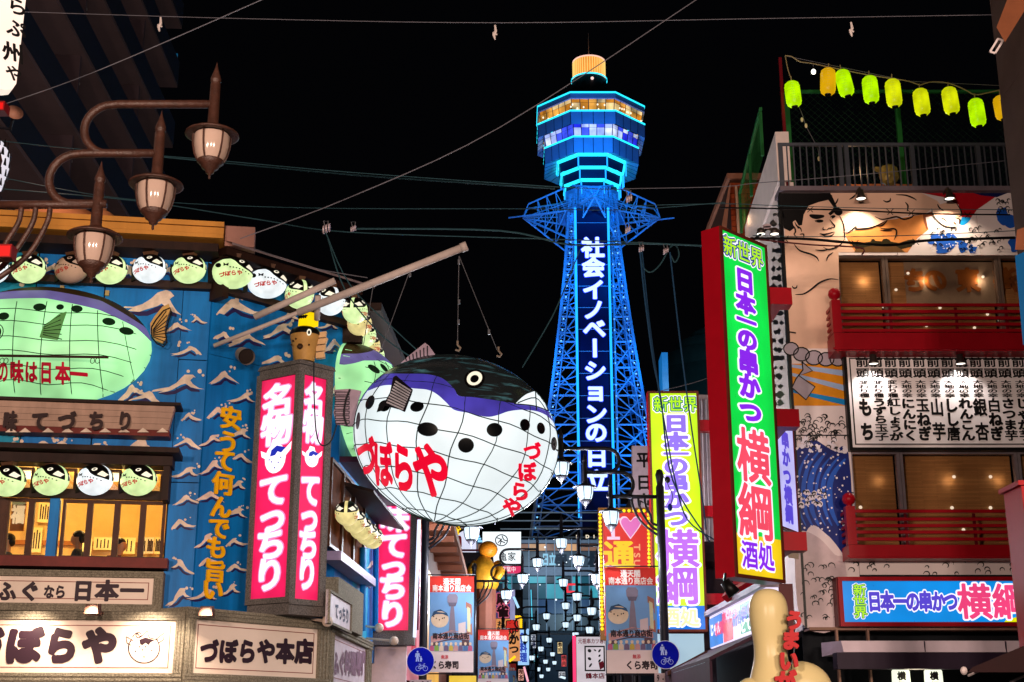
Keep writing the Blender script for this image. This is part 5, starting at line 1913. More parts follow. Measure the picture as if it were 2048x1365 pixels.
# windows with bamboo blinds
wfr = mat('window_bronze', '#6d5a50', .4, metal=.4, var=.2)
wal = mat('window_silver', '#8c7f84', .4, metal=.4, var=.2)
m, N, L, b = _new('bamboo_blind')
tc = N.new('ShaderNodeTexCoord')
wv = N.new('ShaderNodeTexBrick')
wv.inputs['Scale'].default_value = 1
wv.inputs['Brick Width'].default_value = .5
wv.inputs['Row Height'].default_value = .024
wv.inputs['Mortar Size'].default_value = .003
wv.inputs['Color1'].default_value = (.66, .36, .14, 1)
wv.inputs['Color2'].default_value = (.5, .26, .095, 1)
wv.inputs['Mortar'].default_value = (.3, .15, .055, 1)
mp_ = N.new('ShaderNodeMapping')
mp_.inputs['Rotation'].default_value = (R(90), 0, 0)
L.new(tc.outputs['Object'], mp_.inputs[0])
L.new(mp_.outputs[0], wv.inputs['Vector'])
L.new(wv.outputs[0], b.inputs['Base Color'])
b.inputs['Roughness'].default_value = .7
blind = m
bulb_m = glow('window_bulb', '#fff0da', 1.3, 0, light=False)


def window(y0, y1, cols, fr, tint, nb):
    za, zb = zR(y1), zR(y0)
    for a, b in zip(cols[:-1], cols[1:]):
        ua, ub_ = uR(a, (y0 + y1) / 2), uR(b, (y0 + y1) / 2)
        w_ = MB().frame(fR, ua + .004, ub_ - .004, za, zb, .05, -.16, -.03).build('window', fr, kush)
        MB().fbox(fR, ua + .054, ub_ - .054, za + .05, zb - .05, -.1, -.092).build('pane', glass('pane_bronze', (.85, .8, .76), .03), w_)
        MB().fbox(fR, ua + .06, ub_ - .06, za + .05, zb - .05, -.3, -.26).build('blind', blind, w_)


window(511, 694, [1678, 1777, 2005, 2075], wfr, 0, 8)
window(902, 1118, [1706, 1808, 2046, 2080], wal, 0, 6)
for x, y, p_ in ((1730, 560, 30), (1850, 560, 40), (1960, 560, 40), (1760, 960, 9), (1900, 960, 12), (2000, 960, 12)):
    lamp('blind_fill', 'POINT', fR.px(x, y, -.16), p_ * .06, (1, .75, .5), .03)  # point lights added behind the glass to brighten the blinds
for x, y in ((1816, 547), (1792, 580), (1966, 554), (2003, 600), (1880, 616), (1975, 629), (1999, 641), (1853, 652), (1949, 656), (1767, 614)):
    MB().ell(fR.px(x, y, -.2), .03, .03, .026, 8, 5).build('window_bulb', bulb_m, kush)
for x, y in ((1908, 954), (1981, 954), (1721, 1015), (1904, 1016), (1981, 1016), (1927, 1060)):
    MB().ell(fR.px(x, y, -.2), .033, .033, .03, 8, 5).build('window_bulb', bulb_m, kush)
MB().fbox(fR, *fR.rect(1818, 516, 1998, 606), -.255, -.245).build('reflection_panel', mat('reflection_pale', '#a89888', .7), kush)  # pale sheet standing in for the bright reflection in the glass
wl = mat('reflection_letter', '#a0622e', .5, var=.15)
for c, x in (('き', 1836), ('の', 1878), ('東', 1944), ('海', 2020)):  # mirrored letters imitate the opposite sign reflected in the window
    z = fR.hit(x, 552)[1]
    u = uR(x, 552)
    letters(MB(), [(c, -u, z, .45, .48)], lambda a, b, k: fR(-a, b, -.22 if k == 0 else -.25), .045, 0, .03).build('reflection_letter', wl, kush)


# red balconies
def balcony(x0, ybase0, ybase1, rails, ups, ball, d):
    t = thing('balcony', 'red lacquered balcony with slatted rail, %s window of the mural wall' % ('below the upper' if ybase0 < 800 else 'below the lower'), 'balcony', fR.px(x0, ybase1, d))
    u0 = fR.hit(x0, ybase1, d)[0]
    za, zb = fR.hit(1850, ybase1, d)[1], fR.hit(1850, ybase0, d)[1]
    MB().fbox(fR, u0 - .05, fR.len, za, zb, 0.02, d).build('base_beam', red, t)
    MB().fbox(fR, u0 - .09, fR.len, za + .02, za + .05, d + .003, d + .04).build('base_trim', red, t)
    for y in rails:
        z = fR.hit(1850, y, d)[1]
        MB().fbox(fR, u0 + .11, fR.len, z - .027, z + .027, d - .08, d - .03).build('slat', red, t)
        MB().fbox(fR, u0 - .04, u0, z - .027, z + .027, .02, d - .09).build('slat', red, t)
    ztp = fR.hit(1850, rails[0], d)[1]
    for x in ups:
        u = fR.hit(x, rails[2], d)[0]
        MB().fbox(fR, u - .025, u + .025, zb + .003, ztp - .03, d - .11, d - .082).build('upright', redd, t)
    MB().fbox(fR, u0 - .06, u0 + .1, zb + .003, ztp + .08, d - .14, d + .01).build('post', red, t)
    b_ = MB()
    b_.lathe([(.05, 0), (.04, .03), (.09, .06), (.115, .12), (.1, .19), (.05, .235), (0, .245)], fR(u0 + .02, ztp + .08, d - .065), 18)
    b_.build('finial', red, t, True)
    return t


balcony(1676, 666, 702, [609, 622, 635, 647.5, 660], [1784, 1916, 2017], None, .55)
balcony(1705, 1090, 1117, [1022, 1038, 1051, 1064, 1078], [1815, 1953, 2040], None, .5)

# long menu board
mb_t = thing('menu_board', 'white menu board with rows of black vertical lettering between the two balconies', 'sign', fR.px(1870, 900, .14))
u0, u1, z0, z1 = fR.rect(1692, 704, 2090, 902, .12)
MB().fbox(fR, u0, u1, z0, z1, .01, .1).build('backing', kline, mb_t)
MB().frame(fR, u0, u1, z0, z1, .055, .1, .15).build('frame', kline, mb_t)
MB().fbox(fR, u0 + .055, u1 - .055, z0 + .055, z1 - .055, .1, .105).build('panel', mat('menu_white', '#f0e6e8', .45, var=.05), mb_t)
MB().frame(fR, u0 + .11, u1 - .1, z0 + .11, z1 - .11, .022, .105, .109).build('border_line', kline, mb_t)
items = ['もち', 'うずら玉子', '紅しょうが', 'にんにく', '玉ねぎ', '山芋', 'しし唐', 'れんこん', '銀杏', '白ねぎ', 'さつま芋', 'じゃが芋']
tx = MB()
H_ = z1 - z0
for k, it in enumerate(items):
    u = fR.hit(1730 + 28.6 * k, 800, .12)[0]
    pl_ = on(fR, .1095)
    zz_ = lambda y: fR.hit(1800, y, .12)[1]
    letters(tx, [('前', u, zz_(724.5), .235, .185), ('頭', u, zz_(746), .245, .19)], pl_, .03)
    sub = '変わり種' if k < 3 else '大地の幸'
    letters(tx, [(c, u, zz_(764.5 + 8.8 * i), .19, .082) for i, c in enumerate(sub)], pl_, .03)
    top, bot = zz_(796), zz_(882)
    n = len(it)
    hh = (top - bot) / n
    hs = min(hh * 1.02, .34)
    for i, c in enumerate(it):
        zc_ = top - hs / 2 + (-(i) * (top - bot - hs) / max(1, n - 1))
        letters(tx, [(c, u, zc_, .245, hs)], pl_, .05 if ord(c) < 0x3100 else .03)
tx.build('lettering', kline, mb_t)

# pendant shades that light the mural and the menu
spot_w = glow('spot_face', '#fff6e6', 2.5, 0, light=False)
gun = mat('lamp_gunmetal', '#4a3f3c', .35, metal=.6)


def shade_lamp(x, y, d, label, pw_, col=(1, .84, .62), f=fR, ang=125):
    p = f.px(x, y, d)
    t = thing('spot_lamp', label, 'lamp', p, 'bell shaped spot lamps on the mural wall')
    MB().lathe([(.03, .16), (.055, .15), (.06, .08), (.075, .03), (.105, -.03), (.1, -.03), (.07, .03)], p, 16).build('shade', gun, t, True)
    MB().lathe([(.085, -.012), (0, -.01)], p, 14).build('bulb_face', spot_w, t)
    MB().tube([p + Vector((0, 0, .15)), p + Vector((0, .03, .22)), p + Vector((0, d * .5, .24)), p + Vector((0, d - .01, .2))], .014, 6).build('arm', gun, t)
    n3 = Vector((f.n.x, f.n.y, 0))
    lamp('spot_beam', 'SPOT', p + Vector((0, 0, -.05)), pw_, col, .05, p + Vector((0, 0, -1)) - n3 * .22, ang, .7)
    return t


shade_lamp(1722, 396, .32, 'lit spot lamp above the painted wrestler, nearest his face', 100)
shade_lamp(1899, 396, .32, 'lit spot lamp above the painted fist on the red cloth', 100)
shade_lamp(1747, 726, .30, 'lit spot lamp over the left end of the menu board', 60, (1, .93, .85))
shade_lamp(1921, 726, .30, 'lit spot lamp over the middle of the menu board', 60, (1, .93, .85))

# bottom lit sign
bs = thing('light_sign', 'long blue illuminated sign in a red frame below the lower balcony', 'sign', fR.px(1870, 1252, .4))
u0, u1, z0, z1 = fR.rect(1676, 1154, 2090, 1253, .35)
MB().fbox(fR, u0, u1, z0, z1, .02, .3).build('case', redd, bs)
MB().frame(fR, u0 + .02, u1, z0, z1, .07, .3, .36).build('frame', red, bs)
MB().fbox(fR, u0 + .09, u1 - .07, z0 + .07, z1 - .07, .3, .32).build('light_panel', glow('panel_sky', '#0a8ee8', 1.0, .2, 1.2, tubes=.5), bs)
wh = glow('halo_white', '#f4f2ff', 1.1, .05, light=False)  # letter glow painted as a wider white layer behind
vio = glow('letter_violet', '#5a48d8', .9, .12, light=False)
pnk = glow('letter_pink', '#f0447e', .98, .12, light=False)
lime = glow('letter_lime', '#b4f020', .95, .1, light=False)
teal = glow('letter_teal', '#0a8a70', .7, .1, light=False)


def layered(f, cells, d, layers, parent):
    for i, (off, mt_, nm) in enumerate(layers):
        letters(MB(), cells, on(f, d + .005 * i), off).build(nm, mt_, parent)


cb_ = lambda c, x0, y0, x1, y1, d=.33, f=fR: (lambda r: (c, (r[0] + r[1]) / 2, (r[2] + r[3]) / 2, r[1] - r[0], r[3] - r[2]))(f.rect(x0, y0, x1, y1, d))
layered(fR, [cb_('新', 1706, 1168, 1732, 1192), cb_('世', 1706, 1191, 1733, 1213), cb_('界', 1707, 1212, 1735, 1237)], .325, [(.12, wh, 'letter_halo'), (.07, teal, 'letter_edge'), (.015, lime, 'lettering')], bs)
cs = [cb_(c, 1735 + 25.5 * i, 1182, 1763 + 25.5 * i, 1224) for i, c in enumerate('日本一の串かつ')]
layered(fR, cs, .325, [(.12, wh, 'letter_halo'), (.055, vio, 'lettering')], bs)
layered(fR, [cb_('横', 1914, 1166, 1984, 1240), cb_('綱', 1984, 1166, 2054, 1240)], .325, [(.07, wh, 'letter_halo'), (.025, pnk, 'lettering')], bs)
MB().flatpx(fR, [(2005, 1249), (2012, 1240), (2035, 1234), (2060, 1236), (2060, 1249)], .3225).build('corner_print', glow('corner_yellow', '#e8e800', .9, 0, light=False), bs)

# ledge, porch canopy and dark entrance below
MB().fbox(fR, 0, fR.len, zR(1262), zR(1256), -.3, .15).build('ledge', mat('ledge_tan', '#8a6a5a', .6), kush)
can = thing('porch_canopy', 'pale slab canopy under the long blue sign at the lower right', 'canopy', fR.px(1860, 1330, 1.2))
pal = mat('canopy_pale', '#d8c4d0', .5, var=.1)
cv = MB()
za, zb, zc_ = zR(1262) - .2, fR.hit(1850, 1282, 1.3)[1], fR.hit(1850, 1305, 1.3)[1]
ua, ub_ = fR.hit(1685, 1290, 1.3)[0], fR.len
cv.hexa([fR(ua, zc_, 1.35), fR(ub_, zc_, 1.35), fR(ub_, zc_, 0), fR(ua - .05, zc_, 0), fR(ua - .02, zb, 1.3), fR(ub_, zb, 1.3), fR(ub_, za, 0), fR(ua - .05, za, 0)])
cv.build('slab', pal, can)
MB().fbox(fR, ua - .1, ub_, zc_ - .26, zc_ - .003, 1.0, 1.3).build('fascia', mat('canopy_plum', '#2a1c2e', .5), can)
for k in range(3):
    MB().fbox(fR, ua + 1.3 + k * 1.3, ua + 1.31 + k * 1.3, zc_ + .002, zb - .01, 1.33, 1.36).build('joint', mat('canopy_plum', '#2a1c2e', .5), can)
for i, x in enumerate((1803, 1868)):
    p = fR.px(x, 1368, .6)
    t = thing('paper_lantern', 'white paper lantern with brush lettering in the porch, %s of two' % ('left' if i == 0 else 'right'), 'lantern', p, 'paper lanterns in the porch')
    MB().lathe([(.0, -.3), (.1, -.3), (.145, -.2), (.15, 0), (.145, .2), (.1, .27), (0, .27)], p, 18).build('shade', glow('paper_white', '#fbffe6', 1.1, .1), t, True)
    MB().lathe([(.1, .271), (.1, .3), (0, .3)], p, 14).build('cap', kline, t)
    lf = frontal(p.y - .156)
    uu = lf.hit(x, 1350)[0]
    letters(MB(), [('横', uu, p.z + .12, .14, .14), ('綱', uu, p.z - .04, .14, .14)], on(lf, .0), .05).build('lettering', kline, t)
lamp('porch_glow', 'POINT', fR.px(1835, 1365, .9), 12, (1, .85, .6), .2)
for k, x in enumerate((1668, 1730)):
    MB().fbox(fR, uR(x, 1330), uR(x + 4, 1330), 0, zR(1262), .2, .3).build('porch_post', mat('ledge_tan', '#8a6a5a', .6), kush)

# side wall with black and white pattern
zs1 = fD.hit(1563, 300)[1]
wsd = mat('side_white', '#cdb9b4', .5, var=.1)
MB().fbox(fD, 0, fD.len - .1, zR(1256), ztop + .25, -.25, 0).build('side_wall', wsd, kush)
MB().fbox(fD, 0, fD.len - .01, ztop + .25, ztop + 1.25, -.2, .05).build('parapet', wsd, kush)
pt = MB()
for k in range(40):
    y = 430 + k * 18
    for x in (1549, 1560):
        pt.flatpx(fD, spline(blob(x + rm_.uniform(-3, 3), y, rm_.uniform(3, 7), 8, .5), 2), .004 + dj())
tag(pt.build('pattern_print', kline, kush), kind='stuff')
MB().fbox(fD, fD.len - .12, fD.len + .01, zR(1256), ztop, .004, .05).build('corner_strip', kline, kush)

# roof terrace: railing, chain link fence, lantern string
grey = mat('rail_grey', '#4a4c55', .5, metal=.3)
MB().fbox(fR, -.05, fR.len, ztop, ztop + .09, -.4, .12).build('roof_edge', mat('edge_grey', '#6b5e66', .6), kush)
rl_ = thing('roof_railing', 'dark metal railing along the roof edge above the mural', 'railing', fR(2, ztop + .1, 0))
zr1 = zR(290)
zr0 = zR(375)
MB().fbox(fR, -.02, fR.len, zr1 - .03, zr1 + .03, -.03, .03).build('top_rail', grey, rl_)
MB().fbox(fR, -.02, fR.len, zr0 - .02, zr0 + .02, -.02, .02).build('bottom_rail', grey, rl_)
k = 0
x = 1562
while x < 2040:
    u = uR(x, 330)
    if k % 10 == 0 or k % 10 == 9 and k < 10:
        MB().fbox(fR, u - .04, u + .04, ztop + .09, zr1 - .031, -.04, .04).build('post', grey, rl_)
    else:
        MB().fbox(fR, u - .012, u + .012, zr0 + .02, zr1 - .03, -.012, .012).build('bar', grey, rl_)
    x += 13.2
    k += 1
gn = mat('fence_green', '#1c5a2c', .5, var=.2)
xb_ = plan(1576, 300, RY + 1.2).x
fRb = Fac((xb_, RY + 1.2), (xb_ + 8.4, RY + 1.2))
fn = thing('chain_link_fence', 'tall green chain link fence behind the roof railing', 'fence', fRb(2, ztop, 0))
zf1, zf0 = fRb.hit(1780, 184)[1], ztop + .1
MB().fbox(fRb, .1, fRb.len, zf1 - .03, zf1 + .03, -.03, .03).build('top_rail', gn, fn)
for x in (1578, 1800, 2020):
    u = fRb.hit(x, 280)[0]
    MB().fbox(fRb, u - .045, u + .045, zf0, zf1 - .031, -.04, .04).build('post', gn, fn)
ms = MB()
stp = .15
hgt = zf1 - zf0
n = int((fRb.len + hgt) / stp)
for k in range(n):
    for sg in (1, -1):
        u_a = k * stp - (hgt if sg > 0 else 0)
        a0, b0_ = (u_a, zf0), (u_a + hgt, zf1)
        if sg < 0:
            a0, b0_ = (k * stp, zf0), (k * stp - hgt, zf1)
        (ax_, az), (bx_, bz) = a0, b0_
        # clip to the fence
        def cl(px_, pz, qx, qz, lim, lo):
            if (px_ < lim) if lo else (px_ > lim):
                t_ = (lim - px_) / (qx - px_)
                return lim, pz + (qz - pz) * t_
            return px_, pz
        if max(ax_, bx_) < .1 or min(ax_, bx_) > fRb.len:
            continue
        ax_, az = cl(ax_, az, bx_, bz, .1, True)
        bx_, bz = cl(bx_, bz, ax_, az, .1, True)
        ax_, az = cl(ax_, az, bx_, bz, fRb.len, False)
        bx_, bz = cl(bx_, bz, ax_, az, fRb.len, False)
        ms.tube([fRb(ax_, az, .004 * sg), fRb(bx_, bz, .004 * sg)], .0026, 3, False)
tag(ms.build('netting', mat('netting_green', '#1c3c26', .6), fn), kind='stuff')
fDb = Fac((pR.x + .2, RY + 5.5), (pR.x - .1, RY + 1.0))
f2_ = thing('side_fence', 'green mesh fence running back along the side parapet', 'fence', fDb(2, ztop, 0))
MB().fbox(fDb, 0, fDb.len, zf1 - .5, zf1 - .44, -.03, .03).build('top_rail', gn, f2_)
for u in (.1, 2.3, 4.4):
    MB().fbox(fDb, u - .04, u + .04, ztop + 1.25, zf1 - .5, -.03, .03).build('post', gn, f2_)
ms = MB()
for k in range(60):
    ms.tube([fDb(k * .078, ztop + 1.2, 0), fDb(k * .078, zf1 - .5, 0)], .003, 3, False)
tag(ms.build('netting', gn, f2_), kind='stuff')
rp_ = thing('lantern_post', 'red post at the roof corner carrying the lantern string', 'post', fR(.1, ztop, -.1))
MB().fbox(fR, uR(1567, 250), uR(1573, 250), ztop + .09, zR(112), -.12, -.06).build('post', redd, rp_)
# string of yellow lanterns
fS = Fac((pR.x - 1, RY - .1), (pR.x + 9, RY - .1))
st_ = thing('string_cable', 'sagging cable that carries the yellow paper lanterns over the roof', 'cable', fS.px(1780, 160))
pts = [(1570, 112), (1584, 114), (1600, 124), (1622, 127), (1675, 138), (1735, 150), (1787, 158), (1818, 163), (1838, 170), (1845, 169), (1865, 164), (1898, 167), (1930, 180), (1950, 190), (1975, 186), (2010, 178)]
MB().tube([fS.px(*p) for p in spline(pts, 3)], .012, 5).build('cable', mat('cable_pale', '#8a7a55', .6), st_)
MB().tube([fS.px(1570, 112), fS.px(1820, 163), fS.px(2010, 172)], .006, 4).build('cable', wires, st_)
MB().tube([fS.px(*p) for p in spline([(1571, 115), (1576, 140), (1584, 163)], 3)], .01, 5).build('cable', mat('cable_pale', '#8a7a55', .6), st_)
lan_y = glow('lantern_lime', '#b4f000', 1.0, .35, 5)
lan_o = glow('lantern_gold', '#d8a408', .9, .2, 3)
lan_m = glow('lantern_lemon', '#d6e008', .95, .4, 4)


def barrel(x, y, h, tilt, mt_, label):
    p = fS.px(x, y, .02)
    t = thing('barrel_lantern', label, 'lantern', p, 'yellow lanterns on the roof string')
    k_ = mpp(x, y, RY)
    hh, r = h * k_ / 2 * 1.08, 15 * k_
    rt_ = Matrix.Rotation(R(tilt), 3, 'Y')

    def lt(prof, n=20):
        mb = MB().lathe(prof, (0, 0, 0), n)
        mb.V = [tuple(p + rt_ @ Vector(v)) for v in mb.V]
        return mb
    lt([(.04, hh), (r * .62, hh * .97), (r * .9, hh * .82), (r, hh * .6), (r * 1.02, 0), (r, -hh * .6), (r * .9, -hh * .82), (r * .62, -hh * .97), (.04, -hh)]).build('shade', mt_, t, True)
    rb_ = MB()
    for i in range(9):
        z = hh * (.8 - .2 * i)
        rb = lt([(r * 1.015 + (.0 if abs(i - 4) < 4 else -r * .1), z + .006), (r * 1.03 + (.0 if abs(i - 4) < 4 else -r * .1), z), (r * 1.015 + (0 if abs(i - 4) < 4 else -r * .1), z - .006)])
        rb_.raw(rb.V, rb.F)
    tag(rb_.build('ribs', mt_, t), kind='stuff')
    lt([(.0, -hh * .99), (r * .45, -hh * .99), (r * .4, -hh * 1.06), (0, -hh * 1.06)], 12).build('bottom_ring', kline, t)
    MB().tube([p + rt_ @ Vector((0, 0, hh)), p + rt_ @ Vector((.01, 0, hh + .12))], .012, 5).build('hanger', mat('cable_pale', '#8a7a55', .6), t)


for x, y, h, tl, mt_, lb in ((1586, 189, 50, -4, lan_y, 'lime-yellow lantern hanging alone beside the red corner post'), (1656, 164, 52, 4, lan_o, 'dim orange-gold lantern, first on the roof string'), (1689, 167, 52, -10, lan_y, 'tilted lime lantern right next to the dim orange one'),
                             (1741, 180, 53, -2, lan_y, 'lime lantern, third on the roof string after the orange one'), (1787, 187, 54, -2, lan_m, 'lemon lantern in front of the green fence post'), (1843, 205, 52, -3, lan_m, 'lemon lantern hanging low, second right of the fence post'), (1901, 202, 52, -4, lan_m, 'lemon lantern with an amber lower half near the roof string\'s right end'),
                             (1954, 226, 54, -3, lan_y, 'lime lantern hanging lowest at the right end of the string'), (2004, 216, 46, -4, lan_o, 'amber lantern cut off by the dark wall at the right')):
    barrel(x, y, h, tl, mt_, lb)
t = thing('bare_bulb', 'bare white bulb glowing in front of the dark sky by the lantern string', 'light bulb', fS.px(1627, 144))
MB().ell(fS.px(1627, 144), .045, .045, .055, 10, 7).build('bulb', glow('bulb_white', '#fffbe8', 3, 0), t, True)
MB().tube([fS.px(1627, 138), fS.px(1626, 127)], .008, 5).build('cord', wires, t)
MB().lathe([(.02, 0), (.024, .05), (0, .05)], fS.px(1627, 139), 8).build('socket', kline, t)
cd_ = thing('festoon_light', 'cord of small unlit bulbs drooping down behind the railing', 'cable', fRb.px(1600, 240))
MB().tube([fS.px(*p, -.3) for p in spline([(1596, 210), (1604, 228), (1612, 252), (1624, 275), (1636, 300), (1638, 322)], 4)], .006, 4).build('cord', wires, cd_)
for x, y in ((1604, 240), (1612, 252), (1638, 318)):
    MB().ell(fS.px(x, y, -.3), .028, .028, .05, 8, 6).build('bulb', mat('bulb_dull', '#d8c9a0', .3), cd_)
# things on the terrace
q = fRb.px(1778, 350, .5)
t = thing('wrapped_bundle', 'round bundle wrapped in tan plastic sheet behind the roof railing', 'bundle', q - Vector((0, 0, .25)))
b_ = MB()
for k in range(9):
    a = -math.pi / 2 + math.pi * k / 8
    for j in range(14):
        w_ = rm_.uniform(.9, 1.08)
        b_.V.append(tuple(q + Vector((.2 * math.cos(a) * math.cos(j * .449) * w_, .2 * math.cos(a) * math.sin(j * .449) * w_, .21 * math.sin(a) * w_))))
for k in range(8):
    for j in range(14):
        b_.F.append((k * 14 + j, k * 14 + (j + 1) % 14, (k + 1) * 14 + (j + 1) % 14, (k + 1) * 14 + j))
b_.build('wrap', mat('wrap_tan', '#7a6a3a', .25, var=.4, scale=6), t)
MB().hexa([q + Vector(v) for v in ((-.26, -.05, .1), (-.16, -.05, .06), (-.16, .05, .06), (-.26, .05, .1), (-.27, -.05, .15), (-.14, -.05, .14), (-.14, .05, .14), (-.27, .05, .15))]).build('knot', mat('wrap_tan', '#7a6a3a', .25, var=.4, scale=6), t)
lowb = thing('terrace_wall', 'low orange-brown block wall at the back of the roof terrace', 'wall', fRb(2, ztop, .1))
u = .25
while u < 7.5:
    w_ = rm_.choice((.26, .3, .34))
    MB().fbox(fRb, u, u + w_ - .03, ztop + .1, ztop + .42 + rm_.uniform(0, .08), .3, .45).build('block', mat('terrace_brick', '#8a5030', .8, var=.35, scale=8), lowb)
    u += w_
lamp('terrace_light', 'POINT', fRb.px(1700, 345, .9), 10, (1, .6, .3), .1)

# brick building behind
fK = frontal(30.0)
bk_ = thing('brick_building', 'narrow orange brick building behind the restaurant roof', 'building', fK.px(1480, 460))
u0, u1, z0, z1 = fK.rect(1462, 358, 1560, 520)
MB().fbox(fK, u0 + .02, u1 - .02, z0 - 8, z1 - .02, -4, -.03).build('core_wall', mat('brick_mortar', '#3a2018', .9), bk_)
brk = [mat('brick_a', '#7a2f16', .85, var=.3, scale=9), mat('brick_b', '#8c3a1c', .85, var=.3, scale=9)]
meshc = {}
h_, l_ = .14, .42
row = 0
z = z0
while z < z1 - .15:
    u = u0 + (.0 if row % 2 else -l_ / 2)
    while u < u1:
        a, b = max(u, u0), min(u + l_, u1)
        if b - a > .08:
            MB().fbox(fK, a + .008, b - .008, z + .007, z + h_ - .007, -.03, rm_.uniform(-.004, .004)).build('brick', rm_.choice(brk), bk_)
        u += l_
    z += h_
    row += 1
MB().fbox(fK, u0 - .05, u1, z1 - .02, z1 + .12, -4, .06).build('coping', mat('coping_tan', '#8a5a48', .7), bk_)
MB().tube([fK.px(1472, 372, .1), fK.px(1478, 470, .1)], .035, 8).build('drain_pipe', mat('pipe_tan', '#c49a82', .5), bk_)
lamp('brick_light', 'POINT', fK.px(1500, 440, 2.0), 26, (1, .6, .35), .2)
# tan leaning wall edge in front
MB().hexa([fK.px(1440, 470, .3), fK.px(1452, 470, .3), fK.px(1452, 470, -.1), fK.px(1440, 470, -.1), fK.px(1458, 372, .3), fK.px(1462, 366, .3), fK.px(1462, 366, -.1), fK.px(1458, 372, -.1)]).build('buttress', mat('coping_tan', '#8a5a48', .7), bk_)

# ================================================================== tall hanging signs
gn_p, gf_p = plan(1456, 800, 19.5), plan(1546, 800, 20.35)
fG2 = Fac(gn_p, gf_p)
W2 = fG2.len
zt2, zb2 = fG2.hit(1470, 470)[1], fG2.hit(1500, 1147)[1]
pur = glow('letter_purple', '#8a28f0', .95, .12, light=False)
sgn = thing('tall_sign', 'tall green glowing sign with purple and pink lettering in a red case', 'sign', (gn_p.x, gn_p.y, zb2))
ztA, zbA = fG2.hit(1443, 458)[1], fG2.hit(1470, 1150)[1]
MB().fbox(fG2, -.03, W2 + .03, zbA - .03, ztA + .03, -.34, 0).build('case', red, sgn)
MB().frame(fG2, -.03, W2 + .03, zbA - .03, ztA + .03, .05, 0, .03).build('frame', mat('frame_brown', '#5a2418', .5), sgn)
zy = fG2.hit(1510, 1072)[1]
MB().fbox(fG2, .02, W2 - .02, zy, ztA - .02, .002, .012).build('light_panel', glow('panel_green', '#10d848', 1.12, .25, .9, tubes=.6), sgn)
MB().fbox(fG2, .02, W2 - .02, zbA + .02, zy - .002, .002, .012).build('light_panel', glow('panel_yellow', '#f0cc1c', 1.0, .2, 1.5, tubes=.35), sgn)


def tall_text(f, cx, rows, w1, w2, d, cols, parent):
    """rows: (text, y) one per line, drawn at the face's own scale"""
    for s, y, w, h, lay in rows:
        n = len(s)
        xm = cx(y)
        uu, zz_ = f.hit(xm, y, d)
        cells = [(c, uu + (i - (n - 1) / 2) * w, zz_, w, h) for i, c in enumerate(s)]
        layered(f, cells, d, lay, parent)


LP = [(.13, wh, 'letter_halo'), (.06, pur, 'lettering')]
LR = [(.065, wh, 'letter_halo'), (.022, glow('letter_coral', '#f8506a', .98, .2, 1.5, light=False), 'lettering')]
LT = [(.125, wh, 'letter_halo'), (.075, glow('letter_navy', '#14409c', .8, .1, light=False), 'letter_edge'), (.015, lime, 'lettering')]
cxg = lambda y: 1486 + (y - 500) * .039
tall_text(fG2, cxg, [('新世界', 505, W2 * .30, .34, LT)], 0, 0, .016, None, sgn)
tall_text(fG2, lambda y: 1489 + (y - 562) * .046, [('日', 562, .52, .40, LP), ('本', 607, .52, .36, LP), ('一', 643, .52, .3, LP), ('の', 679, .54, .36, LP), ('串', 725, .54, .42, LP), ('か', 773, .56, .40, LP), ('つ', 824, .60, .36, LP)], 0, 0, .018, None, sgn)
tall_text(fG2, lambda y: 1507 + (y - 913) * .04, [('横', 913, .88, .86, LR), ('綱', 1024, .92, .86, LR)], 0, 0, .024, None, sgn)
tall_text(fG2, lambda y: 1516, [('酒処', 1112, .42, .42, [(.085, wh, 'letter_halo'), (.025, pur, 'lettering')])], 0, 0, .02, None, sgn)
for y in (592, 832, 1078):
    a = fG2(W2 - .1, fG2.hit(1540, y)[1], -.2)
    MB().hexa([a + Vector(v) for v in ((0, -.05, -.14), (.62, .0, -.14), (.62, .3, -.14), (0, .3, -.14), (0, -.05, .14), (.62, 0, .14), (.62, .3, .14), (0, .3, .14))]).build('beam', red, sgn)
    MB().hexa([a + Vector(v) for v in ((.25, .3, -.1), (.5, .3, -.1), (.5, RY - a.y, -.1), (.25, RY - a.y, -.1), (.25, .3, .1), (.5, .3, .1), (.5, RY - a.y, .1), (.25, RY - a.y, .1))]).build('beam', red, sgn)
fl = thing('flood_lamp', 'small black floodlight clamped under the green tall sign', 'lamp', fG2.px(1460, 1175))
p = fG2.px(1458, 1172, .05)
MB().tube([p + Vector((-.06, 0, .06)), p + Vector((.07, -.02, -.12))], [.07, .1], 12).build('head', kline, fl, True)
MB().tube([p + Vector((-.06, 0, .06)), p + Vector((-.03, .1, .18))], .02, 6).build('bracket', kline, fl)
tl_ = thing('clip_lamp', 'twin clip lamps glowing at the top of the green tall sign', 'lamp', P(1535, 462, 22.6))
for x, y in ((1522, 467), (1549, 467)):
    p = P(x, y, 22.6)
    MB().lathe([(.03, .1), (.06, .08), (.09, -.02), (.08, -.02), (.05, .06)], p, 14).build('shade', gun, tl_, True)
    MB().lathe([(.075, -.012), (0, -.01)], p, 12).build('bulb_face', spot_w, tl_)
    lamp('clip_beam', 'SPOT', p + Vector((0, 0, -.04)), 16, (1, .85, .75), .04, p + Vector((.25, .4, -1)), 130, .8)
MB().tube([P(1510, 478, 22.6), P(1534, 458, 22.6), P(1560, 462, 23.4)], .025, 6).build('arm', kline, tl_)
MB().lathe([(.075, 0), (.08, .03), (.05, .05), (.03, .02)], P(1534, 455, 22.5), 12).build('insulator', mat('porcelain', '#b09aa0', .3), tl_)

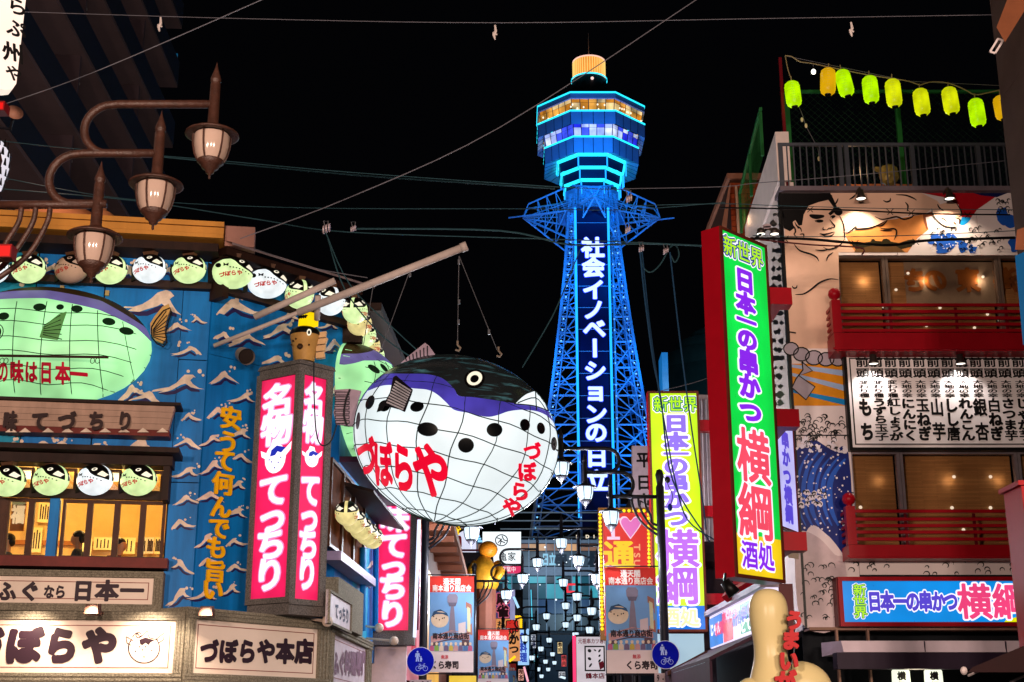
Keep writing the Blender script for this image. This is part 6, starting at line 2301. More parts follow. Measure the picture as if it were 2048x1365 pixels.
fY = frontal(29.5)
s2 = thing('tall_sign', 'tall yellow-green glowing sign behind the lamp post on the right', 'sign', fY.px(1355, 1260))
u0, u1, z0, z1 = fY.rect(1302, 783, 1406, 1264)
MB().fbox(fY, u0, u1, z0, z1, -.35, 0).build('case', red, s2)
MB().frame(fY, u0, u1, z0, z1, .05, 0, .03).build('frame', mat('frame_brown', '#5a2418', .5), s2)
zq = fY.hit(1355, 1212)[1]
MB().fbox(fY, u0 + .05, u1 - .05, zq, z1 - .05, .002, .012).build('light_panel', glow('panel_lime', '#c6f41a', 1.08, .2, 1.0, tubes=.5), s2)
MB().fbox(fY, u0 + .05, u1 - .05, z0 + .05, zq - .002, .002, .012).build('light_panel', glow('panel_blue', '#1276e0', .95, .25, 1.2, tubes=.4), s2)
LV = [(.14, wh, 'letter_halo'), (.055, glow('letter_lavender', '#8e70e6', .95, .12, light=False), 'lettering')]
LW = [(.065, wh, 'letter_halo'), (.022, glow('letter_orchid', '#b266f2', .98, .15, light=False), 'lettering')]
LC = [(.1, wh, 'letter_halo'), (.025, glow('letter_cream', '#f2e0a8', .95, 0, light=False), 'lettering')]
LU = [(.125, wh, 'letter_halo'), (.075, teal, 'letter_edge'), (.015, lime, 'lettering')]
tall_text(fY, lambda y: 1351, [('新世界', 809, .33, .36, LU)], 0, 0, .016, None, s2)
tall_text(fY, lambda y: 1352, [(c, y, .56, .42 if c != '一' else .3, LV) for c, y in zip('日本一の串かつ', (847, 883, 908, 932, 966, 1000, 1036))], 0, 0, .018, None, s2)
tall_text(fY, lambda y: 1356, [('横', 1097, .94, .86, LW), ('綱', 1171, .94, .86, LW)], 0, 0, .024, None, s2)
tall_text(fY, lambda y: 1360, [('酒処', 1235, .42, .4, LC)], 0, 0, .02, None, s2)
bk2 = thing('annex_building', 'pale annex wall with pipes and red beams between the two tall signs', 'building', fY.px(1425, 1260))
fYb = frontal(30.6)
for a, b, c, d in ((1398, 790, 1446, 1090), ):
    u0, u1, z0, z1 = fYb.rect(a, b, c, d)
    MB().fbox(fYb, u0, u1, z0, z1, -.4, 0).build('wall', mat('annex_white', '#b5a5a8', .6, var=.2), bk2)
u0, u1, z0, z1 = fYb.rect(1400, 1092, 1560, 1400)
MB().fbox(fYb, u0, u1, 0, z1, -.4, 0).build('wall', mat('annex_dark', '#2e2026', .7), bk2)
for y in (850, 1022, 1198):
    u0, u1, z0, z1 = fY.rect(1398, y - 11, 1446 if y < 1190 else 1470, y + 11)
    MB().fbox(fY, u0, u1, z0, z1, -.3, -.05).build('beam', red, bk2)
for x in (1404, 1412, 1428):
    MB().tube([fYb.px(x, 800, .08), fYb.px(x + 8, 1090, .08)], .03, 6).build('pipe', mat('pipe_white', '#c6b8bc', .4), bk2)
MB().tube([fYb.px(1402, 1110, .1), fYb.px(1440, 1110, .1)], .3, 10).build('duct', mat('annex_dark', '#2e2026', .7), bk2)
lamp('annex_light', 'POINT', fYb.px(1425, 960, 1.2), 14, (.95, .8, .9), .2)
# narrow lit strip sign behind the green sign
fZ = Fac(plan(1556, 950, 22.6), plan(1590, 950, 23.4))
s3 = thing('strip_sign', 'narrow lilac-white lit sign between the green sign and the mural', 'sign', fZ.px(1575, 1056))
z0, z1 = fZ.hit(1572, 1056)[1], fZ.hit(1568, 850)[1]
MB().fbox(fZ, 0, fZ.len, z0, z1, -.15, 0).build('light_panel', glow('panel_lilac', '#c8c4ff', .95, .2, 1.5), s3)
MB().frame(fZ, -.03, fZ.len + .03, z0 - .03, z1 + .03, .03, -.16, .02).build('frame', redd, s3)
letters(MB(), vcells('串かつ横綱', fZ.len / 2, z1 - .1, z0 + .1, .42, 1.0), on(fZ, .008), .06).build('lettering', vio, s3)
# ================================================================== three-lantern street lamps
iron_b = mat('lamp_bronze', '#40241b', .45, metal=.1, var=.45, scale=14, bump=.35, bscale=55, spec=.4)
iron_k = mat('lamp_black', '#1c1a20', .4, metal=.3, var=.2)
milk = mat('lantern_milk', '#ab9184', .12, spec=.5, var=.1, scale=2)
lit = glow('lantern_lit', '#d4ecff', 1.3, .0)
lit_far = glow('lantern_lit_far', '#dff4ff', 1.9, .0, light=False)
LX = [1.015, 1.535, 2.02]
LZ = [5.85, 6.36, 6.86]


def make_lamp(iron, pane):
    t = thing('street_lamp', 'x', 'street lamp', (0, 0, 0))
    k = MB()
    k.lathe([(.14, 0), (.14, .5), (.1, .56), (.09, 1.0), (.085, 6.45), (.06, 6.5), (.075, 6.6), (.09, 6.7), (.06, 6.8), (0, 6.83)], (0, 0, 0), 14)
    k.build('pole', iron, t, True)
    for i in range(3):
        x, z = LX[i], LZ[i] + .40
        a = MB()
        if i == 0:
            a.tube([(0.0, 0, z), (x - .03, 0, z)], .04, 10)
        else:
            cx = LX[0] - .22 if i == 1 else LX[0] + .06
            zl = z - .51
            pts = [(cx + .3, 0, zl + .005), (cx + .05, 0, zl + .01)]
            pts += [(cx - .25 * math.sin(q), 0, (zl + z) / 2 - .25 * math.cos(q)) for q in [R(v) for v in range(15, 180, 15)]]
            pts += [(cx + .05, 0, z), (x - .03, 0, z)]
            a.tube(pts, .04, 10)
        a.build('arm', iron, t, True)
        s = MB()
        s.lathe([(.0, .84), (.018, .76), (.05, .66), (.05, .63), (.04, .62), (.048, .60), (.052, .2), (.07, .17), (.085, .15)], (x, 0, LZ[i]), 14)
        s.build('stem', iron, t, True)
        h = MB()
        h.lathe([(.05, .2), (.08, .155), (.19, .125), (.245, .095), (.25, .08), (.235, .075), (.05, .11)], (x, 0, LZ[i]), 24)
        hat = h.build('lantern_hat', iron, t, True)
        g_ = MB()
        g_.lathe([(.155, .085), (.165, .06), (.16, -.03), (.14, -.12), (.115, -.175)], (x, 0, LZ[i]), 20)
        g_.build('glass_bowl', pane, t, True)
        for q in range(6):
            an = math.pi * 2 * q / 6 + .3
            MB().tube([(x + r * math.cos(an), r * math.sin(an), LZ[i] + z_) for r, z_ in ((.165, .085), (.175, .06), (.168, -.03), (.148, -.12), (.12, -.18))], .009, 5).build('rib', iron, t)
        f_ = MB()
        f_.lathe([(.12, -.172), (.125, -.19), (.09, -.22), (.075, -.25), (.045, -.27), (.035, -.3), (.012, -.31), (.012, -.35), (0, -.36)], (x, 0, LZ[i]), 16)
        f_.build('finial', iron, t, True)
    for i in range(3):
        b = MB()
        x = .32 + i * .13
        b.tube(spline([(x, 0, LZ[0] + .38), (x - .015, 0, LZ[0] + .22), (x - .11 - .02 * i, 0, LZ[0] + .02 - .05 * i), (.18, 0, LZ[0] - .13 - .09 * i), (.03, 0, LZ[0] - .2 - .1 * i)], 5), .026, 8)
        b.build('scroll', iron, t, True)
    return t


def lamp_spot(px, py, side):
    """foot of a post whose lowest lantern is seen at px,py"""
    r = ray(px, py)
    tt = (LZ[0] - CZ) / r.z
    return Vector((r.x * tt - side * LX[0], r.y * tt, 0))


allkids = lambda: (lambda d: [d.setdefault(x.parent.name, []).append(x) for x in bpy.data.objects if x.parent] and d)({})
L_unlit = make_lamp(iron_b, milk)
L_lit = make_lamp(iron_k, lit)
KK = allkids()
L_unlit.location = lamp_spot(188, 492, 1)
L_unlit['label'] = 'rust-brown street lamp with three unlit milky lanterns in front of the dark tower block'
posts = [(1222, 1033, -1, 'black street lamp post carrying a shop banner in front of the yellow-green tall sign'), (943, 1064, 1, 'black street lamp post with a round blue sign beside the second pink sign'), (1012, 1188, 1, 'black street lamp with a scrolled arm in front of the turtle-name white sign'),
         (1194, 1156, -1, 'lit street lamp half hidden behind the bulb-framed red banner'), (1183, 1221, -1, 'lit street lamp left of the bulb-framed red banner, third along the right side'), (1179, 1259, -1, 'lit street lamp just above the white skewer shop sign'), (1172, 1290, -1, 'lit street lamp mostly hidden by the white skewer shop sign'),
         (1050, 1276, 1, 'lit street lamp over the small far banner on the left side'), (1064, 1315, 1, 'lit street lamp further down the left side, fifth along it'), (1076, 1338, 1, 'small lit street lamp far down the left side, sixth along it'), (1083, 1352, 1, 'smallest lit street lamp at the far end of the street')]
spots_ = []
for i, (px, py, sd, lb) in enumerate(posts):
    o = L_lit if i == 0 else copy_tree(L_lit, None, KK)
    o.location = lamp_spot(px, py, sd)
    o.rotation_euler = (0, 0, 0 if sd > 0 else math.pi)
    o['label'] = lb
    o['group'] = 'street lamps lining the shopping street'
    spots_.append(o.location.copy())
    if i in (0, 1, 2, 3):
        for x, z in zip(LX, LZ):
            lamp('lantern_light', 'POINT', o.location + Vector((sd * x, 0, z - .55)), 280, (.86, .92, 1), .14)
# unseen street lamps added behind the viewer to light the facades
for (x, y, sd, p_) in ((-9.0, -8.0, 1, 4400), (9.5, -7.0, -1, 3600), (0.5, -12.0, 1, 4000)):
    o = copy_tree(L_lit, None, KK)
    o.location = (x, y, 0)
    o.rotation_euler = (0, 0, 0 if sd > 0 else math.pi)
    o['label'] = 'unseen street lamp added to light the facades, %s' % ('left of the viewer' if x < -1 else 'right of the viewer' if x > 1 else 'behind the viewer')
    for xx, z in zip(LX, LZ):
        lamp('lantern_light', 'POINT', Vector((x + sd * xx, y, z - .55)), p_, (1, .77, .62), .16)

# ------------------------------------------------------------------ banners and round signs on the posts
bred, bsky = mat('banner_red', '#d8362e', .6, var=.06), mat('banner_sky', '#6f9ccf', .6, var=.06)
bwhite, bgrey = mat('banner_white', '#cdbcc0', .6, var=.05), mat('banner_tower', '#7d7486', .6)
skinb = mat('banner_skin', '#d8c0a8', .6)


def banner(pole, sd, y0, y1, label, qr, w=1.0, gap=.1):
    Y = pole.y
    f = frontal(Y - .02)
    u = pole.x + 20
    u0, u1 = (u + gap, u + gap + w) if sd > 0 else (u - gap - w, u - gap)
    xm = 1024 + (pole.x + sd * .5) / Y * 2600
    z1, z0 = f.hit(xm, y0)[1], f.hit(xm, y1)[1]
    t = thing('shop_banner', label, 'banner', f((u0 + u1) / 2, z0), 'shopping street banners on the lamp posts')
    H = z1 - z0

    def pt(a, b, d=0):        # a,b in 0..1 of the cloth, slight billow
        return f(u0 + (u1 - u0) * a, z0 + H * b, d + .05 * math.sin(a * 3.1) * math.sin(b * 3.1) + .012 * math.sin(b * 9 + a * 4))
    pf = lambda a, b, k: pt(a, b, .008 if k == 0 else 0)

    def sheet(a0, b0, a1, b1, d, name, mt_, nx=6, ny=8):
        mb = MB()
        for j in range(ny + 1):
            for i in range(nx + 1):
                mb.V.append(tuple(pt(a0 + (a1 - a0) * i / nx, b0 + (b1 - b0) * j / ny, d)))
        for j in range(ny):
            for i in range(nx):
                k = j * (nx + 1) + i
                mb.F.append((k, k + 1, k + nx + 2, k + nx + 1))
        return mb.build(name, mt_, t, True)
    sheet(0, 0, 1, .215, 0, 'cloth', bwhite)
    sheet(0, .215, 1, .83, 0, 'cloth', bsky)
    sheet(0, .83, 1, 1, 0, 'cloth', bred)
    letters(a := MB(), hcells('通天閣', .30, .70, .945, .075), pf, .03)
    letters(a, hcells('南本通り商店会', .06, .94, .873, .075), pf, .028)
    a.build('lettering', mat('banner_letter', '#f0e4e0', .6), t)

    def shape(pts, mt_, d, name='print'):
        mb = MB()
        v = [Vector((p[0], p[1], 0)) for p in pts]
        n = len(mb.V)
        mb.V += [tuple(pt(p[0], p[1], d)) for p in pts]
        for tr_ in tessellate_polygon([v]):
            mb.F.append(tr_)
        mb.build(name, mt_, t)
    shape([(.44, .40), (.60, .40), (.57, .60), (.55, .68), (.49, .68), (.47, .60)], bgrey, .006)
    shape([(.41, .72), (.63, .72), (.64, .78), (.60, .81), (.44, .81), (.40, .78)], bgrey, .006)
    shape([(.45, .68), (.59, .68), (.62, .72), (.42, .72)], mat('banner_tower2', '#5d5668', .6), .0065)
    shape([(.84, .40), (.97, .38), (.95, .70), (.82, .73)], mat('banner_brick', '#a06a5c', .6), .006)
    shape([(.86, .42), (.93, .41), (.92, .66), (.85, .68)], mat('banner_pale', '#c9c8a0', .6), .008)
    shape([(.66, .40), (.82, .40), (.82, .52), (.66, .50)], bwhite, .0055)
    shape(circ(.24, .545, .20, .085, 22), skinb, .007)
    shape([(.05, .57), (.10, .63), (.25, .65), (.40, .61), (.43, .575), (.30, .60), (.15, .60)], mat('banner_navy', '#2a4a6c', .6), .009)
    d_ = MB()
    for a_, b_ in ((.16, .555), (.3, .555), (.23, .54), (.34, .56), (.1, .575)):
        p_ = circ(a_, b_, .014, .008, 6)
        d_.poly([pt(*q, .011) for q in p_])
    d_.build('print', mat('banner_ink', '#2a2028', .6), t)
    shape([(.04, .37), (.5, .43), (.9, .40), (.92, .33), (.5, .355), (.05, .30)], mat('banner_gate', '#b98a8c', .6), .010)
    letters(a := MB(), hcells('南本通り商店街', .08, .90, .372, .07), lambda x, y, k: pt(x, y, .013), .04)
    a.build('lettering', mat('banner_ink', '#2a2028', .6), t)
    shape([(.06, .30), (.5, .345), (.9, .33), (.9, .27), (.06, .27)], mat('banner_shade', '#5c4650', .6), .0095)
    rb = random.Random(3)
    for i in range(9):      # plain crowd of coloured figures
        a_ = .07 + i * .107
        c_ = rb.choice(['#b88a8c', '#b9a04a', '#7a9a48', '#b0587a', '#4a6a9c', '#c9b4a4', '#9a3a34', '#6a5a78'])
        shape([(a_ - .05, .218), (a_ + .05, .218), (a_ + .045, .265), (a_, .282), (a_ - .045, .265)], mat('crowd_' + c_[1:], c_, .6), .012 + .001 * (i % 2))
        shape(circ(a_, .292, .03, .017, 9), skinb, .014 + .001 * (i % 2))
    if qr == 'R':
        a0, a1 = .36, .99
    else:
        a0, a1 = .05, .68
    letters(a := MB(), hcells('くら寿司', a0, a1, .075, .085), pf, .045)
    a.build('lettering', mat('banner_ink', '#2a2028', .6), t)
    letters(a := MB(), hcells('無添', .50 if qr == 'R' else .28, .66 if qr == 'R' else .44, .155, .045), pf, .02)
    a.build('lettering', mat('banner_crimson', '#b02038', .6), t)
    for z in (z1 + .03, z0 - .03):
        MB().tube([f(u, z, 0), f(u1 + .03 if sd > 0 else u0 - .03, z, 0)], .014, 6).build('rod', iron_k, t)
    return t


banner(spots_[1], 1, 1153, 1345, 'red-topped banner with puffer and tower picture on the left lamp post', 'L', .96, .12)
banner(spots_[0], -1, 1136, 1347, 'red-topped banner with puffer and tower picture on the right lamp post', 'R', 1.02, .14)
banner(spots_[2], 1, 1260, 1385, 'smaller shopping street banner behind and right of the largest left one', 'L', .96, .14)
banner(spots_[7], 1, 1328, 1410, 'smallest reddish shopping street banner, only its top visible at the bottom edge', 'L', .9, -.3)


def round_sign(pole, px, py, label):
    Y = pole.y - .13
    c = P(px, py, Y)
    t = thing('round_sign', label, 'road sign', c - Vector((0, 0, .3)), 'round blue walkway signs')
    r = 28 * mpp(px, py, Y)
    f = frontal(Y)
    uc, zc = f.hit(px, py)
    MB().tube([c + Vector((0, .012, 0)), c], r, 40).build('plate', mat('sign_rim', '#c8c8d8', .4), t)
    MB().tube([c + Vector((0, 0, 0)), c + Vector((0, -.004, 0))], r * .96, 40).build('face', mat('sign_blue', '#0612a0', .6, var=.06, spec=.03), t)
    w = MB()
    q = lambda x, y: (uc + x * r, zc + y * r)
    fl = lambda pts, d=.008: w.flat(f, [q(*p) for p in pts], d + dj())
    fl(circ(-.22, .66, .07, .075, 10))
    fl([(-.36, .56), (-.08, .56), (-.05, .3), (-.1, .28), (-.13, .45), (-.14, .3), (-.1, -.02), (-.19, -.02), (-.22, .22), (-.25, -.02), (-.34, -.02), (-.3, .3), (-.31, .45), (-.34, .28), (-.39, .3)])
    fl(circ(.03, .3, .05, .055, 9))
    fl([(-.05, .24), (.1, .24), (.13, .1), (.08, .08), (.09, -.03), (.03, -.03), (.02, .06), (0, -.03), (-.05, -.03), (-.03, .1)])

    def line(pts, th=.028):
        for a_, b_ in zip(pts[:-1], pts[1:]):
            dx, dy = b_[0] - a_[0], b_[1] - a_[1]
            l = math.hypot(dx, dy) or 1
            ox, oy = -dy / l * th / 2, dx / l * th / 2
            fl([(a_[0] + ox, a_[1] + oy), (b_[0] + ox, b_[1] + oy), (b_[0] - ox, b_[1] - oy), (a_[0] - ox, a_[1] - oy)])
    for x in (-.16, .36):
        line([(x + .17 * math.cos(R(k)), -.5 + .17 * math.sin(R(k))) for k in range(0, 361, 30)])
    line([(-.16, -.5), (-.02, -.28), (.26, -.28), (.12, -.5), (-.16, -.5)])
    line([(.12, -.5), (-.06, -.2)])
    line([(-.13, -.2), (.02, -.2)])
    line([(.36, -.5), (.24, -.18), (.34, -.16)])
    w.build('symbols', mat('sign_pale', '#9fb4ee', .4), t)
    pl = MB()
    u0, u1, z0, z1 = f.rect(px - 22, py + 37, px + 22, py + 56)
    pl.fbox(f, u0, u1, z0, z1, 0, .01)
    pl.build('hours_plate', mat('plate_mauve', '#a8949a', .5), t)
    letters(MB(), hcells('9-22', u0 + .02, u1 - .02, (z0 + z1) / 2, (z1 - z0) * .95), on(f, .014), .03).build('lettering', mat('banner_ink', '#2a2028', .6), t)
    MB().tube([(c.x, Y + .02, z0 + .03), (c.x, Y + .02, c.z + r * .3)], .02, 6).build('bracket', iron_k, t)


round_sign(spots_[1], 841, 1323, 'round blue pedestrian and bicycle sign on the left lamp post')
round_sign(spots_[0], 1331, 1310, 'round blue pedestrian and bicycle sign on the right lamp post')
# small camera and speaker on the right post
t = thing('camera_unit', 'small dark camera and cables clamped to the right lamp post', 'camera', spots_[0] + Vector((.2, -.1, 5.2)))
c = P(1335, 960, spots_[0].y - .1)
MB().ell(c, .06, .06, .07, 10, 6).build('housing', iron_k, t)
c2 = P(1340, 1015, spots_[0].y - .1)
MB().ell(c2, .05, .05, .08, 10, 6).build('lens_unit', mat('lens_blue', '#16206c', .2), t)
MB().tube([P(x, y, spots_[0].y - .1) for x, y in spline([(1324, 950), (1333, 962), (1338, 975), (1345, 990), (1340, 1012), (1326, 1014)], 3)], .008, 4).build('cable', dark_wire, t)

# ------------------------------------------------------------------ buildings of the street, dark above their lit signs
dk = mat('facade_dark', '#2a2228', .8, var=.3, scale=.6)


def block(name, label, f, x0, y0, x1, depth, mt_, cols=0, rows=0):
    u0, u1, z0, z1 = f.rect(x0, y0, x1, 1365)
    t = thing(name, label, 'building', f((u0 + u1) / 2, 0))
    MB().fbox(f, u0, u1, 0, z1, -depth, 0).build('wall', mt_, t)
    for r in range(rows):
        for c in range(cols):
            a, b = u0 + (u1 - u0) * (c + .15) / cols, u0 + (u1 - u0) * (c + .85) / cols
            za, zb = z1 - (r + .85) * (z1 - 3) / rows, z1 - (r + .2) * (z1 - 3) / rows
            w_ = MB().frame(f, a, b, za, zb, .06, .0, .05).build('window', iron_k, t)
            MB().fbox(f, a + .06, b - .06, za + .06, zb - .06, .003, .012).build('pane', mat('pane_night', '#10161c', .15), w_)
    return t, u0, u1, z1


# left side shop behind the pink sign with a tiled roof
fs1 = Fac(plan(836, 1200, 31.0), plan(905, 1200, 50.0))
t = thing('shop_house', 'old dark shop house with a tiled eave behind the left lamp post', 'building', fs1(3, 0))
MB().fbox(fs1, 0, fs1.len, 0, 6.6, -5, 0).build('wall', mat('shop_wood', '#5a3226', .7, var=.3), t)
ro = MB()
for i in range(4):
    for k in range(26):
        ro.fbox(fs1, k * .7, k * .7 + .66, 6.55 + i * .22, 6.7 + i * .22, -.3 - i * .3, .6 - i * .3)
tag(ro.build('roof_tiles', mat('roof_brown', '#4a2c26', .6, var=.3), t), kind='stuff')
MB().fbox(fs1, 0, fs1.len, 6.3, 6.5, 0, .75).build('eave', mat('eave_wood', '#7a4632', .6), t)
for k in range(9):
    MB().fbox(fs1, .5 + k * 2, .6 + k * 2, 6.15, 6.3, 0, .7).build('rafter', mat('eave_wood', '#7a4632', .6), t)
gl = thing('shop_lightbox', 'amber glowing shopfront panel behind the left banner', 'sign', fs1(5, 2.5, .1))
MB().fbox(fs1, 1.0, 7.5, 2.2, 5.4, .02, .12).build('light_panel', glow('shop_amber', '#e8a848', .75, .35, 1), gl)
wsh = thing('white_hoarding', 'pale pink-white hoarding wall below the second pink sign', 'wall', P(790, 1340, 28.9))
fwh = frontal(28.9)
u0, u1, z0, z1 = fwh.rect(742, 1262, 812, 1400)
MB().fbox(fwh, u0, u1, 0, z1, -.2, -.06).build('wall_face', mat('hoarding', '#d8bcc0', .5), wsh)
fred = Fac(plan(808, 1200, 29.6), plan(842, 1200, 31.2))
vb = thing('pink_banner', 'tall pink and white cloth banner beside the left lamp post', 'banner', fred(.3, 3))
u0, u1 = 0.1, fred.len
z0, z1 = fred.hit(840, 1365)[1], fred.hit(840, 1060)[1]
MB().fbox(fred, u0, u1, z0, z1, 0, .03).build('cloth', glow('cloth_pink', '#e88a98', .55, .5, 1.5), vb)
letters(MB(), vcells('てっちり鍋', (u0 + u1) / 2, z1 - .3, z0 + .4, .5), on(fred, .04), .06).build('lettering', mat('banner_crimson', '#b02038', .6), vb)

# yellow bulb corner sign and pink-white arch sign behind the hanging puffer
fa = frontal(60.0)
bs1 = thing('bulb_sign', 'wedge of glittering golden bulbs on a shop front under the puffer', 'sign', fa.px(910, 1140))
MB().hexa([fa.px(898, 1130, .2), fa.px(902, 1130, .2), fa.px(902, 1130, -.2), fa.px(898, 1130, -.2), fa.px(888, 1040, .2), fa.px(924, 1040, .2), fa.px(924, 1040, -.2), fa.px(888, 1040, -.2)]).build('backing', mat('gold_back', '#6a4a08', .4), bs1)
bb = MB()
for k in range(260):
    y = rt.uniform(1045, 1128)
    w_ = 18 * (1128 - y) / 85 + 2
    xx = 900 + (1128 - y) / 90 * 5 + rt.uniform(-w_, w_)
    bb.ell(fa.px(xx, y, .24), .05, .05, .05, 5, 3)
tag(bb.build('bulbs', glow('bulb_gold', '#ffc818', 1.3, 0, light=False), bs1), kind='stuff')
ws1 = thing('arch_sign', 'white glowing facade with a pink foot under the puffer', 'sign', fa.px(925, 1150))
pts = [(902, 1150), (903, 1100), (908, 1080), (916, 1068), (930, 1060), (952, 1060), (952, 1150)]
u_ = [fa.hit(*p) for p in pts]
mb = MB()
mb.flat(fa, u_, .0)
for a_, b_ in zip(u_, u_[1:] + u_[:1]):
    mb.poly([fa(*a_, 0), fa(*b_, 0), fa(*b_, -.3), fa(*a_, -.3)])
mb.build('light_panel', glow('arch_white', '#e2e6ff', .95, .25, .6), ws1)
MB().fbox(fa, *fa.rect(902, 1131, 950, 1155), .02, .06).build('foot_panel', glow('arch_pink', '#e8608a', .8, .3), ws1)
ar_ = MB()
for k in range(5):
    ar_.fbox(fa, *fa.rect(946 + k * 2.4, 1062 + k * 5, 955 + k * 2.4, 1065 + k * 5), .05, .15)
ar_.build('light_bars', glow('bar_blue', '#8ad0ff', 1.3, 0, light=False), ws1)
MB().stroke(fa, [(911, 1090), (914, 1078), (920, 1075), (921, 1094)], 5, .02).build('print', mat('banner_crimson', '#b02038', .6), ws1)
for y in (1101, 1131):
    MB().tube([fa.px(900, y, .3), fa.px(962, y, .3)], .05, 6).build('bracket_bar', mat('bar_pink', '#a8486a', .5), ws1)

# white sign with the round mark and brush lettering
fk = frontal(66.0)
ks = thing('white_sign', 'white glowing square sign with a round mark and brush characters, pink strip below', 'sign', fk.px(1003, 1145))
u0, u1, z0, z1 = fk.rect(965, 1064, 1042, 1131)
MB().fbox(fk, u0, u1, z0, z1, -.3, 0).build('light_panel', glow('sign_white', '#f2fbff', 1.15, .05), ks)
MB().fbox(fk, *fk.rect(985, 1132, 1042, 1146), -.3, -.01).build('light_panel', glow('strip_pink', '#e83068', .9, .1), ks)
mk = MB()
for k in range(0, 360, 20):
    pass
mk.stroke(fk, [(1003 + 12 * math.cos(R(k)), 1081 + 11 * math.sin(R(k))) for k in range(0, 361, 20)], 2, .01)
for pts in ([(994, 1076), (1002, 1080), (1000, 1090)], [(1004, 1072), (1008, 1080), (1014, 1082)], [(1000, 1082), (1010, 1086)], [(996, 1086), (1004, 1078)]):
    mk.stroke(fk, pts, 2, .012)
mk.build('round_mark', mat('navy_ink', '#1a1840'), ks)
for c, x0, x1 in (('亀', 998, 1014), ('家', 1015, 1032)):
    sign_text(fk, c, (x0, 1104, x1, 1123), .012, .01, mat('navy_ink', '#1a1840'), ks)
sign_text(fk, '間営業中', (992, 1133, 1032, 1145), .004, .01, glow('strip_letter', '#ffe8f0', .95, 0, light=False), ks)

# golden figure ornament seen from behind, in front of a shop
q = P(972, 1180, 45.0)
k_ = mpp(972, 1140, 45.0)
gf = thing('golden_figure', 'plain golden round-headed figure ornament below the hanging puffer', 'ornament', q)
gold = mat('figure_gold', '#a8741c', .35, metal=.3, var=.6, scale=3, bump=.4, bscale=9)
MB().lathe([(24 * k_, 0), (30 * k_, 10 * k_), (31 * k_, 28 * k_), (24 * k_, 50 * k_), (13 * k_, 62 * k_), (10 * k_, 66 * k_)], q - Vector((4 * k_, 0, 0)), 20).build('body', gold, gf, True)
MB().ell(q + Vector((4 * k_, 0, 80 * k_)), 19 * k_, 19 * k_, 17 * k_, 20, 12).build('head', mat('figure_amber', '#b86a14', .4, var=.2), gf, True)
for sx in (-1, 1):
    MB().tube([q + Vector((sx * 20 * k_, -6 * k_, 52 * k_)), q + Vector((sx * 31 * k_, -14 * k_, 34 * k_)), q + Vector((sx * 22 * k_, -26 * k_, 18 * k_))], [9 * k_, 8 * k_, 6 * k_], 10).build('arm', gold, gf, True)
lamp('figure_light', 'POINT', q + Vector((-.6, -1.6, .9)), 10, (1, .72, .3), .2)
MB().tube([q, q - Vector((0, 0, 2.5))], .35, 10).build('pedestal', mat('shop_wood', '#5a3226', .7, var=.3), gf)
# cloth swag, mahjong sign, kushikatsu bulb sign and its neighbours
fm = frontal(70.0)
ms_ = thing('mahjong_sign', 'dark blue sign with dark red outlined characters behind the street lanterns', 'sign', fm.px(1005, 1230))
u0, u1, z0, z1 = fm.rect(988, 1183, 1030, 1236)
MB().fbox(fm, u0, u1, z0, z1, -.3, 0).build('panel', glow('panel_indigo', '#26307a', .7, .3), ms_)
layered(fm, [cb_('麻', 993, 1185, 1018, 1210, .01, fm), cb_('雀', 993, 1210, 1018, 1235, .01, fm)], .01, [(.12, glow('edge_pink', '#d8607a', .8, 0, light=False), 'letter_edge'), (.05, mat('letter_maroon', '#4a0a1a', .5), 'lettering')], ms_)
MB().fbox(fm, *fm.rect(1020, 1180, 1030, 1240), .01, .05).build('side_strip', glow('strip_lilac', '#a8a8d8', .7, .3), ms_)
fb = frontal(74.0)
kb_ = thing('bulb_framed_sign', 'orange skewer shop sign framed with golden bulbs on the left side', 'sign', fb.px(1015, 1320))
u0, u1, z0, z1 = fb.rect(990, 1238, 1040, 1322)
MB().fbox(fb, u0, u1, z0, z1, -.4, 0).build('light_panel', glow('panel_apricot', '#e89a5a', .85, .2), kb_)
for (x0, y0, x1, y1, n) in ((988, 1234, 1043, 1234, 14), (988, 1236, 990, 1262, 6), (1042, 1236, 1042, 1260, 6), (1020, 1322, 1032, 1312, 4)):
    for i in range(n):
        MB().ell(fb.px(x0 + (x1 - x0) * i / n, y0 + (y1 - y0) * i / n, .1), .075, .075, .075, 6, 4).build('bulb', glow('bulb_gold', '#ffc818', 1.3, 0, light=False), kb_)
sign_text(fb, 'お好', (994, 1242, 1008, 1264), .01, .04, kline, kb_, vertical=True)
layered(fb, [cb_('串', 1011, 1240, 1037, 1266, .01, fb)], .012, [(.12, kline, 'letter_edge'), (.05, glow('letter_scarlet', '#d8281c', .8, 0, light=False), 'lettering')], kb_)
layered(fb, [cb_('か', 1018, 1268, 1038, 1290, .01, fb), cb_('つ', 1018, 1290, 1038, 1308, .01, fb)], .012, [(.05, kline, 'lettering')], kb_)
fc_ = frontal(78.0)
bw = thing('blue_white_sign', 'glaring blue-white shop sign with brush marks beside the orange skewer sign', 'sign', fc_.px(1046, 1330))
MB().fbox(fc_, *fc_.rect(1036, 1258, 1058, 1330), -.3, 0).build('light_panel', glow('panel_ice', '#9fd0ff', 1.1, .3, 1), bw)
sign_text(fc_, '御料理', (1040, 1266, 1054, 1325), .01, .05, glow('letter_cobalt', '#1c48c0', .8, 0, light=False), bw, vertical=True)
yw = thing('yellow_standing_sign', 'yellow glowing panel low behind the left banner', 'sign', P(935, 1360, 40))
fy_ = frontal(40.0)
MB().fbox(fy_, *fy_.rect(898, 1352, 952, 1400), -.2, 0).build('light_panel', glow('panel_gold', '#e8c030', .9, .3), yw)
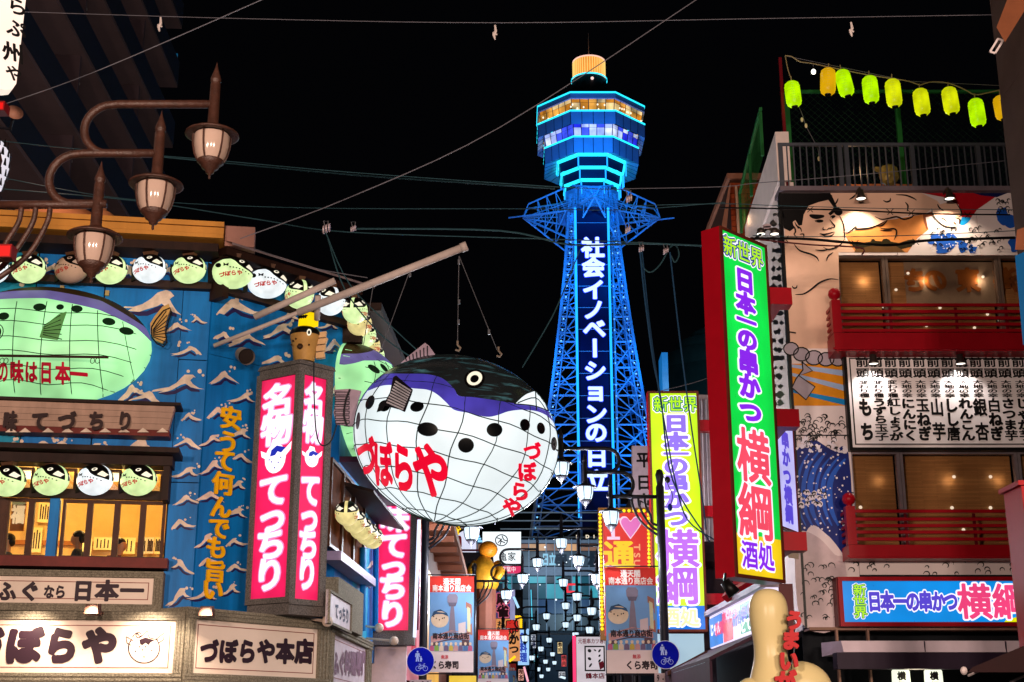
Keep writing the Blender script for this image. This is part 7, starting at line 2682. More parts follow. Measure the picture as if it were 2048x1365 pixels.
for i, (x0, x1, Yl, yt) in enumerate(((896, 985, 52, 1105), (975, 1046, 84, 1180))):
    block('shop_building', ('dark narrow shop building behind the golden figure', 'dark shop building behind the orange skewer sign')[i], frontal(float(Yl) + 3), x0, yt, x1, 6, dk, 3, 3)

# right side of the street: I-heart banner with bulbs
fI = frontal(34.0)
ib = thing('heart_banner', 'red banner with a pink heart and yellow lettering framed by golden bulbs', 'banner', fI.px(1255, 1290))
u0, u1, z0, z1 = fI.rect(1207, 1026, 1296, 1150)
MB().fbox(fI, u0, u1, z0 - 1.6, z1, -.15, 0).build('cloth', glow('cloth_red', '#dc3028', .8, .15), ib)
bw_ = glow('print_pale', '#f0c8e0', .85, 0, light=False)
sign_text(fI, 'I', (1208, 1034, 1244, 1080), .01, .05, bw_, ib)
MB().fbox(fI, *fI.rect(1214, 1074, 1240, 1080), .012, .014).build('print', bw_, ib)
MB().fbox(fI, *fI.rect(1214, 1036, 1240, 1041), .012, .014).build('print', bw_, ib)
ht = [(1261, 1079), (1244, 1055), (1239, 1042), (1244, 1034), (1253, 1034), (1261, 1042), (1269, 1034), (1279, 1034), (1284, 1043), (1278, 1056)]
for k, (mt_, s) in enumerate(((bw_, 1.0), (glow('heart_pink', '#e070b8', .85, .1, light=False), .86))):
    MB().flatpx(fI, spline([(1261 + (x - 1261) * s, 1056 + (y - 1056) * s) for x, y in ht + ht[:1]], 4)[:-1], .01 + .004 * k).build('heart', mt_, ib)
yl2 = glow('banner_yellow', '#f2c21c', .9, 0, light=False)
sign_text(fI, '通', (1206, 1080, 1270, 1138), .01, .03, yl2, ib)
sign_text(fI, '天', (1206, 1136, 1270, 1194), .0105, .04, yl2, ib)
tt_ = MB()
for i, c in enumerate('TSUT'):
    u, z = fI.hit(1274, 1095 + i * 16)
    letters(tt_, [(c, 0, 0, .26, .22)], lambda x, y, k, u=u, z=z: fI(u + y, z - x, .01), .03)
tt_.build('lettering', glow('print_peach', '#f0a070', .85, 0, light=False), ib)
nb = 0
bulb_y = glow('bulb_yellow', '#ffd21c', 1.35, 0, light=False)
for i in range(30):
    MB().ell(fI.px(1200 + i * .15, 1029 + i * 7.9, .1), .042, .042, .042, 8, 5).build('bulb', bulb_y, ib)
for i in range(17):
    MB().ell(fI.px(1297 + i * .1, 1029 + i * 7.9, .1), .042, .042, .042, 8, 5).build('bulb', bulb_y, ib)
for i in range(9):
    MB().ell(fI.px(1208 + i * 10, 1022, .1), .042, .042, .042, 8, 5).build('bulb', bulb_y, ib)
MB().frame(fI, u0 - .12, u1 + .12, z0 - 1.6, z1 + .12, .1, -.16, .06).build('bulb_frame', mat('gold_frame', '#7a4a10', .4), ib)
# inn sign behind it
fN = frontal(46.0)
inn = thing('inn_sign', 'dim white vertical sign with black characters behind the yellow-green sign', 'sign', fN.px(1285, 1020))
u0, u1, z0, z1 = fN.rect(1266, 892, 1312, 1030)
MB().fbox(fN, u0, u1, z0, z1, -.4, 0).build('panel', mat('inn_white', '#b59ca4', .5), inn)
for c, y in (('平', 920), ('日', 965), ('I', 992), ('N', 1006), ('N', 1020)):
    sign_text(fN, c, (1272, y - (16 if ord(c) > 999 else 7), 1304, y + (16 if ord(c) > 999 else 7)), .01, .03, kline, inn)
lamp('inn_light', 'POINT', fN.px(1290, 960, 2.0), 30, (1, .85, .85), .3)
block('hotel_building', 'dark hotel building standing behind the inn sign', frontal(50.0), 1262, 1000, 1420, 8, dk, 2, 4)
# white skewer shop sign with pink neon edge
fw = frontal(58.0)
wsn = thing('skewer_sign', 'white sign with ink drawings and red lettering, pink neon tube on its left edge', 'sign', fw.px(1180, 1360))
u0, u1, z0, z1 = fw.rect(1154, 1274, 1212, 1400)
MB().fbox(fw, u0, u1, z0, z1, -.4, 0).build('light_panel', glow('panel_pearl', '#ddd0d8', .8, .2, 1), wsn)
MB().fbox(fw, *fw.rect(1146, 1272, 1152, 1400), -.2, .06).build('neon_tube', glow('neon_rose', '#ff2a68', 1.3, .2, 2), wsn)
sign_text(fw, '元祖串カツ専門', (1156, 1277, 1216, 1288), .01, .02, mat('banner_crimson', '#b02038', .6), wsn)
MB().frame(fw, *fw.rect(1169, 1292, 1210, 1343), .06, .004, .02).build('border_line', kline, wsn)
k = MB()
for x, y, rx, ry in ((1179, 1302, 4, 3.5), (1179, 1318, 4, 3), (1181, 1331, 2, 5), (1190, 1301, 3, 1.5), (1199, 1302, 2, 4), (1199, 1312, 2, 3), (1199, 1322, 2, 4)):
    k.flatpx(fw, circ(x, y, rx, ry, 8, .6), .012 + dj())
tag(k.build('ink_marks', kline, wsn), kind='stuff')
MB().flatpx(fw, [(1197, 1326), (1206, 1322), (1210, 1334), (1200, 1340)], .012).build('print', mat('banner_crimson', '#b02038', .6), wsn)
sign_text(fw, '鶴本店', (1171, 1346, 1210, 1358), .01, .03, mat('banner_crimson', '#b02038', .6), wsn)
block('shop_building', 'dark shop building behind the white skewer sign', frontal(62.0), 1150, 1270, 1262, 8, dk, 2, 2)

# ------------------------------------------------------------------ glass-fronted hall at the tower foot
fQ = frontal(165.0)
u0, u1, z0, z1 = fQ.rect(868, 1078, 1300, 1300)
hall = thing('tower_hall', 'wide glass-fronted hall at the tower foot behind the street lanterns', 'building', fQ((u0 + u1) / 2, 0))
MB().fbox(fQ, u0, u1, 0, z1, -14, -.3).build('wall', mat('hall_slate', '#27303c', .6), hall)
pm = {'w': [glow('hall_warm', '#e0a878', .75, .5, .5, light=False), glow('hall_warm2', '#a87860', .5, .5, .5, light=False)], 'g': [mat('hall_grey', '#6f7480', .5)], 'k': [glow('hall_dark', '#2a3a48', .35, .6, .3, light=False), glow('hall_dark2', '#4a5c6c', .4, .6, .3, light=False)],
      't': [glow('hall_teal', '#4ab8c8', .5, .6, .3, light=False), glow('hall_teal2', '#1c5a6c', .5, .5, .3, light=False), glow('hall_dark', '#2a3a48', .35)], 'b': [glow('hall_blue', '#244a78', .4, .5, .3, light=False), glow('hall_dark', '#2a3a48', .35, .6, .3, light=False), glow('hall_dark2', '#4a5c6c', .4, .6, .3, light=False)]}
for y0, y1, key in ((1080, 1087, 'g'), (1088, 1102, 'w'), (1103, 1133, 'k'), (1134, 1152, 'g'), (1153, 1167, 't'), (1168, 1198, 't'), (1199, 1228, 'b'), (1229, 1262, 'k')):
    za, zb = fQ.hit(1100, y1)[1], fQ.hit(1100, y0)[1]
    for c in range(25):
        a, b = u0 + (u1 - u0) * c / 25, u0 + (u1 - u0) * (c + 1) / 25
        MB().fbox(fQ, a + .06, b - .06, za + .03, zb - .03, -.2, 0).build('panel' if key == 'g' else 'pane', rt.choice(pm[key]), hall)
fr_ = MB()
for c in range(26):
    a = u0 + (u1 - u0) * c / 25
    fr_.fbox(fQ, a - .055, a + .055, fQ.hit(1100, 1262)[1], z1, -.2, .1)
fr_.build('mullions', mat('hall_frame', '#7c8694', .4), hall)
for x, s, c in ((1098, '日立', '#8ac8e0'), (1122, '串', '#1a2430'), (1187, 'か', '#1a2430')):
    sign_text(fQ, s, (x - 14, 1106, x + 14, 1132), .15, .04, glow('hall_sign', c, .6, 0, light=False) if c[1] == '8' else mat('hall_letter', c, .5), hall)
for x, y, w in ((1140, 1118, 3), (1148, 1112, 2), (1133, 1125, 2), (1118, 1130, 2), (1090, 1095, 3), (1112, 1200, 3), (1080, 1170, 2)):
    MB().ell(fQ.px(x, y, .3), w * .04, w * .04, w * .04, 6, 4).build('lamp_dot', glow('hall_dot', '#e8f4ff', 1.4, 0, light=False), hall)
MB().frame(fQ, *fQ.rect(1133, 1168, 1156, 1186), .2, .1, .25).build('neon_frame', glow('neon_red', '#ff2030', 1.1, 0, light=False), hall)
for k in range(4):
    y = 1010 + k * 17
    MB().fbox(fQ, *fQ.rect(1000, y, 1200, y + 2), -6, -5.6).build('roof_rail', steel, hall)
lamp('hall_fill', 'POINT', fQ.px(1090, 1090, 10), 3600, (.6, .8, 1), 1.0)  # unseen point lights added to brighten the hall front
lamp('hall_fill', 'POINT', fQ.px(1150, 1210, 10), 3000, (.5, .8, 1), 1.0)
sl = thing('sign_row', 'row of small white letter signs on the dark edge above the hall windows', 'sign', fQ.px(1170, 1075))
for c, x in zip('BDI', (1155, 1175, 1188)):
    sign_text(fQ, c, (x - 5, 1069, x + 5, 1078), .2, .04, glow('row_letter', '#ffe8c8', .9, 0, light=False), sl)
for i, (x0, y0, x1, y1, Y, c_, lb) in enumerate(((1027, 1194, 1037, 1216, 68, '#a8d8ff', 'slanted blue-white light bar beside the dark blue mahjong sign'), (1048, 1334, 1056, 1364, 82, '#ffb0c0', 'pinkish light bar low beside the blue-white shop sign'), (1121, 1354, 1131, 1357, 80, '#d8f0ff', 'short white light bar low in the far street'), (1062, 1180, 1064, 1240, 120, '#58c8e8', 'thin cyan light line left of the far lanterns'))):
    lbt = thing('light_bar', lb, 'light', P(x0, y1, Y))
    MB().tube([P(x0, y0, Y), P(x1, y1, Y)], .07 if i < 3 else .05, 6).build('tube', glow('bar_%d' % i, c_, 1.2, 0, light=False), lbt)
    MB().tube([P(x0, y0, Y + .12), P(x1, y1, Y + .12)], .09, 6).build('backing', iron_k, lbt)
# street gantry across the far end
ga = thing('street_gantry', 'pale horizontal beam with a slanted brace above the far street', 'gantry', P(1110, 1268, 90))
MB().tube([P(1072, 1268, 90), P(1215, 1268, 88)], .07, 6).build('beam', mat('gantry_white', '#c8d0e0', .4), ga)
MB().tube([P(1116, 1264, 90), P(1148, 1236, 90)], .07, 6).build('brace', mat('gantry_white', '#c8d0e0', .4), ga)
MB().tube([P(1072, 1268, 90), P(1072, 1268, 90) * 1.0 - Vector((0, 0, 8))], .1, 6).build('post', iron_k, ga)

# more lit clutter of the far shops: small signs hung out over the street
rv = random.Random(21)
for i, (x, y, w, h, Y, s, cb, ct) in enumerate(((1067, 1283, 9, 26, 88, '酒場', '#e8f2ff', '#1c3cc0'), (1120, 1296, 9, 22, 92, '寿司', '#ffe0a0', '#a01818'), (1128, 1322, 9, 22, 104, '焼肉', '#ff5a5a', '#fff0e0'), (1072, 1318, 8, 18, 106, '立呑', '#70d0e8', '#10204a'), (1124, 1350, 12, 12, 90, '将棋', '#f0f4ff', '#301820'), (1042, 1350, 10, 22, 80, '喫茶', '#ffb8a0', '#801020'))):
    ff = frontal(float(Y))
    t = thing('hanging_sign', 'tiny lit far-street sign reading %s' % ('with ' + ('blue', 'dark red', 'white', 'navy', 'brown', 'crimson')[i] + ' characters, ' + ('left of the lowest lanterns', 'hanging in the middle of the far street', 'red, under the far gantry', 'cyan, among the far left lanterns', 'low in the middle of the far street', 'beside the smallest banner')[i]).replace('reading with', 'with'), 'sign', ff.px(x, y + h))
    t['label'] = t['label'].replace('reading with', 'with')
    MB().fbox(ff, *ff.rect(x - w / 2, y - h / 2, x + w / 2, y + h / 2), -.2, 0).build('light_panel', glow('hang_%d' % i, cb, .95, .2), t)
    sign_text(ff, s, (x - w / 2, y - h / 2, x + w / 2, y + h / 2), .01, .03, mat('hang_ink_%d' % i, ct, .5), t, vertical=h > 15)
    MB().tube([ff.px(x - w, y - h / 2 - 2), ff.px(x + w / 2, y - h / 2 - 2)], .03, 5).build('arm', iron_k, t)
# ------------------------------------------------------------------ round dark hall roof behind the green sign
rd_ = thing('round_hall', 'dark teal round building with a stepped roof behind the green sign', 'building', P(1440, 800, 72))
c = P(1452, 820, 78)
tl = mat('round_teal', '#1c3c44', .6, var=.2)
for i, (rpx, yt, yb) in enumerate(((132, 735, 860), (118, 700, 733), (96, 678, 699), (66, 662, 677))):
    r = rpx * mpp(1452, 750, 78)
    MB().lathe([(r, P(1452, yb, 78 - r * .5).z), (r, P(1452, yt, 78 - r * .5).z), (r * .86, P(1452, yt, 78 - r * .5).z + .15)], (c.x, 78, 0), 48).build('tier', tl, rd_, True)
fbl = Fac(plan(1318, 750, 66), plan(1335, 750, 62))
MB().fbox(fbl, 0, fbl.len * .4, fbl.hit(1325, 800)[1], fbl.hit(1325, 700)[1], -.3, 0).build('lit_fin', glow('fin_blue', '#1878c8', .7, .3), rd_)
lamp('round_light', 'POINT', P(1400, 700, 60), 900, (.4, .8, 1), 1.0)

# ------------------------------------------------------------------ side shop front with lit band, awnings
fW = Fac(plan(1420, 1260, 27.5), plan(1532, 1180, 21.8))
lb_ = thing('shopfront_sign', 'colourful lit sign band running along the side shop under the green sign', 'sign', fW(2, 3))
za, zb = fW.hit(1422, 1312)[1], fW.hit(1422, 1262)[1]
za, zb = fW.hit(1475, 1278)[1], fW.hit(1475, 1205)[1]
MB().fbox(fW, 0, fW.len, za, zb, -.2, 0).build('light_panel', glow('band_white', '#f0e2ff', .95, .15, 1), lb_)
MB().fbox(fW, -.05, fW.len + .05, zb + .003, zb + .1, -.2, .1).build('top_rail', mat('rail_pale', '#9a8a9c', .4), lb_)
MB().fbox(fW, 0, 1.5, za + .02, zb - .05, .003, .012).build('print', glow('band_blue', '#1f7ad8', .9, .3, 2, light=False), lb_)
MB().fbox(fW, 3.4, fW.len, za + .05, za + .55, .003, .011).build('print', glow('band_green', '#1fa07a', .9, .3, 2, light=False), lb_)
MB().fbox(fW, 1.6, 2.6, za + .02, za + .4, .003, .01).build('print', glow('band_rose', '#f06a7a', .9, .3, 2, light=False), lb_)
h_ = zb - za
for s, a, w_, z, mt_ in (('じゃん', .15, .4, .55, wh), ('横綱', .75, .5, .5, glow('letter_rose', '#e0407a', .9, 0, light=False)), ('串かつ', 1.6, .55, .72, glow('letter_rose', '#e0407a', .9, 0, light=False)), ('新世界', 2.7, .5, .55, glow('letter_cobalt', '#1c48c0', .8, 0, light=False)), ('名物', 3.6, .6, .62, vio), ('どて焼', 3.5, .5, .28, wh)):
    letters(MB(), [(c, a + .2 + i * w_, za + h_ * z, w_ * .95, h_ * .38) for i, c in enumerate(s)], on(fW, .02), .06).build('lettering', mt_, lb_)
aw = thing('awning', 'dark plum awning projecting over the side shop front', 'awning', fW(2, 2.5, 1))
plum = mat('awning_plum', '#3a2230', .7, var=.2)
zc_ = za - .02
MB().hexa([fW(-.4, zc_ - .5, .95), fW(fW.len, zc_ - .5, .95), fW(fW.len, zc_ - .05, 0.02), fW(-.2, zc_ - .05, .02), fW(-.4, zc_ - .44, .95), fW(fW.len, zc_ - .44, .95), fW(fW.len, zc_, 0.02), fW(-.2, zc_, .02)]).build('canvas', plum, aw)
MB().fbox(fW, -.4, fW.len, zc_ - .82, zc_ - .502, .91, .95).build('valance', plum, aw)
MB().fbox(fW, 0, fW.len, 0, zc_ - .06, -.3, -.1).build('shop_wall', mat('annex_dark', '#2e2026', .7), aw)
for k in range(3):
    MB().fbox(fW, .4 + k * 2, 1.9 + k * 2, .8, 2.2, -.09, .0).build('shop_window', glow('shop_window', '#e8e0a0', .8, .4, 2), aw)
fX = frontal(28.4)
pb_ = thing('pale_panel', 'pale blue-white lit wall panel below the yellow-green sign', 'sign', fX.px(1365, 1360))
MB().fbox(fX, *fX.rect(1318, 1268, 1410, 1400), -.2, 0).build('light_panel', glow('panel_pale_blue', '#a9c6d6', .8, .12, .8), pb_)
MB().hexa([fX.px(1335, 1352, 2.0), fX.px(1415, 1310, 2.0), fX.px(1415, 1310, 1.0), fX.px(1335, 1352, 1.0), fX.px(1335, 1343, 2.0), fX.px(1415, 1300, 2.0), fX.px(1415, 1300, 1.0), fX.px(1335, 1343, 1.0)]).build('gutter', mat('gutter_brown', '#4a2a24', .6), pb_)
redb = thing('red_bracing', 'red steel brackets and box above the side shop sign band', 'bracket', fW(3, zb + .2, .3))
MB().tube([P(1452, 1195, 24.5), P(1530, 1150, 23.5)], .1, 4).build('strut', red, redb)
MB().tube([P(1470, 1168, 24.6), P(1540, 1170, 23.6)], .08, 4).build('strut', red, redb)
fx2 = frontal(22.9)
MB().fbox(fx2, *fx2.rect(1528, 1168, 1588, 1262), -.3, 0).build('box', redd, redb)
fl = thing('wall_flood', 'square grey floodlight on a white bracket at the mural corner', 'floodlight', P(1592, 1112, 22.8))
p = P(1588, 1110, 22.8)
MB().hexa([p + Vector(v) for v in ((-.12, -.1, -.06), (.05, -.12, -.09), (.07, .05, -.05), (-.1, .08, -.02), (-.12, -.1, .03), (.05, -.12, 0), (.07, .05, .07), (-.1, .08, .1))]).build('head', mat('flood_tan', '#9a8a78', .5), fl)
MB().tube([p + Vector((.06, 0, 0)), p + Vector((.16, .1, .1)), p + Vector((.16, .6, .1))], .025, 6).build('bracket', mat('bracket_white', '#c8b8b8', .4), fl)

# ------------------------------------------------------------------ cream gourd figure with red letters, near the viewer
GY = 12.0
gk = mpp(1544, 1280, GY)
g0 = P(1546, 1400, GY)
go = thing('gourd_ornament', 'smooth cream gourd-shaped ornament with raised red letters at the lower right', 'ornament', g0)
cream_m = mat('gourd_cream', '#c0ae7e', .3, var=.06, scale=1)
zz_ = lambda y: P(1546, y, GY).z - g0.z
prof = [(52, 1400), (47, 1370), (40, 1345), (34, 1320), (32.5, 1300), (33.5, 1280), (37, 1255), (39, 1230), (37.5, 1208), (31, 1192), (20, 1182), (8, 1178.5), (0, 1178)]
prof = spline([(r, zz_(y)) for r, y in prof], 4)
MB().lathe([(max(r, 0) * gk, z) for r, z in prof], g0, 40).build('body', cream_m, go, True)
MB().ell(P(1607, 1375, GY + .02), 58 * gk, 34 * gk, 50 * gk, 28, 16, Matrix.Rotation(R(14), 3, 'Y')).build('lobe', cream_m, go, True)
MB().ell(P(1500, 1400, GY - .05), 30 * gk, 30 * gk, 42 * gk, 22, 12).build('lobe', cream_m, go, True)
fg = frontal(GY - .24)
rl = mat('letter_red', '#a00410', .5, var=.06)
for c, x, y, s in (('う', 1588, 1241, 36), ('ま', 1581, 1280, 36), ('い', 1577, 1322, 38), ('が', 1570, 1364, 40)):
    u, z = fg.hit(x, y)
    letters(MB(), [(c, u, z, s * gk * 1.05, s * gk * 1.1)], on(fg, .02, .05), .06, .1, .05).build('raised_letter', rl, go)
MB().tube([P(1588, 1241, GY - .22), P(1590, 1290, GY), P(1578, 1365, GY - .22)], .006, 5).build('wire_support', wires, go)
MB().box(g0.x - .6, g0.x + .8, GY - .4, GY + .4, 0, g0.z).build('plinth', mat('annex_dark', '#2e2026', .7), go)

# red box sign and blue canopy at the right edge
fV = frontal(13.5)
rb_ = thing('red_box_sign', 'red lacquered box post cut by the right edge beside the blue sign', 'post', fV.px(2040, 1290))
u0, u1, z0, z1 = fV.rect(2024, 972, 2130, 1290)
u0 = frontal(14.0).hit(2022, 1130)[0]
MB().fbox(fV, u0, u1, z0, z1, -.5, 0).build('box', mat('box_red', '#a00a18', .4, var=.08), rb_)
MB().fbox(fV, u0 - .04, u1, z1 + .003, z1 + .05, -.54, .04).build('lid', mat('box_red', '#a00a18', .4, var=.08), rb_)
MB().tube([fV.px(2022, 1328, .1), fV.px(2062, 1296, .1)], .012, 6).build('arm', kline, rb_)
MB().ell(fV.px(2018, 1334, .1), .03, .03, .03, 8, 6).build('arm_tip', kline, rb_)
MB().fbox(fV, u0 + .1, u1, 0, z0 - .003, -.4, -.1).build('leg', kline, rb_)
awr = thing('corner_awning', 'dark red awning with a pale lamp end at the lower right corner', 'awning', fV.px(2000, 1345))
MB().hexa([fV.px(1935, 1345, .8), fV.px(2100, 1345, .8), fV.px(2100, 1345, -.2), fV.px(1960, 1345, -.2), fV.px(1945, 1335, .8), fV.px(2100, 1270, .8), fV.px(2100, 1270, -.2), fV.px(2040, 1296, -.2)]).build('canvas', mat('awning_maroon', '#200608', .7), awr)
MB().ell(fV.px(1928, 1342, .3), .035, .03, .04, 8, 6).build('lamp_end', mat('bracket_white', '#c8b8b8', .4), awr)
for p in ((1936, 1352), (2020, 1365)):
    MB().tube([fV.px(p[0], p[1], .3), fV.px(p[0] + 40, p[1] - 18, .3)], .012, 5).build('rod', mat('bracket_white', '#c8b8b8', .4), awr)

# dark building corner at the right
fO = frontal(13.0)
u0 = frontal(16.0).hit(1992, 120)[0]
zo = fO.hit(2035, 505)[1]
ob = thing('corner_building', 'dark brown rendered wall of the near building at the right edge', 'building', fO(u0 + 1, zo))
MB().fbox(fO, u0, u0 + 3, zo, zo + 3.2, -3, 0).build('wall', mat('render_brown', '#4a3834', .85, var=.2, bump=.4, bscale=90), ob)
MB().fbox(fO, u0 + .004, u0 + 3, zo + 3.21, zo + 9, -3, 0.004).build('wall', mat('render_brown', '#4a3834', .85, var=.2, bump=.4, bscale=90), ob)
MB().fbox(fO, u0 + .1, u0 + 3, 0, zo - .01, -3, -.6).build('wall', mat('annex_dark', '#2e2026', .7), ob)
wb = mat('bracket_wood', '#6a3a22', .6, var=.25)
MB().hexa([fO.px(1993, 55, .25), fO.px(2010, 85, .25), fO.px(2010, 85, .02), fO.px(1993, 55, .02), fO.px(2022, -20, .25), fO.px(2075, -20, .25), fO.px(2075, -20, .02), fO.px(2022, -20, .02)]).build('timber', wb, ob)
b_ = MB()
for a, c in (((1980, 104), (1996, 78)), ((1996, 78), (2006, 82)), ((2006, 82), (1990, 107)), ((1990, 107), (1980, 104))):
    b_.tube([fO.px(*a, .15), fO.px(*c, .15)], .012, 6)
b_.build('clip', mat('bracket_white', '#c8b8b8', .4), ob)
MB().hexa([fO.px(2030, 500, .3), fO.px(2090, 500, .3), fO.px(2090, 500, 0), fO.px(2030, 500, 0), fO.px(2034, 460, .3), fO.px(2090, 440, .3), fO.px(2090, 440, 0), fO.px(2034, 460, 0)]).build('timber', wb, ob)
bl = thing('blue_box', 'glossy blue box sign cut by the right edge below the timber bracket', 'sign', fO.px(2040, 690, .3))
MB().hexa([fO.px(2046, 690, .3), fO.px(2130, 690, .3), fO.px(2130, 690, -.2), fO.px(2046, 690, -.2), fO.px(2030, 512, .3), fO.px(2130, 470, .3), fO.px(2130, 470, -.2), fO.px(2030, 512, -.2)]).build('case', mat('box_blue', '#0a4878', .25, var=.1), bl)

# ------------------------------------------------------------------ apartment block with stacked balconies, upper left
hA, hB = plan(-240, 300, 27.0), plan(345, 300, 55.0)
fP = Fac(hA, hB)
ap = thing('apartment_block', 'dark apartment tower with stacked balconies rising behind the restaurant', 'building', fP(5, 0))
apm = mat('apartment_mauve', '#44353a', .8, var=.25, scale=.4)
aps = mat('apartment_soffit', '#5a4544', .8, var=.2, scale=.5)
apb = mat('apartment_blue', '#161826', .7, var=.2)
MB().fbox(fP, -4, fP.len - 1.2, 0, 50, -12, -1.6).build('wall', apm, ap)
zed = [fP.hit(350, y)[1] for y in (447, 307, 165)]
fh = (zed[2] - zed[0]) / 2
for k in range(-2, 9):
    z = zed[0] + k * fh
    if z < 4:
        continue
    MB().fbox(fP, -4, fP.len, z, z + .16, -1.6, 0).build('balcony_floor', aps, ap)
    MB().fbox(fP, -4, fP.len + .02, z + .163, z + 1.25, -.14, .02).build('balcony_front', apb, ap)
    MB().fbox(fP, fP.len - .12, fP.len + .02, z + .163, z + 1.25, -1.6, -.143).build('balcony_end', apb, ap)
    for u in (6, 14, 22):
        MB().fbox(fP, u, u + .14, z + .163, z + fh - .003, -1.58, -.15).build('partition', apm, ap)
        MB().fbox(fP, u + 1.2, u + 3.0, z + .2, z + 2.3, -1.6, -1.56).build('window', mat('window_dim', '#20242c', .15), ap)
        MB().box(*(lambda q: (q.x - .09, q.x + .09, q.y - .09, q.y + .09, z - .08, z - .002))(fP(u + 2, z, -.8))).build('soffit_lamp', mat('soffit_lamp', '#8a7a70', .4), ap)
for x, y0, y1 in ((361, 110, 160), (350, 250, 300), (337, 410, 450)):
    u, z = fP.hit(x, y0)
    MB().fbox(fP, fP.len + .03, fP.len + .08, fP.hit(x, y1)[1], z, -.2, -.1).build('edge_light', glow('edge_blue', '#1a70a0', .35, .2, light=False), ap)
lamp('apartment_wash', 'POINT', P(90, 330, 24), 80, (1, .5, .36), .6)

# things at the left edge: white lit sign, lantern, dish, red boxes
fE = Fac(plan(-60, 100, 12.0), plan(50, 100, 12.3))
ls = thing('shop_sign', 'white lit shop sign with black brush characters at the top left edge', 'sign', fE.px(20, 185))
u0, u1 = fE.hit(-80, 100)[0], fE.hit(38, 120)[0]
z0, z1 = fE.hit(20, 183)[1], fE.hit(20, -120)[1]
pts = [(u0, z0), (u1 - .1, z0), (u1 - .03, z0 + .03), (u1, z0 + .1), (u1, z1), (u0, z1)]
mb = MB()
mb.flat(fE, pts, 0)
for a_, b_ in zip(pts, pts[1:] + pts[:1]):
    mb.poly([fE(*a_, 0), fE(*b_, 0), fE(*b_, -.15), fE(*a_, -.15)])
mb.build('light_panel', glow('sign_cream', '#ffe8d8', 1.05, .1, 2), ls)
for c, x, y, s in (('ら', 34, 14, 40), ('ぷ', 32, 58, 40), ('州', 26, 106, 44), ('や', 27, 148, 34)):
    u, z = fE.hit(x, y)
    k_ = mpp(x, y, 12.2)
    letters(MB(), [(c, u, z, s * k_, s * k_)], on(fE, .01), .03, -.15).build('lettering', kline, ls)
pl_ = thing('patterned_lantern', 'white lantern with a black scale pattern cut by the left edge', 'lantern', P(-4, 390, 12.0))
c = P(-16, 335, 12.0)
MB().lathe([(.05, -.27), (.11, -.22), (.155, 0), (.145, .16), (.08, .26), (0, .27)], c, 18).build('shade', glow('lantern_bone', '#e8e4f0', .9, .15), pl_, True)
k = MB()
for i in range(5):
    for j in range(14):
        a = j * .45 + (.22 if i % 2 else 0)
        r, z = .158 - .002 * abs(i - 2), -.18 + .1 * i
        r = (.135, .152, .16, .158, .13)[i]
        q = lambda da, dz: c + Vector(((r + .004) * math.cos(a + da), (r + .004) * math.sin(a + da), z + dz))
        k.poly([q(-.12, -.03), q(.12, -.03), q(.05, .045), q(-.05, .045)])
k.build('pattern_print', kline, pl_)
dsh = thing('satellite_dish', 'small pinkish satellite dish below the white lit sign', 'satellite dish', P(28, 240, 14))
c = P(29, 227, 14)
ax = Vector((.5, -.8, .25)).normalized()
MB().tube([c - ax * .02, c, c + ax * .02], [.03, .085, .095], 18).build('dish', mat('dish_pink', '#9a6a58', .5), dsh, True)
MB().tube([c - ax * .02, c - ax * .15 + Vector((0, 0, -.1)), c + Vector((-.25, .1, -.12))], .02, 6).build('arm', iron_k, dsh)
for x, y, w, h, lb in ((-10, 502, 32, 24, 'red box on the lamp arm scrolls at the left edge'), (-12, 212, 20, 16, 'tiny red box just under the white lit sign')):
    f_ = frontal(11.2)
    u0, u1, z0, z1 = f_.rect(x - w, y - h / 2, x + w, y + h / 2)
    t = thing('red_box', lb, 'box', f_((u0 + u1) / 2, z0))
    MB().fbox(f_, u0, u1, z0, z1, -.12, 0).build('case', glow('red_lit', '#e81010', .8, .1), t)
    MB().frame(f_, u0 - .005, u1 + .005, z0 - .005, z1 + .005, .012, -.13, .006).build('rim', mat('rim_red', '#7a0a0a', .4), t)
for x, y0, y1, w, lb in ((120, 420, 455, 90, 'tan rounded roof tank behind the yellow roof boards, left of the lamp'), (212, 430, 455, 28, 'tan roof tank behind the yellow roof boards, right of the lowest lantern')):
    c = P(x - 10, y1, 26)
    t = thing('roof_tank', lb, 'tank', c)
    k_ = mpp(x, y1, 26)
    MB().lathe([(w * k_, -.6), (w * k_, .08), (w * k_ * .85, 26 * k_), (w * k_ * .3, 36 * k_), (0, 37 * k_)], c, 24).build('shell', mat('tank_tan', '#a8704a', .6), t, True)
    MB().tube([c + Vector((0, 0, 36 * k_)), c + Vector((0, 0, 40 * k_))], .08, 8).build('lid', mat('tank_tan', '#a8704a', .6), t)

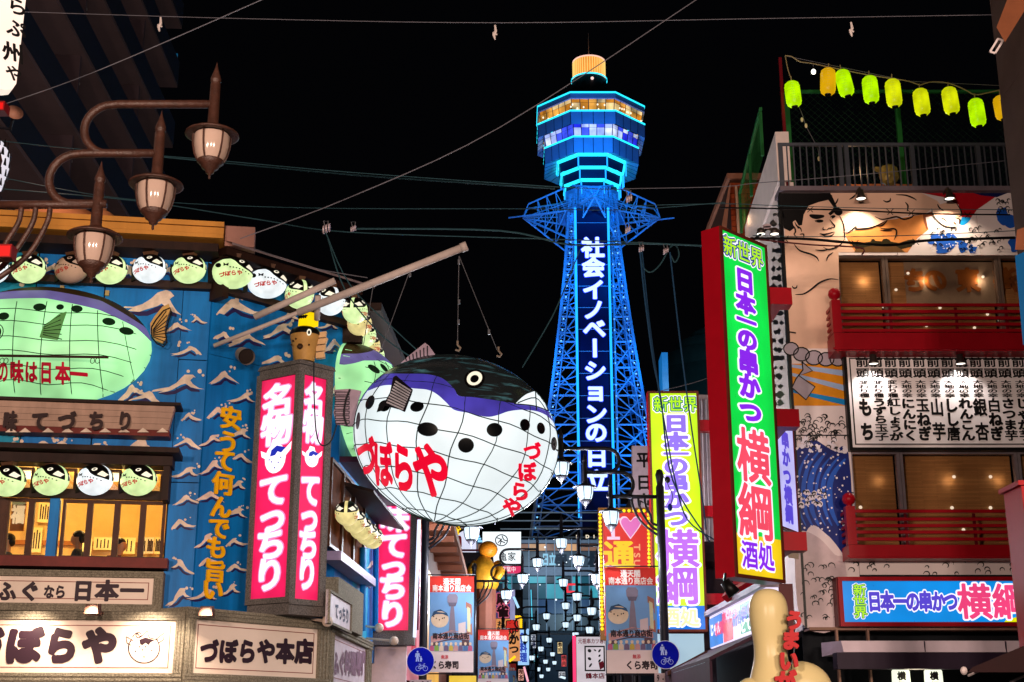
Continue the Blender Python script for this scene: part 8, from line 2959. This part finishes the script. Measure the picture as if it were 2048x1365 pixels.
# ------------------------------------------------------------------ overhead wires
wl_ = mat('wire_light', '#5d5a62', .5)
wt_ = mat('wire_teal', '#2c4850', .5)
WIRES = [([(40, 24), (500, 38), (1000, 46), (1500, 38), (1990, 30)], 16, .005, wl_, 'thin pale wire with three small clamps crossing the top of the sky'),
         ([(0, 212), (200, 140), (535, -5)], 14, .006, wl_, 'thin pale wire rising steeply over the dark apartment tower'),
         ([(480, 478), (700, 395), (1000, 255), (1400, -5)], 15, .006, wl_, 'thin wire climbing diagonally from the corner roof past the tower top'),
         ([(0, 282), (150, 298), (420, 320), (700, 345), (1110, 374), (1260, 380)], 22, .008, wt_, 'slack teal-grey cable pair crossing left of the observation deck'),
         ([(300, 312), (700, 350), (1110, 378)], 22.2, .013, wt_, 'thick twisted cable running just below the slack pair'),
         ([(0, 355), (250, 398), (600, 416), (1050, 418), (1250, 420), (1450, 405)], 24, .008, wt_, 'cable crossing at the height of the tower wings, upper'),
         ([(0, 378), (280, 403), (520, 440), (700, 465), (1140, 480), (1420, 492)], 24, .011, wt_, 'cable sagging below the tower wings towards the green sign'),
         ([(700, 458), (1000, 462), (1140, 490), (1290, 488), (1440, 494)], 24.5, .018, wt_, 'thick bundled cable ending at the insulators right of the tower'),
         ([(1245, 378), (1440, 374), (1520, 366), (1720, 350), (2010, 322)], 20, .006, wl_, 'thin wire rising to the right across the roof railing'),
         ([(1260, 412), (1450, 408), (1560, 412), (1800, 418), (2030, 420)], 20.5, .006, wt_, 'thin wire with barbed ties over the painted wrestler\'s hair'),
         ([(1440, 416), (1560, 418), (1700, 421), (1850, 428), (2020, 430)], 20.6, .014, mat('wire_black', '#0c0a0c', .5), 'black cable with ties crossing the wrestler\'s forehead'),
         ([(1500, 478), (1600, 478), (1700, 486), (1780, 491), (1850, 482), (1960, 478), (2030, 476)], 20.4, .024, mat('wire_black', '#0c0a0c', .5), 'thick black cable bundle crossing the wrestler\'s chin'),
         ([(1505, 472), (1650, 474), (1800, 472), (2030, 462)], 20.5, .007, wt_, 'thin wire running just above the thick black bundle'),
         ([(1520, 480), (1620, 490), (1720, 496), (1724, 510)], 20.3, .014, mat('wire_maroon', '#4a1c20', .5), 'dark red pipe-like cable dropping to the upper window corner'),
         ([(1045, 735), (1090, 660), (1118, 605), (1160, 500)], 24, .012, wt_, 'taut teal guy wire rising from behind the hanging puffer to the tower'),
         ([(650, 462), (700, 570), (790, 660), (850, 715)], 22, .01, wt_, 'teal guy wire slanting down to the top of the hanging puffer'),
         ([(656, 478), (690, 580), (760, 668), (830, 720)], 22.1, .012, wt_, 'second teal guy wire slanting down beside the first'),
         ([(1280, 505), (1290, 600), (1306, 720), (1322, 800), (1345, 960), (1420, 1085)], 20.0, .013, mat('wire_blue', '#1e3c58', .5), 'drop cable falling in front of the yellow-green sign, left one'),
         ([(1284, 505), (1298, 640), (1316, 770), (1335, 880), (1350, 960), (1375, 1040), (1432, 1082)], 20.1, .012, mat('wire_blue', '#1e3c58', .5), 'drop cable falling in front of the yellow-green sign, middle one'),
         ([(1340, 505), (1355, 640), (1370, 760), (1385, 870), (1405, 1000), (1412, 1060)], 20.0, .012, mat('wire_blue', '#1e3c58', .5), 'drop cable falling past the right edge of the yellow-green sign'),
         ([(1280, 495), (1284, 530), (1300, 545), (1320, 530), (1340, 496), (1352, 492), (1358, 510), (1350, 525), (1342, 512)], 24.4, .014, wt_, 'looped slack cable between the two insulators right of the tower'),
         ([(1310, 785), (1380, 768), (1420, 755)], 26, .008, wl_, 'thin pink-lit wire above the yellow-green sign'),
         ([(508, 498), (620, 535), (735, 556)], 20.6, .008, wl_, 'pale stay wire from the corner roof to the lantern pole')]
for pts, Y, r, mt_, lb in WIRES:
    n = len(pts)
    o = MB().tube([P(x, y, Y + .0) for x, y in spline(pts, 5)], r, 5).build('overhead_wire', mt_)
    tag(o, lb, 'wire', 'overhead wires')
tie = MB()
for pts, Y in (([(1560, 417), (1620, 419), (1780, 424), (1822, 426), (1935, 430)], 20.5), ([(1570, 478), (1710, 487), (1832, 484), (1957, 477)], 20.3)):
    for x, y in pts:
        tie.tube([P(x - 7, y - 6, Y), P(x + 6, y + 6, Y)], .006, 4)
        tie.tube([P(x - 5, y + 6, Y), P(x + 7, y - 6, Y)], .006, 4)
tag(tie.build('cable_ties', mat('wire_black', '#0c0a0c', .5)), 'black barbed ties twisted round the cables over the mural', 'cable tie', None, 'stuff')
por = mat('porcelain', '#b09aa0', .3, var=.15)
for i, (x, y, Y, lb) in enumerate(((650, 460, 22, 'ridged insulator cluster where the guy wires meet, left of the tower'), (705, 460, 24.4, 'small insulator on the cable just right of the guy wires'), (1256, 400, 20.5, 'pale insulator beside the right wing of the tower'), (1254, 462, 24, 'pale insulator below the right tower wing'), (1281, 500, 24.4, 'pale insulator at the left end of the looped cable'), (1330, 504, 24.4, 'small insulator at the right end of the looped cable'))):
    p = P(x, y, Y)
    t = thing('insulator', lb, 'insulator', p, 'wire insulators')
    s = 1.35 if i == 0 else 1
    b_ = MB()
    for k in range(3):
        q = p + Vector((-.02 + k * .035 * s, 0, .02 * k))
        b_.tube([q - Vector((.012, 0, 0)), q + Vector((.012, 0, 0))], .055 * s, 12)
    b_.build('discs', por, t)
    MB().tube([p + Vector((0, 0, .05)), p + Vector((-.03, 0, .16)), p + Vector((.05, 0, .16)), p + Vector((.04, 0, .04))], .01, 5).build('clevis', wires, t)
for x, y, lb in ((320, 50, 'left'), (990, 66, 'middle'), (1703, 60, 'right')):
    p = P(x, y, 16)
    t = thing('wire_clamp', 'small white clamp hanging on the top wire, %s of three' % lb, 'clamp', p)
    MB().tube([p + Vector((.0, 0, .11)), p + Vector((.01, 0, .02)), p + Vector((-.015, 0, -.03)), p + Vector((.0, 0, -.1))], [.012, .02, .022, .01], 6).build('body', mat('clamp_white', '#c8b8b4', .4), t)
    MB().tube([p + Vector((-.03, 0, .0)), p + Vector((.03, 0, -.03))], .012, 5).build('jaw', mat('clamp_white', '#c8b8b4', .4), t)
bpy.data.objects.remove(_fo)
